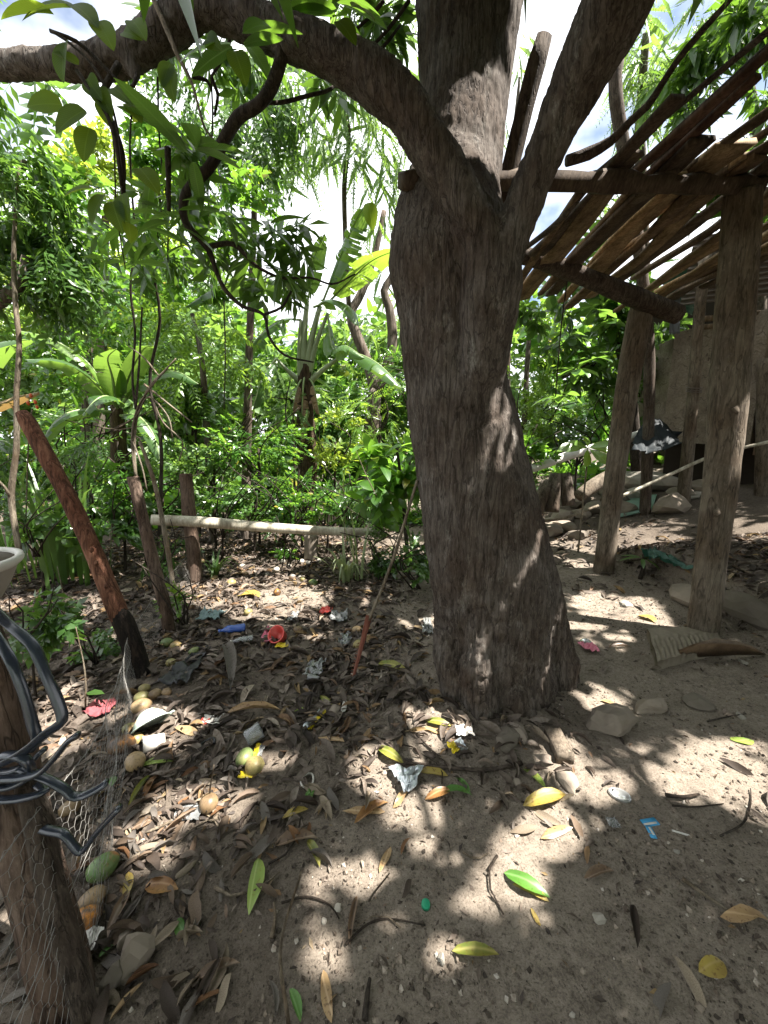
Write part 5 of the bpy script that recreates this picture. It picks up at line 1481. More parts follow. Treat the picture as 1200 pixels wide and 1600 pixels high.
# ---- bananas
def banana_leaf(pts, wid, parent, mat='banana_leaf', droop=0.55, torn=0.5, seed=0, name='leaf', stalk=0.12):
    """midrib through image points (px, py, Y); blade in torn strips each side"""
    rng = np.random.default_rng(500 + seed)
    P = np.array([at(*q) for q in pts])
    P, _ = spline(P, 0.01, 0.06)
    L = np.concatenate([[0], np.cumsum(np.linalg.norm(np.diff(P, axis=0), axis=1))])
    n = max(12, int(L[-1] / 0.05))
    s = np.linspace(0, L[-1], n + 1)
    Q = np.stack([np.interp(s, L, P[:, k]) for k in range(3)], -1)
    T = np.gradient(Q, axis=0); T /= np.linalg.norm(T, axis=1)[:, None]
    side = np.cross(T, [0, 0, 1.0]); side /= np.linalg.norm(side, axis=1)[:, None] + 1e-6
    up = np.cross(side, T)
    m = MB()
    for sg in (-1, 1):
        d = droop
        V, F = [], []
        prevtorn = True
        for k in range(n):
            t0, t1 = k / n, (k + 1) / n
            if t0 < stalk: continue
            w = [wid * max(0.0, math.sin(math.pi * min(1, ((t - stalk) / (1 - stalk)) ** 0.8 * 0.96 + 0.04))) ** 0.55 for t in (t0, t1)]
            tear = rng.random() < torn * 0.45
            if tear or prevtorn: d = droop * (0.5 + 1.0 * rng.random()); sw = rng.normal() * 0.10
            base = len(V)
            for kk, ww in ((k, w[0]), (k + 1, w[1])):
                for u in (0.0, 0.35, 0.7, 1.0):
                    a = d * u * 1.4
                    off = side[kk] * sg * ww * u * math.cos(a * 0.7) + up[kk] * ww * (0.22 * u - a * u * 0.75) + T[kk] * ww * u * (0.18 + sw * u)
                    if tear and kk == k + 1: off = off - T[kk] * 0.012 * u
                    V.append(Q[kk] + off)
            for u in range(3):
                F.append((base + u, base + u + 1, base + 5 + u, base + 4 + u))
            prevtorn = tear
        if V: m.add(np.array(V), F, rnd=rng.random() * 0.7)
    leaf = m.build(name, M[mat], parent)
    MB().add(*tube(Q, np.linspace(0.018, 0.004, len(Q)), 6, 0.1)).build('midrib', M['banana_rib'], leaf)
    return leaf
M['banana_rib'] = plain_mat('banana_rib', (0.22, 0.29, 0.12), 0.4, 0.4, 0.2, 12)
M['banana_stem'] = bark_mat('banana_stem', (0.022, 0.017, 0.012), (0.07, 0.052, 0.035), (0.14, 0.11, 0.07), vs=0.8)
M['banana_sheath'] = plain_mat('banana_sheath', (0.24, 0.28, 0.16), 0.45, 0.4, 0.35, 8)
bp = at(480, 735, 6.4)
ban = thing('banana_plant', 'tall banana plant with a dark shaggy stem standing behind the bamboo rail', 'banana plant', (bp[0], bp[1], g1(bp[0], bp[1])))
p, r = WP([(478, 840, 15, 6.4), (480, 735, 15, 6.4), (478, 660, 14, 6.4), (477, 600, 12, 6.4), (478, 570, 9, 6.4)])
MB().add(*tube(p, r, 12, 0.05, 0.3, 7, seed=1)).build('stem', M['banana_stem'], ban)
for k, (a, b, h) in enumerate((((478, 590), (500, 478), 5), ((476, 590), (480, 470), 5), ((480, 590), (512, 490), 4), ((472, 600), (470, 500), 4), ((480, 600), (540, 552), 3.5), ((474, 600), (432, 560), 3))):
    p, r = WP([(a[0], a[1], h + 3, 6.4), ((a[0] + b[0]) / 2 - 3, (a[1] + b[1]) / 2, h, 6.35), (b[0], b[1], h - 1.5, 6.3)])
    MB().add(*tube(p, r, 8, 0.1, 0.04)).build('leaf_stalk', M['banana_sheath'], ban)
banana_leaf([(505, 470, 6.3), (525, 420, 6.2), (545, 370, 6.1), (565, 330, 6.0), (590, 318, 5.9)], 0.24, ban, droop=0.9, torn=0.9, seed=1)
banana_leaf([(508, 478, 6.3), (545, 440, 6.1), (585, 405, 5.9), (640, 385, 5.8)], 0.30, ban, 'young_leaf', droop=0.35, torn=0.3, seed=2)
banana_leaf([(482, 470, 6.3), (450, 448, 6.1), (400, 440, 5.9), (340, 452, 5.7), (290, 480, 5.6)], 0.30, ban, droop=0.55, torn=0.6, seed=3)
banana_leaf([(540, 552, 6.2), (565, 555, 6.0), (595, 572, 5.8), (628, 606, 5.6)], 0.22, ban, droop=0.7, torn=0.3, seed=4)
banana_leaf([(512, 490, 6.3), (520, 545, 6.0), (540, 540, 5.8), (570, 560, 5.7)], 0.16, ban, droop=0.9, torn=0.6, seed=5)
banana_leaf([(480, 475, 6.3), (486, 440, 6.25), (492, 400, 6.2), (508, 365, 6.1)], 0.18, ban, droop=0.5, torn=0.5, seed=6)
banana_leaf([(470, 500, 6.3), (440, 500, 6.1), (410, 520, 5.9), (380, 560, 5.8)], 0.2, ban, droop=0.8, torn=0.6, seed=7)
banana_leaf([(432, 560, 6.3), (410, 590, 6.0), (395, 640, 5.9)], 0.14, ban, droop=1.0, torn=0.7, seed=8)
banana_leaf([(490, 480, 6.3), (520, 470, 6.1), (545, 480, 5.9), (560, 510, 5.8)], 0.2, ban, droop=0.5, torn=0.4, seed=9)
for k, (bx, by, Yd) in enumerate(((455, 650, 6.2), (500, 650, 6.2), (470, 700, 6.2))):
    banana_leaf([(478, 590, 6.4), ((478 + bx) / 2, 600, 6.25), (bx, by, Yd)], 0.08, ban, 'banana_dead', droop=1.2, torn=0.9, seed=20 + k, name='dead_leaf', stalk=0.3)
bp = at(185, 760, 4.9)
ban2 = thing('banana_plant', 'banana clump with broad torn leaves behind the leaning red brown post', 'banana plant', (bp[0], bp[1], g1(bp[0], bp[1])))
p, r = WP([(190, 840, 13, 4.9), (188, 740, 12, 4.9), (184, 660, 10, 4.9), (180, 630, 7, 4.9)])
MB().add(*tube(p, r, 12, 0.05, 0.25, 7, seed=2)).build('stem', M['banana_stem'], ban2)
for k, (pts, w, mt, dr_, to) in enumerate((
    ([(182, 640, 4.9), (150, 600, 4.7), (100, 565, 4.5), (40, 562, 4.4)], 0.17, 'banana_leaf', 0.6, 0.3),
    ([(182, 640, 4.9), (140, 570, 4.8), (80, 530, 4.7), (20, 515, 4.6)], 0.15, 'young_leaf', 0.5, 0.3),
    ([(184, 640, 4.9), (176, 590, 4.7), (168, 560, 4.5), (182, 545, 4.4)], 0.16, 'banana_leaf', 0.4, 0.3),
    ([(184, 640, 4.9), (170, 620, 4.5), (150, 625, 4.3), (120, 660, 4.2)], 0.16, 'banana_leaf', 0.5, 0.2),
    ([(184, 640, 4.9), (205, 580, 4.8), (225, 545, 4.7), (240, 540, 4.6)], 0.17, 'banana_leaf', 0.3, 0.2),
    ([(184, 640, 4.9), (220, 600, 4.8), (270, 580, 4.7), (310, 600, 4.6)], 0.13, 'banana_leaf', 0.8, 0.4),
    ([(184, 650, 4.9), (215, 650, 4.7), (240, 680, 4.6), (250, 720, 4.5)], 0.13, 'banana_leaf', 0.6, 0.4),
    ([(182, 645, 4.9), (130, 640, 4.6), (90, 655, 4.4), (60, 700, 4.3)], 0.13, 'banana_leaf', 0.7, 0.4))):
    banana_leaf(pts, w, ban2, mt, dr_, to, seed=40 + k)
bp = at(-60, 760, 4.4)
ban3 = thing('banana_plant', 'banana plant at the left edge with a drying brown leaf over the leaning post', 'banana plant', (bp[0], bp[1], g1(bp[0], bp[1])))
p, r = WP([(-70, 840, 14, 4.4), (-66, 740, 13, 4.4), (-60, 660, 10, 4.4)])
MB().add(*tube(p, r, 12, 0.05, 0.25, 7, seed=3)).build('stem', M['banana_stem'], ban3)
banana_leaf([(-60, 665, 4.4), (-20, 640, 4.2), (25, 622, 4.0), (62, 612, 3.9)], 0.12, ban3, 'banana_dead', 0.7, 0.3, seed=60, name='dead_leaf')
banana_leaf([(-60, 660, 4.4), (-40, 590, 4.2), (0, 540, 4.0), (50, 530, 3.9)], 0.16, ban3, 'banana_leaf', 0.6, 0.3, seed=61)
banana_leaf([(-60, 660, 4.4), (-30, 690, 4.2), (10, 690, 4.0), (40, 720, 3.9)], 0.13, ban3, 'banana_leaf', 0.7, 0.3, seed=62)
M['blossom'] = plain_mat('orange_blossom', (0.55, 0.09, 0.02), 0.5, 0.3, 0.3, 40)
fl = thing('flower_head', 'small red orange flower cluster beside the top of the leaning post', 'flower', at(52, 622, 3.6))
for k, (px, py) in enumerate(((48, 618), (55, 628), (58, 636), (44, 630))):
    V, F = rockgeo((0.016, 0.012, 0.022), 3 + k, 0.3, 1, 0)
    MB().add(V + at(px, py, 3.6), F).build('petal', M['blossom'], fl)
MB().add(*tube([at(50, 640, 3.6), at(44, 700, 3.62), at(40, 830, 3.7)], 0.006, 6)).build('stem', M['bark_pale'], fl)

# ---- blades: cane, grass, tufts
def blades(name, label, cat, px, py, Yd, n_, h, w, spread, mat, seed, group=None, bend=0.6, base_r=0.06, parts=0):
    rng = np.random.default_rng(700 + seed)
    b = at(px, py, Yd); b[2] = g1(b[0], b[1])
    t = thing(name, label, cat, b, group)
    m = MB()
    for i in range(n_):
        a = rng.random() * 6.283
        l = h * rng.uniform(0.55, 1.1)
        o = b + np.array([math.cos(a), math.sin(a), 0]) * base_r * rng.random()
        out = np.array([math.cos(a), math.sin(a), 0]) * spread * l * rng.uniform(0.3, 1)
        ts = np.linspace(0, 1, 6)
        C = o + np.outer(ts ** 1.6, out) + np.outer(ts - bend * rng.uniform(0.2, 1) * ts ** 3, [0, 0, l])
        T = np.gradient(C, axis=0); s = np.cross(T, [math.cos(a), math.sin(a), 0.3]); s /= np.linalg.norm(s, axis=1)[:, None]
        ww = w * np.array([0.7, 1, 1, 0.8, 0.5, 0.03])[:, None]
        V = np.stack([C - s * ww, C + np.cross(s, T) * 0.0 - T * 0.0 + np.array([0, 0, -0.002]), C + s * ww], 1).reshape(-1, 3)
        F = [q for k in range(5) for q in ((k * 3, k * 3 + 1, k * 3 + 4, k * 3 + 3), (k * 3 + 1, k * 3 + 2, k * 3 + 5, k * 3 + 4))]
        if i < parts: MB().add(V, F, rnd=rng.random()).build('leaf', M[mat], t)
        else: m.add(V, F, rnd=rng.random())
    if m.n: props(m.build('foliage', M[mat], t), kind='stuff')
    return t
blades('cane_clump', 'tall cane clump with upright strap leaves at the left', 'cane', 85, 800, 4.0, 70, 1.6, 0.022, 0.35, 'blade', 1, base_r=0.45)
blades('cane_clump', 'loose cane clump at the left edge behind the sapling', 'cane', 0, 800, 4.4, 50, 1.6, 0.02, 0.4, 'blade', 2, base_r=0.4)
blades('tall_grass', 'bright tall grass in the clearing behind the spiky tuft', 'grass', 535, 770, 7.0, 90, 1.2, 0.014, 0.3, 'blade', 3, base_r=0.6)
blades('spiky_tuft', 'pale spiky tuft with long narrow leaves in front of the bamboo rail', 'tuft', 540, 905, 4.0, 30, 0.60, 0.017, 0.60, 'blade_pale', 4, bend=0.95, base_r=0.09, parts=30)
blades('spiky_tuft', 'upright pair of pale leaves rising from the spiky tuft before the bamboo rail', 'tuft', 560, 900, 3.98, 6, 1.0, 0.016, 0.22, 'blade_pale', 5, bend=0.1, base_r=0.05, parts=6)
blades('dark_tuft', 'dark strap leaved tuft on the rail beside the stump post', 'tuft', 330, 815, 4.15, 24, 0.42, 0.013, 0.8, 'blade', 6, bend=0.9, base_r=0.05, parts=24)

# ---- saplings, vines, twig tangle at the left
def stemthing(name, label, cat, mainpts, subs, mat, seed=0, group=None):
    p, r = WP(mainpts)
    base = p[0]
    t = thing(name, label, cat, base, group)
    MB().add(*tube(p, r, 7, 0.04, 0.15, 5, seed=seed)).build('stem', M[mat], t)
    for k, s_ in enumerate(subs):
        p, r = WP(s_)
        MB().add(*tube(p, r, 6, 0.04, 0.15, 5, seed=seed + k)).build('twig', M[mat], t)
    return t
stemthing('sapling', 'crooked pale sapling stem at the left edge above the bowl', 'sapling', [(30, 860, 4, 3.0), (18, 780, 4.5, 3.0), (26, 700, 4, 3.0), (26, 620, 3.6, 3.0), (30, 540, 3.6, 3.0), (24, 470, 3.5, 3.0), (22, 380, 3, 3.0), (30, 260, 2, 3.0)], [[(18, 780, 3, 3.0), (6, 760, 2, 2.95), (-10, 745, 1.5, 2.9)]], 'bark_pale', 1)
stemthing('sapling', 'thin pale leaning stem right of the slim dark post', 'sapling', [(272, 925, 3.6, 3.5), (262, 860, 3.6, 3.5), (245, 770, 3.4, 3.5), (230, 720, 3, 3.5), (218, 690, 2.5, 3.5)], [], 'bark_pale', 2)
stemthing('hanging_vine', 'dark hanging vine dropping from the crown to the top of the slim post', 'vine', [(212, 640, 1.8, 3.2), (207, 590, 1.8, 3.2), (211, 520, 1.7, 3.16), (204, 450, 1.7, 3.1), (212, 380, 1.6, 3.05), (207, 310, 1.5, 2.95), (203, 230, 1.4, 2.8), (208, 140, 1.4, 2.4)], [[(212, 640, 2, 3.2), (218, 560, 1.6, 3.15), (222, 480, 1.5, 3.1)]], 'bark_thin', 3)
tw = [[(212, 745, 1.6, 3.1), (206, 690, 1.5, 3.1), (214, 640, 1.4, 3.1), (240, 600, 1.3, 3.1), (275, 560, 1.0, 3.1)], [(214, 650, 1.4, 3.1), (232, 620, 1.3, 3.1), (262, 650, 1.2, 3.1), (270, 685, 1, 3.1)], [(225, 600, 1.6, 3.1), (262, 630, 1.3, 3.1), (300, 660, 1.1, 3.1)], [(240, 625, 1.2, 3.1), (255, 660, 1.2, 3.1), (285, 690, 1.0, 3.1), (280, 720, 0.8, 3.1)], [(208, 690, 1.2, 3.05), (222, 730, 1.1, 3.05), (230, 768, 0.9, 3.05)], [(250, 590, 1.3, 3.1), (226, 560, 1.2, 3.1), (200, 540, 1, 3.1)], [(214, 650, 1.2, 3.1), (180, 670, 1, 3.1), (150, 665, .8, 3.1)]]
stemthing('twig_tangle', 'tangle of thin bleached twigs above the slim dark post', 'twigs', [(213, 755, 2, 3.12), (210, 700, 2.2, 3.12), (214, 650, 2.4, 3.12), (234, 605, 2, 3.12), (262, 575, 1.5, 3.12)], tw, 'bark_pale', 4)
for k, (pts, lab) in enumerate((([(330, 120, 1.4, 2.4), (332, 200, 1.3, 2.6), (325, 300, 1.2, 2.8), (330, 420, 1, 3.0)], 'thin vine hanging left of the crooked branch'), ([(246, 120, 1.5, 2.2), (250, 230, 1.3, 2.4), (262, 330, 1.2, 2.6), (262, 420, 1, 2.8)], 'thin vine hanging straight down from the left limb'), ([(165, 130, 1.3, 2.0), (178, 230, 1.2, 2.1), (182, 330, 1, 2.2), (196, 420, 0.8, 2.3)], 'thin vine hanging from the left limb beside the broad yellow green leaves'), ([(886, 440, 1.1, 3.6), (876, 520, 1.0, 3.6), (868, 620, 0.9, 3.6)], 'thin dark cord of vine hanging from the shelter slats'), ([(350, 470, 1, 4.2), (352, 560, 1, 4.2), (350, 640, .8, 4.2)], 'thin vine hanging in front of the thicket'))):
    stemthing('hanging_vine', lab, 'vine', pts, [], 'bark_thin', 10 + k)
for k, (px, py, n_) in enumerate(((130, 1090, 0), (60, 985, 0), (165, 880, 0), (110, 1040, 0))):
    b = at(px, py, 1.9 + 0.35 * k)
    q = np.array([b[0], b[1], g1(b[0], b[1])])
    t = thing('weed_stalk', 'thin dry weed stalk behind the netting, %s' % ('nearest the rubber strips', 'nearest the bowl', 'beside the leaning post', 'between bowl and leaning post')[k], 'weed', q)
    MB().add(*tube([q, q + np.array([0.03, 0, 0.25]), q + np.array([0.0, 0.02, 0.5])], [0.005, 0.004, 0.002], 6, 0.04, 0.1, 6)).build('stem', M['bark_pale'], t)
    for j in range(5):
        put_leaf(leafmesh('leaf', leaf_t(0.1, 0.05, (0, 0.3, 0.7, 1), OVATE), 'bush_leaf_dark') if j == 0 and k == 0 else WEED_ME, t, q + np.array([0.02, 0, 0.12 + 0.09 * j]), (math.cos(j * 2.4), math.sin(j * 2.4), 0.1), 1.0)
        if k == 0 and j == 0: WEED_ME = t.children[-1].data

# ---- the big yellow-green climber leaves under the left limb
lm_cl = leafmesh('leaf', leaf_t(0.17, 0.11, (0, 0.05, 0.12, 0.22, 0.35, 0.5, 0.64, 0.78, 0.9, 1), OVATE, 0.25, 0.25, stalk=0.02), 'climber_leaf')
cl = thing('climber', 'climber with broad yellow green leaves hanging round the left limb', 'climber', at(190, 120, 1.95))
for pts in ([(80, 48, 2.2, 1.9), (112, 70, 2, 1.88), (150, 110, 2, 1.86), (176, 170, 1.8, 1.86), (190, 250, 1.5, 1.87), (190, 340, 1, 1.9)], [(120, 110, 3, 1.85), (140, 140, 3, 1.84), (165, 175, 3, 1.84), (180, 220, 3, 1.84), (190, 290, 2.4, 1.84)]):
    p, r = WP(pts); MB().add(*tube(p, r, 6, 0.03, 0.15, 6)).build('stem', M['bark_thin'], cl)
rng = np.random.default_rng(9)
for px, py, dx, dz, s in ((105, 165, -1, -0.1, .8), (140, 170, -.6, -0.5, .9), (142, 195, -.2, -1, .8), (128, 105, -.8, .4, .55), (105, 60, -.2, -1, .9), (130, 15, -.8, -.2, 1.2), (95, 25, -.9, -.1, 1.1), (110, 5, .7, -.5, .9), (150, 30, .5, -.7, .8), (135, 120, .4, -.6, .7), (150, 135, .5, -.8, .7), (175, 135, .6, -.5, .7), (160, 155, .3, -.9, .6), (165, 300, -.4, -.8, .8), (175, 310, .3, -.9, .8), (150, 295, -.8, -.2, .7), (190, 300, .2, -.9, .7), (200, 160, .5, -.6, .6), (205, 30, .4, -.5, .7), (190, 50, .6, -.3, .6), (235, 160, .3, -.8, .5), (200, 345, .3, -.8, .55), (265, 105, .1, -1, .7), (268, 95, -.3, -.9, .6), (320, 60, .4, -.4, .6), (365, 75, .4, -1, .8), (545, 10, .8, -.4, .7), (525, 30, .6, -.7, .7), (215, 260, .7, -.7, .8)):
    put_leaf(lm_cl, cl, at(px, py, 1.86), (dx, -0.35, dz), s, up=(0.1, -0.8, 0.6), jit=0.35, rng=rng)
nl = thing('sunlit_leaf', 'single bright heart shaped leaf against the white sky left of the great trunk', 'leaf', at(575, 330, 3.2))
put_leaf(lm_cl, nl, at(575, 312, 3.2), (0.2, 0, -1), 1.0, up=(0, -1, 0.1), jit=0.05)
# ---- young plants at the right
lm_pale = leafmesh('leaf', leaf_t(0.30, 0.135, (0, 0.05, 0.12, 0.22, 0.35, 0.5, 0.64, 0.78, 0.9, 1), OBOV, 0.2, 0.2, stalk=0.02), 'pale_leaf_near')
yp = thing('young_plant', 'young plant with a rosette of large glossy pale leaves before the white pipe', 'plant', gp(918, 800))
b = np.array(yp.location)
c = at(918, 700, 4.6)
MB().add(*tube([np.array([c[0], c[1], g1(c[0], c[1])]), c + np.array([0.01, 0, -0.2]), c], [0.012, 0.010, 0.008], 8, 0.05, 0.1, 5)).build('stem', M['bark_pale'], yp)
for ang, el, s in ((200, -.05, 1.0), (160, -.1, .9), (235, .1, .85), (285, -.55, .95), (330, -.25, 1.05), (20, 0.05, .9), (75, .5, .9), (115, .25, .8), (255, -.7, .9), (310, .2, .7)):
    a = math.radians(ang)
    put_leaf(lm_pale, yp, c, (math.cos(a), 0.7 * math.sin(a), el * 0.8 + 0.12), s * 1.15, up=(0.1, -0.75, 0.65), jit=0.18, rng=rng)
sp_ = gp(1000, 905)
sp2 = thing('seedling', 'low seedling with a few yellow green leaves beside the left bark pole foot', 'plant', sp_)
MB().add(*tube([sp_, sp_ + np.array([0.02, 0, 0.14]), sp_ + np.array([0.0, 0, 0.26])], [0.02, 0.018, 0.008], 8, 0.04, 0.2, 6)).build('stem', M['bark_thin'], sp2)
for ang, el, s in ((180, .1, .62), (150, .2, .5), (20, -.1, .55), (60, .1, .5), (300, -.2, .5), (240, -.1, .5), (350, .15, .6)):
    a = math.radians(ang)
    put_leaf(lm_m, sp2, sp_ + np.array([0, 0, 0.22]), (math.cos(a), math.sin(a), el), s * 1.3, jit=0.2, rng=rng)

# ---- unseen woods behind and beside the viewer, added to cut low sky light
wm = MB(); wr = np.random.default_rng(99)
for k in range(34):
    a = math.radians(100 + k * 10.0)
    if math.cos(a) * 7 > 3.0 and abs(math.sin(a)) < 0.8: continue
    R0 = wr.uniform(5.5, 8)
    fill(wm, (math.sin(a) * R0, math.cos(a) * R0 - 0.5, wr.uniform(0.8, 4.5)), 1.5, 70, T_OV, 1.8, wr, 0.1, keep=lambda q: (q[:, 1] < 0.2))
for k in range(10):
    fill(wm, (wr.uniform(-4, 5), wr.uniform(-7, -4.5), wr.uniform(1, 6)), 1.6, 80, T_OV, 1.9, wr, 0.1)
props(wm.build('woods', M['bush_leaf_dark']), 'dense green woods, unseen behind the viewer, added to cut sky light', 'woods', kind='stuff')
# ================================================================== what lies on the ground
M['dry'] = dry_mat('dry_leaf', [(0.0, (0.035, 0.027, 0.022)), (0.3, (0.085, 0.066, 0.052)), (0.6, (0.145, 0.116, 0.093)), (0.8, (0.21, 0.175, 0.145)), (0.9, (0.17, 0.10, 0.055)), (0.96, (0.27, 0.19, 0.09)), (1.0, (0.33, 0.29, 0.24))])
TONES = ('dark brown', 'grey', 'brown', 'pale tan', 'rust brown')
for k, (c0, c1) in enumerate((((0.035, 0.026, 0.02), (0.075, 0.055, 0.042)), ((0.10, 0.088, 0.076), (0.17, 0.15, 0.13)), ((0.09, 0.065, 0.045), (0.16, 0.115, 0.08)), ((0.20, 0.16, 0.115), (0.30, 0.245, 0.18)), ((0.13, 0.065, 0.032), (0.21, 0.11, 0.05)))):
    M['dry_tone%d' % k] = dry_mat('dead_leaf_' + TONES[k].replace(' ', '_'), [(0.0, c0), (1.0, c1)])
LAND = ((225, 1125, 'the enamel bowl'), (258, 1155, 'the white cup'), (392, 1195, 'the pair of round mangoes'), (327, 1257, 'the lone olive mango'), (636, 1224, 'the foil scrap'), (162, 1357, 'the blushed mango'), (140, 1430, 'the rotten mango'), (384, 985, 'the blue bottle'), (440, 995, 'the red cup'), (551, 1060, 'the foot of the leaning pole'), (396, 1390, 'the long yellow green leaf'), (250, 1388, 'the orange cupped leaf'), (665, 1411, 'the green bottle cap'), (968, 1243, 'the clear plastic tray'), (822, 1390, 'the arching dark green leaf'), (512, 1560, 'the long tan leaf at the bottom'), (480, 1222, 'the pale ring'), (714, 1171, 'the snack wrapper'), (497, 1125, 'the wrapper strip'), (365, 1040, 'the leaning dry sheath'), (400, 1115, 'the broad crumpled sheath'), (220, 1200, 'the green leaf below the cup'), (130, 1590, 'the near fence post foot'), (235, 1080, 'the mango heap'), (340, 1520, 'the long brown leaf'), (550, 1440, 'the rolled brown leaf'), (460, 1320, 'the broad dark curled leaf'), (570, 1275, 'the sunlit tan leaves'), (1016, 1298, 'the blue card packet'), (1065, 1010, 'the ribbed slab'), (950, 1135, 'the big smooth rock'), (790, 1150, 'the stones at the trunk foot'), (700, 1080, 'the left of the trunk foot'), (850, 1265, 'the spotted yellow leaf'), (1110, 1515, 'the short curled yellow leaf'), (1160, 1440, 'the big tan leaf'), (743, 1490, 'the bow shaped olive leaf'), (920, 1000, 'the domed clear plastic'), (945, 880, 'the left bark pole'), (540, 900, 'the spiky tuft'), (480, 1080, 'the milky crushed bottle'), (280, 1060, 'the dark plastic bag'), (158, 1110, 'the red cloth'), (260, 1000, 'the slim post foot'), (590, 1185, 'the olive yellow leaf'), (280, 1290, 'the straight stick'), (300, 1380, 'the sunlit litter'), (420, 1250, 'the litter between mangoes and ring'))
def landmark(x, y):
    return min(LAND, key=lambda t_: (t_[0] - x) ** 2 + (t_[1] - y) ** 2)[2]
def leafcol(name, c0, c1, spot=(0.14, 0.07, 0.02)):
    n = NT(name)
    v = n.obj()
    f = n.noise(v, 14, 4, 0.6)
    s = n.noise(v, 90, 3, 0.6)
    col = n.ramp(f, [(0.35, c0), (0.65, c1)])
    col = n.mix(n.ramp(s, [(0.56, (0, 0, 0)), (0.68, (0.8, 0.8, 0.8))]), col, spot)
    sx = n.new('ShaderNodeSeparateXYZ'); n.lk(n.attr('lc'), sx.inputs[0])
    mid = n.ramp(n.math('ABSOLUTE', sx.outputs['Y']), [(0.0008, (0.6, 0.6, 0.6)), (0.003, (0, 0, 0))])
    col = n.mix(mid, col, tuple(min(1, x * 1.3 + 0.08) for x in c1))
    n.set(col, 0.42, 0.45)
    t = n.new('ShaderNodeBsdfTranslucent'); n.lk(col, t.inputs['Color'])
    ms = n.new('ShaderNodeMixShader'); ms.inputs[0].default_value = 0.2
    n.lk(n.b.outputs[0], ms.inputs[1]); n.lk(t.outputs[0], ms.inputs[2]); n.lk(ms.outputs[0], n.out.inputs['Surface'])
    return n.m
M['lf_yellow'] = leafcol('yellowed_leaf', (0.36, 0.28, 0.06), (0.29, 0.20, 0.05))
M['lf_olive'] = leafcol('olive_leaf', (0.12, 0.16, 0.025), (0.30, 0.25, 0.05))
M['lf_green'] = leafcol('fallen_green_leaf', (0.055, 0.15, 0.022), (0.09, 0.20, 0.03), (0.05, 0.08, 0.01))
M['lf_pale'] = leafcol('fallen_pale_green_leaf', (0.20, 0.30, 0.05), (0.26, 0.33, 0.07), (0.2, 0.16, 0.03))
M['lf_tan'] = leafcol('tan_leaf', (0.30, 0.19, 0.095), (0.40, 0.27, 0.13), (0.12, 0.06, 0.025))
M['lf_orange'] = leafcol('orange_brown_leaf', (0.21, 0.095, 0.03), (0.30, 0.16, 0.05), (0.08, 0.035, 0.015))
M['lf_brown'] = leafcol('brown_leaf', (0.12, 0.075, 0.045), (0.22, 0.15, 0.095), (0.06, 0.035, 0.02))

def curled(L, W, fold, droop, wave, seed, prof=LANCE, twist=0.0):
    V, F = leaf_t(L, W, (0, 0.12, 0.3, 0.5, 0.7, 0.87, 1), prof, fold, droop, wave, 0.0, seed)
    t = V[:, 0] / L
    V[:, 2] += droop * L * t * t                                # undo, then arch about the middle
    V[:, 2] += -droop * L * ((t - 0.5) ** 2 - 0.25)
    a = twist * (t - 0.5)
    y, z = V[:, 1].copy(), V[:, 2].copy()
    V[:, 1] = y * np.cos(a) - z * np.sin(a); V[:, 2] = y * np.sin(a) + z * np.cos(a)
    V[:, 1] += 0.06 * L * np.sin(t * 3.0 + seed)
    V[:, 0] -= L / 2
    V[:, 2] -= V[:, 2].min()
    return V, F
CUR = [curled(1.0, 0.26, f, d_, w, k, tw_) if False else curled(1.0, wd, f, d_, w, k, LANCE, tw_) for k, (wd, f, d_, w, tw_) in enumerate(((.27, .5, .25, .01, .3), (.25, 1.1, .35, .02, -.5), (.29, .25, -.15, .02, .8), (.30, .8, .5, .01, -.2), (.22, 1.8, .15, .01, .6), (.32, .4, .6, .02, -1.0), (.26, -.5, .2, .02, .4), (.20, 2.2, .3, .01, -.4)))]

lr = np.random.default_rng(31)
EDGE = np.array([(880, 600), (1000, 650), (1060, 690), (1110, 690), (1180, 610), (1250, 540), (1320, 430), (1400, 340), (1500, 300), (1610, 270)], float)
def litter_density(P):
    px, py, dep = project(P)
    e = np.interp(py, EDGE[:, 0], EDGE[:, 1]) + 60 * fbm(P * 2.3 + 5, 2)
    d_ = sstep(60, -60, px - e)
    d_ = np.maximum(d_, 0.55 * np.exp(-((P[:, 0] - 0.45) ** 2 + (P[:, 1] - 1.75) ** 2) / 0.16))
    d_ = d_ * (0.35 + 0.65 * sstep(-0.35, 0.25, fbm(P * 3.3 + 12, 3))) 
    d_ = np.where(py > 1360, d_ * 0.55, d_)
    d_ = np.maximum(d_, 0.008)
    d_ = np.where((P[:, 0] > 2.7) & (P[:, 1] > 2.2) & (P[:, 1] < 4.4), 0.6, d_)
    d_ = np.where((P[:, 0] > 1.2) & (P[:, 1] > 3.3), np.maximum(d_, 0.22 * (0.3 + sstep(-.1, .4, fbm(P * 2 + 8, 2)))), d_)
    d_ = np.where((np.abs(P[:, 0] - sc_[0] - 0.1) < 0.35) & (np.abs(P[:, 1] - sc_[1]) < 0.25), 0.15 * d_, d_)
    d_ = np.where((P[:, 0] < -0.35 - 0.0 * px) & (py > 1420) & (px > 140), d_ * 0.7, d_)
    inside = ((P[:, 0] - 0.56) ** 2 + (P[:, 1] - 2.17) ** 2) < 0.29 ** 2
    return np.where(inside, 0, d_), px, py, dep
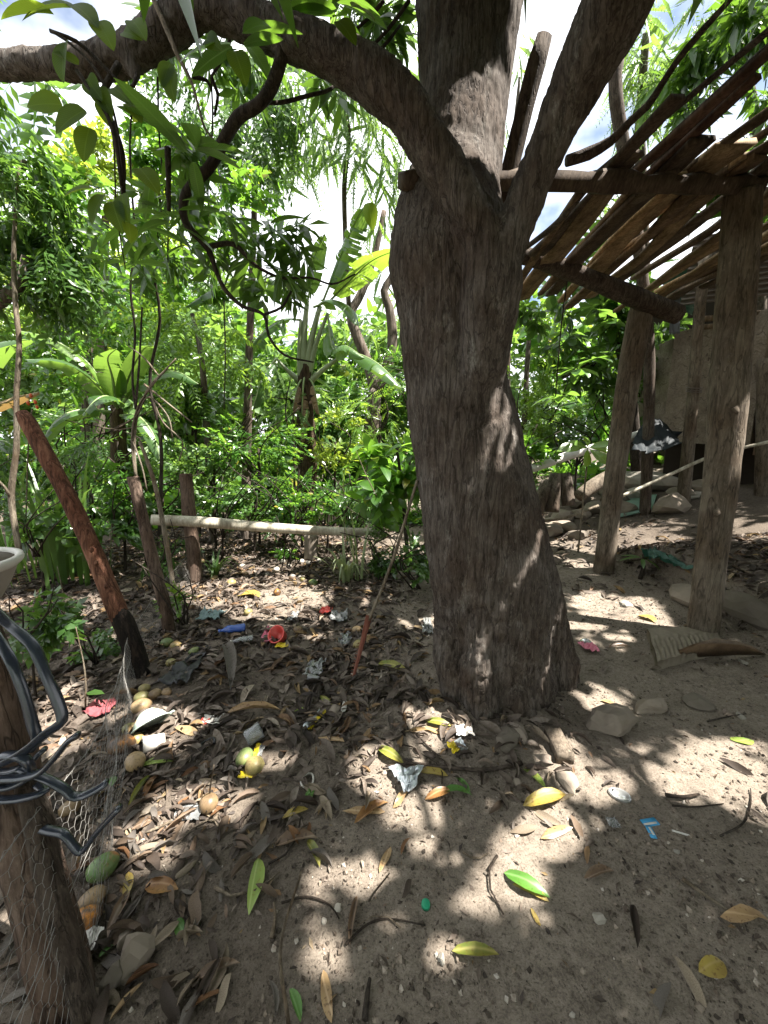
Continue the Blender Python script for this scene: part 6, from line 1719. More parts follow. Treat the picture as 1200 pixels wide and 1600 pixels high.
def lay_frames(P, rng, tilt=0.35, lift=0.0):
    e = 0.03
    n_ = np.stack([ground(P[:, 0] - e, P[:, 1]) - ground(P[:, 0] + e, P[:, 1]), ground(P[:, 0], P[:, 1] - e) - ground(P[:, 0], P[:, 1] + e), np.full(len(P), 2 * e)], -1)
    n_ /= np.linalg.norm(n_, axis=1)[:, None]
    n_ = n_ + tilt * rng.normal(size=n_.shape) * np.array([1, 1, 0.2])
    n_ /= np.linalg.norm(n_, axis=1)[:, None]
    a = rng.random(len(P)) * 6.283
    return basis(np.stack([np.cos(a), np.sin(a), 0 * a], -1) - n_ * (n_[:, 0] * np.cos(a) + n_[:, 1] * np.sin(a))[:, None], up=n_, rng=rng)
N = 62000
P = np.stack([lr.uniform(-4.2, 3.9, N), lr.uniform(0.45, 7.0, N), np.zeros(N)], -1)
dn, px, py, dep = litter_density(P)
ok = (lr.random(N) < dn) & (np.abs(px - 600) < 1000)
P = P[ok]; dep = dep[ok]; px, py = px[ok], py[ok]
P[:, 2] = ground(P[:, 0], P[:, 1]) + 0.004 + 0.012 * lr.random(len(P)) ** 2
print('litter leaves', len(P))
seen = (px > 10) & (px < 1190) & (py < 1590) & (py > 0)
lens = 0.035 + 0.115 * lr.random(len(P)) ** 2.0
order = np.argsort(np.where(seen, dep - 6.0 * (lens - 0.08), 99))
single, rest = order[:230], order[230:]
R = lay_frames(P, lr)
kk = lr.integers(0, len(CUR), len(P))
lt = MB()
for k in range(len(CUR)):
    q = rest[kk[rest] == k]
    scatter(lt, CUR[k], P[q], R[q], lens[q], lr.random(len(q)))
props(lt.build('leaf_litter', M['dry']), 'carpet of dead brown leaves over the soil on the left half of the yard', 'leaf litter', kind='stuff')
CM = {(k, j): MB().add(c[0], c[1], rnd=0.0).mesh('dry_leaf', M['dry_tone%d' % j]) for k, c in enumerate(CUR) for j in range(5)}
SHAPE = ('curled', 'folded', 'flat', 'arched', 'rolled', 'twisted', 'humped', 'tightly rolled')
USED = {}
TP = np.array([.28, .26, .24, .14, .08])
for i in single:
    j = int(lr.choice(5, p=TP))
    lens[i] = lr.uniform(0.055, 0.125)
    o = link('dry_leaf', CM[(int(kk[i]), j)], None, P[i])
    set_rot(o, R[i], float(lens[i]))
    size = 'small ' if lens[i] < 0.075 else 'long ' if lens[i] > 0.105 else ''
    lab = '%s%s %s dead leaf lying near %s' % (size, SHAPE[kk[i]], TONES[j], landmark(px[i], py[i]))
    props(o, lab, 'leaf', 'dead leaves scattered over the yard')
# shreds and crumbs
N = 52000
P = np.stack([lr.uniform(-3.5, 3.6, N), 0.45 + 4.6 * lr.random(N) ** 1.3, np.zeros(N)], -1)
dn, px, py, dep = litter_density(P)
ok = (lr.random(N) < np.maximum(dn, 0.28)) & (np.abs(px - 600) < 800)
P = P[ok]; P[:, 2] = ground(P[:, 0], P[:, 1]) + 0.004
sh = MB()
scatter(sh, leaf_t(1, 0.35, (0, 0.5, 1), LANCE, 0.5, 0.2), P, lay_frames(P, lr, 0.5), (0.01 + 0.06 * lr.random(len(P)) ** 2) * (0.6 + 0.4 * dn[ok]), lr.random(len(P)))
props(sh.build('leaf_shreds', M['dry']), 'small shreds of dead leaf over the soil', 'leaf shreds', kind='stuff')
N = 64000
P = np.stack([lr.uniform(-2.4, 3.4, N), 0.45 + 3.6 * lr.random(N) ** 1.5, np.zeros(N)], -1)
P[:, 2] = ground(P[:, 0], P[:, 1]) + 0.002
patch = fbm(P * 2.0 + 50, 3)
P = P[lr.random(N) < np.clip(0.5 + 1.6 * patch, 0.05, 1)]
OCT = (np.array([(1, 0, 0), (0, 1, 0), (-1, 0, 0), (0, -1, 0), (0.1, 0.1, 0.8), (0, 0, -0.8)], float), np.array([(0, 1, 4), (1, 2, 4), (2, 3, 4), (3, 0, 4), (1, 0, 5), (2, 1, 5), (3, 2, 5), (0, 3, 5)]))
M['crumb'] = dry_mat('soil_crumb', [(0, (0.035, 0.028, 0.022)), (0.4, (0.09, 0.072, 0.056)), (0.7, (0.17, 0.138, 0.108)), (0.9, (0.26, 0.215, 0.17)), (1.0, (0.45, 0.41, 0.36))], tf=0.0, objrnd=False, rough=0.95)
cs = 0.0022 + 0.009 * lr.random(len(P)) ** 3.2
sz = cs[:, None] * lr.uniform(0.6, 1.3, (len(P), 3))
cm = MB()
scatter(cm, OCT, P, lay_frames(P, lr, 0.6), sz, lr.random(len(P)))
props(cm.build('soil_crumbs', M['crumb'], smooth=False), 'crumbs of dry soil and grit scattered over the ground', 'soil crumbs', kind='stuff')

# ---- leaves one can tell apart
def placed_leaf(x0, y0, x1, y1, wd, k, mat, label, lift=0.006, cat='leaf', name='fallen_leaf'):
    a, b = gp(x0, y0), gp(x1, y1)
    L = np.linalg.norm(b - a)
    V, F = CUR[k]
    V = V * np.array([L, L * wd / 0.27, L * 0.8])
    me = MB().add(V, F).mesh(name, M[mat])
    c = (a + b) / 2; c[2] = g1(c[0], c[1]) + lift
    o = link(name, me, None, c)
    n_ = gnormal(c[0], c[1], 0.06)
    d_ = (b - a) / L
    set_rot(o, basis(d_[None], up=n_)[0])
    return props(o, label, cat)
for a in (
    (787, 1366, 860, 1404, .30, 3, 'lf_green', 'dark green leaf arching over a yellow leaf on bare soil'),
    (800, 1384, 858, 1412, .30, 0, 'lf_yellow', 'yellow leaf half under the dark green arching leaf'),
    (828, 1422, 846, 1449, .30, 2, 'lf_yellow', 'small yellow leaf tip below the dark green arching leaf'),
    (706, 1489, 780, 1493, .22, 3, 'lf_olive', 'dark olive leaf arched like a bow, alone on bare soil'),
    (404, 1342, 388, 1433, .28, 0, 'lf_pale', 'long flat yellow green leaf lying lengthwise near the litter edge'),
    (817, 1203, 853, 1234, .30, 0, 'lf_pale', 'fresh green leaf below the wooden block by the trunk'),
    (817, 1262, 884, 1242, .28, 3, 'lf_yellow', 'brown spotted yellow leaf left of the sun patch on the soil'),
    (844, 1313, 896, 1298, .28, 6, 'lf_tan', 'tan orange leaf in the bright sun patch'),
    (1122, 1430, 1205, 1446, .26, 5, 'lf_tan', 'big tan leaf with curled edges at the right edge'),
    (1092, 1522, 1128, 1504, .50, 3, 'lf_yellow', 'short curled yellow leaf at the lower right'),
    (228, 1386, 280, 1391, .40, 3, 'lf_orange', 'orange brown cupped leaf among grey litter at the lower left'),
    (201, 1364, 194, 1413, .30, 0, 'lf_yellow', 'bright yellow leaf standing beside the green and orange mango'),
    (502, 1521, 522, 1601, .26, 2, 'lf_tan', 'long tan leaf lying lengthwise at the bottom edge'),
    (560, 1402, 545, 1482, .18, 4, 'lf_brown', 'narrow rolled brown leaf pointing down between sun spots'),
    (609, 1325, 595, 1367, .25, 2, 'lf_tan', 'small pinkish tan leaf in a sun spot below the foil scrap'),
    (590, 1170, 632, 1196, .30, 3, 'lf_olive', 'olive yellow curved leaf left of the twig near the trunk foot'),
    (664, 1252, 708, 1236, .30, 3, 'lf_orange', 'orange brown leaf just right of the foil scrap'),
    (690, 1240, 738, 1243, .28, 1, 'lf_green', 'folded green leaf right of the foil scrap'),
    (712, 1216, 735, 1240, .25, 0, 'lf_green', 'small green leaf above the folded green leaf'),
    (1144, 1160, 1174, 1157, .50, 2, 'lf_pale', 'short pale green leaf in sunlight at the right'),
    (938, 1096, 965, 1106, .40, 0, 'lf_tan', 'yellowish tan leaf in a small sun spot behind the long rock'),
    (1003, 962, 1020, 974, .50, 5, 'lf_yellow', 'small yellow leaf in front of the left bark pole'),
    (914, 1378, 958, 1361, .28, 1, 'lf_brown', 'dark brown folded leaf on bare soil at right of centre'),
    (218, 1200, 272, 1191, .28, 0, 'lf_pale', 'yellow green leaf in the litter below the white cup'),
    (238, 1213, 198, 1272, .16, 4, 'lf_olive', 'long olive strap leaf slanting through the litter'),
    (178, 1213, 166, 1240, .40, 0, 'lf_green', 'small green leaf at the tip of a rubber strip'),
    (588, 1040, 642, 1055, .25, 3, 'lf_olive', 'brown and yellow leaf right of the red tipped pole foot'),
    (478, 1316, 502, 1356, .28, 1, 'lf_olive', 'yellow brown folded leaf at the litter edge'),
    (428, 1328, 496, 1308, .34, 1, 'lf_brown', 'broad dark brown curled leaf at the litter edge'),
    (440, 1282, 482, 1266, .30, 0, 'lf_yellow', 'yellow green leaf above the broad brown curled leaf'),
    (300, 1542, 376, 1504, .24, 1, 'lf_brown', 'long brown leaf with a raised rim at the lower left'),
    (535, 1270, 602, 1274, .22, 6, 'lf_tan', 'pale tan leaf in the sunlit patch left of the foil scrap'),
    (555, 1292, 606, 1254, .26, 1, 'lf_orange', 'orange brown rolled leaf in the sunlit litter'),
    (470, 1600, 452, 1548, .28, 3, 'lf_green', 'green leaf at the bottom edge left of the long tan leaf'),
    (376, 930, 402, 936, .50, 5, 'lf_yellow', 'yellow brown crumpled leaf on the bright ground at the back'),
    (640, 1240, 612, 1262, .30, 5, 'lf_tan', 'tan leaf under the foil scrap'),
    (1072, 1022, 1106, 1019, .25, 0, 'lf_green', 'green leaf lying on the ribbed grey slab'),
    (665, 1128, 706, 1136, .30, 3, 'lf_olive', 'olive leaf at the left of the trunk foot'),
    (662, 1140, 700, 1146, .26, 2, 'lf_tan', 'tan leaf under the olive leaf by the trunk foot'),
    (850, 1065, 868, 1080, .40, 0, 'lf_orange', 'orange brown leaf at the right root of the great trunk'),
    (845, 1055, 880, 1044, .30, 3, 'lf_tan', 'tan leaf against the right root of the great trunk'),
    (520, 1103, 500, 1088, .30, 0, 'lf_olive', 'olive yellow leaf on the dark charred soil'),
    (460, 1118, 472, 1106, .45, 2, 'lf_pale', 'pale green leaf scrap on the charred soil'),
    (495, 1156, 545, 1162, .20, 6, 'lf_tan', 'tan leaf in the sun streaks left of the trunk'),
    (655, 1208, 700, 1214, .35, 0, 'lf_yellow', 'yellow leaf beside the long twig below the trunk'),
    (276, 1440, 288, 1462, .50, 2, 'lf_green', 'dull green leaf scrap in the lower left litter'),
    (155, 1500, 178, 1478, .40, 1, 'lf_green', 'small dark green leaf beside the near fence post foot'),
    (950, 1015, 985, 1012, .2, 1, 'lf_brown', 'narrow brown leaf right of the clear plastic tray'),
    (1040, 1030, 1200, 1024, .10, 4, 'lf_brown', 'long dry brown leaf sheath right of the ribbed slab')):
    placed_leaf(*a)
placed_leaf(348, 1010, 364, 1082, .15, 1, 'dry_tone1', 'long dry grey sheath leaning in the litter at left of the charred soil', 0.02, name='dry_sheath')
placed_leaf(352, 1122, 440, 1112, .15, 1, 'lf_tan', 'broad crumpled pale sheath on the dark litter', 0.02, name='dry_sheath')
placed_leaf(250, 1310, 320, 1262, .08, 4, 'lf_brown', 'thin rolled brown sheath below the olive mango', 0.01, name='dry_sheath')
placed_leaf(205, 1300, 258, 1275, .40, 6, 'lf_brown', 'grey flat bark piece in the sunlit litter at left', 0.01, name='bark_piece', cat='bark')
placed_leaf(165, 1470, 205, 1392, .28, 4, 'lf_brown', 'long grey dead leaf right of the two mangoes by the post', 0.01)
placed_leaf(170, 1600, 225, 1540, .20, 4, 'lf_tan', 'thin pale stick of bark at the lower left edge', 0.01, name='bark_piece', cat='bark')

# ---- twigs
def twig(name, pts, label, r, mat='bark_thin', group=None, lift=0.006):
    p = [gp(*q) for q in pts]
    c = p[0].copy()
    p = np.array([[q[0], q[1], g1(q[0], q[1]) + r + lift] for q in p])
    o = MB().add(*tube(p, np.linspace(r, r * 0.5, len(p)), 7, 0.02, 0.2, 14, seed=random.random() * 9)).build(name, M[mat], None, origin=c)
    return props(o, label, 'twig', group)
twig('twig', [(815, 1197), (760, 1208), (700, 1204), (650, 1198), (602, 1202)], 'long mossy twig lying under the trunk foot towards the foil scrap', 0.010, 'log')
twig('twig', [(650, 1150), (680, 1180), (720, 1205), (760, 1210)], 'thin dark twig crossing the long mossy twig', 0.005)
twig('twig', [(1040, 1247), (1065, 1250), (1092, 1246)], 'short thick dark twig right of the clear plastic tray in the foreground', 0.009)
twig('twig', [(1050, 1262), (1085, 1264), (1130, 1259)], 'thin dark twig below the short thick one', 0.004)
twig('twig', [(1125, 1310), (1160, 1290), (1172, 1260), (1172, 1235)], 'bent thin twig at the right edge', 0.004)
twig('twig', [(1065, 1378), (1095, 1400), (1140, 1430)], 'pale broken stick pointing at the big tan leaf', 0.008, 'bark_pale')
twig('twig', [(440, 1415), (480, 1405), (515, 1418), (530, 1440)], 'thin curved twig below the yellow green leaf', 0.004)
twig('twig', [(540, 1480), (575, 1448), (610, 1440), (665, 1450)], 'thin dark twig beside the rolled brown leaf', 0.004)
twig('twig', [(1105, 1130), (1140, 1122), (1165, 1118)], 'thin dark twig near the pale pebble at right', 0.005)
twig('twig', [(300, 1268), (260, 1292), (228, 1306)], 'straight stick pointing at the olive mango', 0.008, 'bark_pale')
twig('twig', [(570, 1600), (574, 1560), (578, 1535)], 'dark short stick at the bottom edge', 0.009)
twig('twig', [(425, 1470), (430, 1440), (428, 1415)], 'short grey stick below the yellow green leaf', 0.007, 'bark_pale')
twig('twig', [(975, 880), (1020, 872), (1060, 850)], 'dark stick lying between the two bark poles', 0.012)
for k in range(70):
    x, y = lr.uniform(-1.5, 0.5), lr.uniform(0.9, 3.6)
    a = lr.random() * 6.28; l = lr.uniform(0.06, 0.22)
    q = np.array([[x + math.cos(a + 0.3 * j) * l * j / 3, y + math.sin(a + 0.3 * j) * l * j / 3] for j in range(4)])
    z = ground(q[:, 0], q[:, 1]) + 0.012
    p = np.column_stack([q, z])
    r = lr.uniform(0.002, 0.006)
    o = MB().add(*tube(p, np.linspace(r, r * .6, 4), 6, 0.04, 0.2, 14, seed=k)).build('twig', M['bark_thin'] if k % 2 else M['bark_pale'], None, origin=p[0])
    xx, yy, _d = project(p[1]); props(o, '%s %s twig lying near %s' % ('short' if l < .12 else 'long' if l > .17 else 'thin', 'dark' if k % 2 else 'pale', landmark(xx, yy)), 'twig', 'twigs in the leaf litter')

# ---- stones
def stone(px, py, wpx, hpx, tall, label, mat='stone', sub=2, yaw=None, rough=0.4, name='stone', sink=0.3):
    q = gp(px, py)
    dep = q[1] * CP - (q[2] - EYE) * SP
    sx = wpx * dep / F_PX / 2
    sy = hpx * dep / F_PX / 2 / max(0.35, (EYE - q[2]) / np.linalg.norm(q - np.array([0, 0, EYE])))
    V, F = rockgeo((sx, sy, tall), random.random() * 50, rough, sub)
    if yaw is not None: V = V @ rotz(math.radians(yaw)).T
    V[:, 2] += tall * (1 - 2 * sink)
    o = MB().add(V, F).build(name, M[mat], None, smooth=False)
    o.location = Vector([float(v) for v in q])
    return props(o, label, 'stone')
stone(792, 1158, 52, 34, .035, 'flat grey stone at the foot of the great trunk')
stone(812, 1150, 28, 36, .03, 'square stone touching the flat stone at the trunk foot')
stone(885, 1222, 34, 34, .02, 'flat stone half buried below the wooden block')
stone(822, 1085, 28, 28, .035, 'small square stone against the right root of the trunk')
stone(955, 1135, 95, 30, .075, 'big smooth grey rock half buried right of the great trunk', sub=3, rough=0.35, yaw=30)
stone(1012, 1106, 66, 18, .045, 'long low rock joining the big smooth rock at its right', sub=3, yaw=25, rough=0.35)
stone(1092, 1100, 50, 22, .03, 'low worn stone in the soil below the ribbed slab')
stone(978, 945, 18, 10, .02, 'small pale flat stone in the dappled soil before the left pole', 'stone_pale')
stone(690, 1501, 13, 13, .012, 'round grey pebble below the bow shaped olive leaf', 'stone_pale')
stone(527, 1421, 15, 12, .010, 'pale pebble beside the rolled brown leaf', 'stone_pale')
stone(507, 1440, 10, 10, .008, 'tiny pale pebble left of the rolled brown leaf', 'stone_pale')
stone(1158, 1120, 13, 8, .010, 'pale pebble at the end of a thin twig at right', 'stone_pale')
stone(1160, 1035, 12, 6, .010, 'small white stone right of the ribbed slab', 'stone_pale')
stone(810, 1226, 18, 16, .012, 'small grey stone chip under the trunk, left of the fresh green leaf')
stone(935, 1435, 24, 14, .012, 'flat grey chip on the bare soil right of centre', 'stone_pale')
stone(524, 1107, 20, 26, .02, 'flat reddish brown stone on the litter left of the trunk', 'stone')
stone(1090, 945, 60, 40, .10, 'dark rock in the hollow under the earth terrace')
stone(1165, 960, 60, 40, .12, 'dark boulder deep in the hollow at the right edge')
stone(210, 1505, 55, 50, .06, 'dark clod of earth beside the near fence post foot', 'stone')
stone(180, 1535, 34, 34, .04, 'smaller dark clod next to the earth clod by the fence post', 'stone')
stone(195, 1470, 26, 34, .03, 'brown rotten clod in the litter below the two mangoes', 'stone')
for k in range(60):
    x, y = lr.uniform(-1.3, 2.4), lr.uniform(0.7, 3.4)
    if (x - .56) ** 2 + (y - 2.15) ** 2 < .16: continue
    V, F = rockgeo(np.array([1, .8, .6]) * lr.uniform(0.006, 0.016), k + .5, 0.3, 1)
    o = MB().add(V, F).build('pebble', M['stone_pale'] if k % 3 == 0 else M['stone'], None, smooth=False)
    o.location = (x, y, g1(x, y) + 0.003)
    xx, yy, _d = project(np.array([x, y, 0.0])); props(o, '%s pebble on the soil near %s' % ('pale' if k % 3 == 0 else 'brown', landmark(xx, yy)), 'pebble', 'pebbles on the soil')
# wooden block beside the trunk
def block(pxa, pxb, w, h, mat, label, name, cat, lift=0.0):
    a, b = gp(*pxa), gp(*pxb)
    a[2] = g1(a[0], a[1]) + h / 2 + lift; b[2] = g1(b[0], b[1]) + h / 2 + lift
    o = MB().add(*plank(a, b, w, h, (0, 0, 1.0), 8, 0.08, 2.2)).build(name, M[mat], None, origin=(a + b) / 2)
    return props(o, label, cat)
block((862, 1150), (884, 1195), .075, .05, 'post', 'grey wooden block lying right of the trunk foot', 'wood_block', 'block')
# ribbed slab
c = [gp(*q) for q in ((1010, 994), (1113, 981), (1131, 1020), (1026, 1047))]
nu, nv_ = 72, 20
V, F = [], []
for lay in (1, 0):
    for i in range(nu + 1):
        for j in range(nv_ + 1):
            u, v = i / nu, j / nv_
            q = (c[0] * (1 - u) + c[1] * u) * (1 - v) + (c[3] * (1 - u) + c[2] * u) * v
            gz = np.mean([k_[2] for k_ in c])
            rib = (0.5 + 0.5 * math.cos(u * 14 * 2 * math.pi)) ** 1.5 if 0.36 < v < 0.97 and 0.05 < u < 0.9 else 0.0
            wob = 0.012 * vnoise(np.array([[u * 6, v * 4, 3.0]]))[0]
            q = np.array([q[0] + wob, q[1] + wob, gz + (0.052 - 0.016 * rib * (1 - 0.5 * u) + 0.008 * vnoise(np.array([[u * 20, v * 9, 1.0]]))[0] - 0.03 * v * 0 if lay else -0.03)])
            V.append(q)
k0 = (nu + 1) * (nv_ + 1)
for i in range(nu):
    for j in range(nv_):
        a = i * (nv_ + 1) + j
        F.append((a, a + 1, a + nv_ + 2, a + nv_ + 1))
for i in range(nu):
    for j in (0, nv_):
        a = i * (nv_ + 1) + j; F.append((a, a + nv_ + 1, a + nv_ + 1 + k0, a + k0))
for j in range(nv_):
    for i in (0, nu):
        a = i * (nv_ + 1) + j; F.append((a, a + 1, a + 1 + k0, a + k0))
M['slab'] = plain_mat('grey_brown_slab', (0.25, 0.215, 0.165), 0.95, 0.1, 0.35, 30, bump=0.5)
props(MB().add(np.array(V), F).build('ribbed_slab', M['slab'], None, origin=np.mean(c, axis=0)), 'grey ribbed slab lying before the foot of the near right pole', 'slab')
# concrete block below the rail
a, b = at(487, 880, 4.75), at(487, 835, 4.75)
a[2] = g1(a[0], a[1]) - .02
props(MB().add(*plank(a, b, .15, .14, (0, 1.0, 0.1), 8, 0.06, 1.1)).build('concrete_block', M['stone'], None, origin=a), 'grey concrete block standing under the bamboo pole', 'block')

# ---- mangoes
def fruit_mat(name, c0, c1, c2, sc=9):
    n = NT(name); v = n.obj()
    f = n.noise(v, sc, 4, 0.6); s = n.noise(v, 120, 3)
    col = n.ramp(f, [(0.36, c0), (0.52, c1), (0.66, c2)])
    col = n.mix(n.ramp(s, [(0.55, (0, 0, 0)), (0.7, (0.6, 0.6, 0.6))]), col, (0.08, 0.05, 0.025))
    return n.set(col, 0.45, 0.4)
M['fr_green'] = fruit_mat('green_mango', (0.07, 0.12, 0.04), (0.12, 0.16, 0.055), (0.20, 0.19, 0.07))
M['fr_yellow'] = fruit_mat('yellow_mango', (0.15, 0.145, 0.055), (0.25, 0.20, 0.08), (0.31, 0.21, 0.09))
M['fr_blush'] = fruit_mat('blushed_mango', (0.08, 0.15, 0.045), (0.12, 0.17, 0.055), (0.36, 0.15, 0.06), 14)
M['fr_rot'] = fruit_mat('rotten_mango', (0.035, 0.025, 0.018), (0.09, 0.05, 0.025), (0.50, 0.20, 0.03), 18)
M['fr_brown'] = fruit_mat('browned_mango', (0.10, 0.065, 0.035), (0.19, 0.13, 0.07), (0.30, 0.21, 0.11))
def mango_fruit(px, py, rpx, asp, mat, label, yaw=0.0, sq=0.12, group=None):
    q = gp(px, py + rpx * 0.5)
    dep = q[1] * CP - (q[2] - EYE) * SP
    r = rpx * dep / F_PX
    V, F = ICO3
    V = V.copy()
    V = V * (1 + sq * 0.5 * fbm(V * 1.3 + px * .13, 2))[:, None]
    V[:, 1] += 0.12 * V[:, 0] ** 2
    tip = np.exp(-((V - np.array([1, .1, 0])) ** 2).sum(1) / 0.06)
    V[:, 0] += 0.08 * tip
    stalk = np.exp(-((V - np.array([-1, .1, 0])) ** 2).sum(1) / 0.03)
    V[:, 0] += 0.10 * stalk
    V = V * np.array([r * asp, r, r * 0.92])
    V = V @ rotz(yaw).T
    V[:, 2] -= V[:, 2].min() + 0.15 * r
    t = thing('mango', label, 'mango', q, group)
    MB().add(V + q, F).build('fruit', M[mat], t)
    e = np.array([-r * asp * 1.02, 0.1 * r, r * .8]) @ rotz(yaw).T
    MB().add(*tube([q + e, q + e * 1.08 + np.array([0, 0, .004])], r * .07, 6, .01)).build('stalk', M['bark_thin'], t)
for a in (
    (162, 1357, 18, 1.2, 'fr_blush', 'green mango with an orange blush in the sun beside the near fence post', .8),
    (135, 1440, 18, 1.15, 'fr_rot', 'rotting black and orange mango at the foot of the near fence post', .3),
    (145, 1408, 16, 1.2, 'fr_brown', 'brown shrivelled mango between the blushed and the rotting one', 1.0),
    (384, 1186, 13, 1.2, 'fr_green', 'green striped mango touching a rounder yellow one', 1.4),
    (398, 1199, 14, 1.05, 'fr_yellow', 'round yellow green mango in the litter beside the clear plastic cup', .2),
    (327, 1257, 14, 1.05, 'fr_brown', 'olive brown round mango with its stalk up, alone in the litter', 1.9),
    (226, 1078, 8, 1.1, 'fr_yellow', 'topmost yellow mango of the small heap by the enamel bowl', .1),
    (222, 1092, 10, 1.15, 'fr_yellow', 'largest yellow mango of the small heap by the enamel bowl', .2),
    (243, 1087, 9, 1.1, 'fr_brown', 'brownish mango at the right of the small heap by the enamel bowl', .4),
    (221, 1106, 12, 1.2, 'fr_brown', 'dark brown mango right above the enamel bowl', .5),
    (261, 1083, 7, 1.1, 'fr_brown', 'dark small mango right of the small heap', 1.2),
    (268, 1037, 7, 1.2, 'fr_yellow', 'yellow mango near the charred post foot', .0),
    (261, 1006, 8, 1.15, 'fr_green', 'green mango at the foot of the slim dark post', .3),
    (275, 1010, 7, 1.15, 'fr_yellow', 'orange yellow mango next to the green one by the slim post', .1),
    (304, 1019, 7, 1.2, 'fr_green', 'yellow green mango in the litter right of the slim post', .9),
    (214, 1158, 11, 1.0, 'fr_yellow', 'yellow mango left of the white cup', .9),
    (192, 1168, 16, 1.2, 'fr_rot', 'split rotten orange mango left of the white cup', .4),
    (203, 1140, 9, 1.2, 'fr_yellow', 'yellowish mango under the left rim of the enamel bowl', .4),
    (213, 1192, 14, 1.2, 'fr_brown', 'dark rotten mango below the white cup', 2.4),
    (557, 986, 7, 1.1, 'fr_brown', 'olive mango left of the red tipped pole', .4),
    (560, 1009, 8, 1.1, 'fr_yellow', 'orange tan mango touching the red tipped pole', 1.0),
    (433, 927, 6, 1.0, 'fr_rot', 'dark round mango on the bright bare ground at the back', .0),
    (466, 986, 7, 1.1, 'fr_brown', 'brown mango right of the red plastic cup', .2),
    (388, 958, 6, 1.1, 'fr_yellow', 'pale orange mango behind the blue bottle', .2),
    (489, 912, 6, 1.2, 'fr_green', 'olive mango beside the spiky tuft', .2),
    (473, 906, 5, 1.0, 'fr_yellow', 'pale tan mango left of the spiky tuft', .7),
    (362, 912, 6, 1.2, 'fr_yellow', 'pale mango at the back near the stump post', .7),
    (110, 1265, 12, 1.2, 'fr_brown', 'reddish brown mango seen through the netting below the strips', .7)):
    mango_fruit(*a)
prng = np.random.default_rng(44)
for k in range(34):
    px_, py_ = prng.uniform(290, 500), prng.uniform(868, 905)
    mango_fruit(px_, py_, prng.uniform(2.5, 4.5), 1.2, 'fr_brown' if k % 2 else 'stone_pale', 'old %s mango stone under the bamboo pole at the back' % ('brown' if k % 2 else 'bleached'), prng.uniform(0, 3), group='old mango stones at the back')

# ---- rubbish
M['blue_pl'] = plain_mat('blue_plastic', (0.055, 0.12, 0.42), 0.25, 0.5, 0.15, 20, trans=0.25)
M['clear_pl'] = plain_mat('clear_plastic', (0.72, 0.74, 0.74), 0.12, 0.5, 0.08, 20, trans=0.72)
M['red_pl'] = plain_mat('red_plastic', (0.62, 0.075, 0.06), 0.35, 0.5, 0.1, 20)
M['white_pl'] = plain_mat('dirty_white_plastic', (0.60, 0.57, 0.51), 0.5, 0.4, 0.3, 30)
M['film'] = plain_mat('milky_film', (0.46, 0.47, 0.46), 0.2, 0.5, 0.2, 30, trans=0.6)
M['foil'] = plain_mat('crumpled_foil', (0.62, 0.67, 0.70), 0.3, 0.5, 0.3, 60, metal=0.65)
M['paper'] = plain_mat('grubby_paper', (0.62, 0.60, 0.55), 0.8, 0.2, 0.3, 40)
M['yellow_wr'] = plain_mat('yellow_wrapper', (0.62, 0.48, 0.02), 0.3, 0.5, 0.15, 40)
M['pink_pl'] = plain_mat('pink_plastic', (0.65, 0.20, 0.28), 0.4, 0.4, 0.15, 40)
M['red_cloth'] = plain_mat('faded_red_cloth', (0.30, 0.085, 0.095), 0.9, 0.1, 0.45, 70)
M['teal_cloth'] = plain_mat('grey_teal_cloth', (0.22, 0.30, 0.30), 0.9, 0.1, 0.4, 60)
M['dkgreen_pl'] = plain_mat('dark_green_sheet', (0.02, 0.085, 0.06), 0.4, 0.4, 0.3, 30)
M['cap_green'] = plain_mat('green_cap', (0.02, 0.27, 0.14), 0.4, 0.4, 0.08, 20)
M['blue_print'] = plain_mat('blue_card', (0.05, 0.30, 0.55), 0.4, 0.4, 0.15, 40)
M['black_pl'] = plain_mat('black_plastic', (0.02, 0.02, 0.022), 0.4, 0.4, 0.3, 40)

def pxsize(q): return (q[1] * CP - (q[2] - EYE) * SP) / F_PX
def scrap(name, px, py, wpx, hpx, mat, label, cat, amp=0.25, n_=9, seed=1.0, yaw=0.0, lift=0.014, shape=None, mats=None, facet=True):
    """crumpled sheet lying on the ground: creased in facets"""
    q = gp(px, py); k = pxsize(q)
    sx = wpx * k; sy = hpx * k / max(0.4, (EYE - q[2]) / np.linalg.norm(q - np.array([0, 0, EYE])))
    V, F = [], []
    for i in range(n_ + 1):
        for j in range(n_ + 1):
            u, v = i / n_ - .5, j / n_ - .5
            edge = 1 + 0.22 * vnoise(np.array([[u * 5 + seed, v * 5, seed]]))[0]
            x, y = u * sx * edge, v * sy * edge
            if shape == 'tri': x *= (0.25 + 0.95 * (v + .5))
            z = abs(vnoise(np.array([[u * 4.5 + seed * 3, v * 4.5, seed]]))[0]) + 0.6 * abs(vnoise(np.array([[u * 10 + seed, v * 10, seed * 2]]))[0])
            V.append((x, y, z * amp * 0.65 * min(sx, sy)))
    for i in range(n_):
        for j in range(n_):
            a = i * (n_ + 1) + j
            F.append((a, a + n_ + 1, a + n_ + 2, a + 1))
    V = np.array(V) @ rotz(math.radians(yaw)).T
    m = MB()
    if mats:
        half = [f for t_, f in enumerate(F) if t_ < len(F) // 2]; oth = F[len(F) // 2:]
        m.add(V, half, mi=0); m.add(V, oth, mi=1)
        o = m.build(name, [M[x] for x in mats], None, smooth=not facet)
    else:
        o = m.add(V, F).build(name, M[mat], None, smooth=not facet)
    o.location = Vector([float(q[0]), float(q[1]), float(q[2] + lift)])
    sm = o.modifiers.new('thickness', 'SOLIDIFY'); sm.thickness = 0.0012
    return props(o, label, cat)
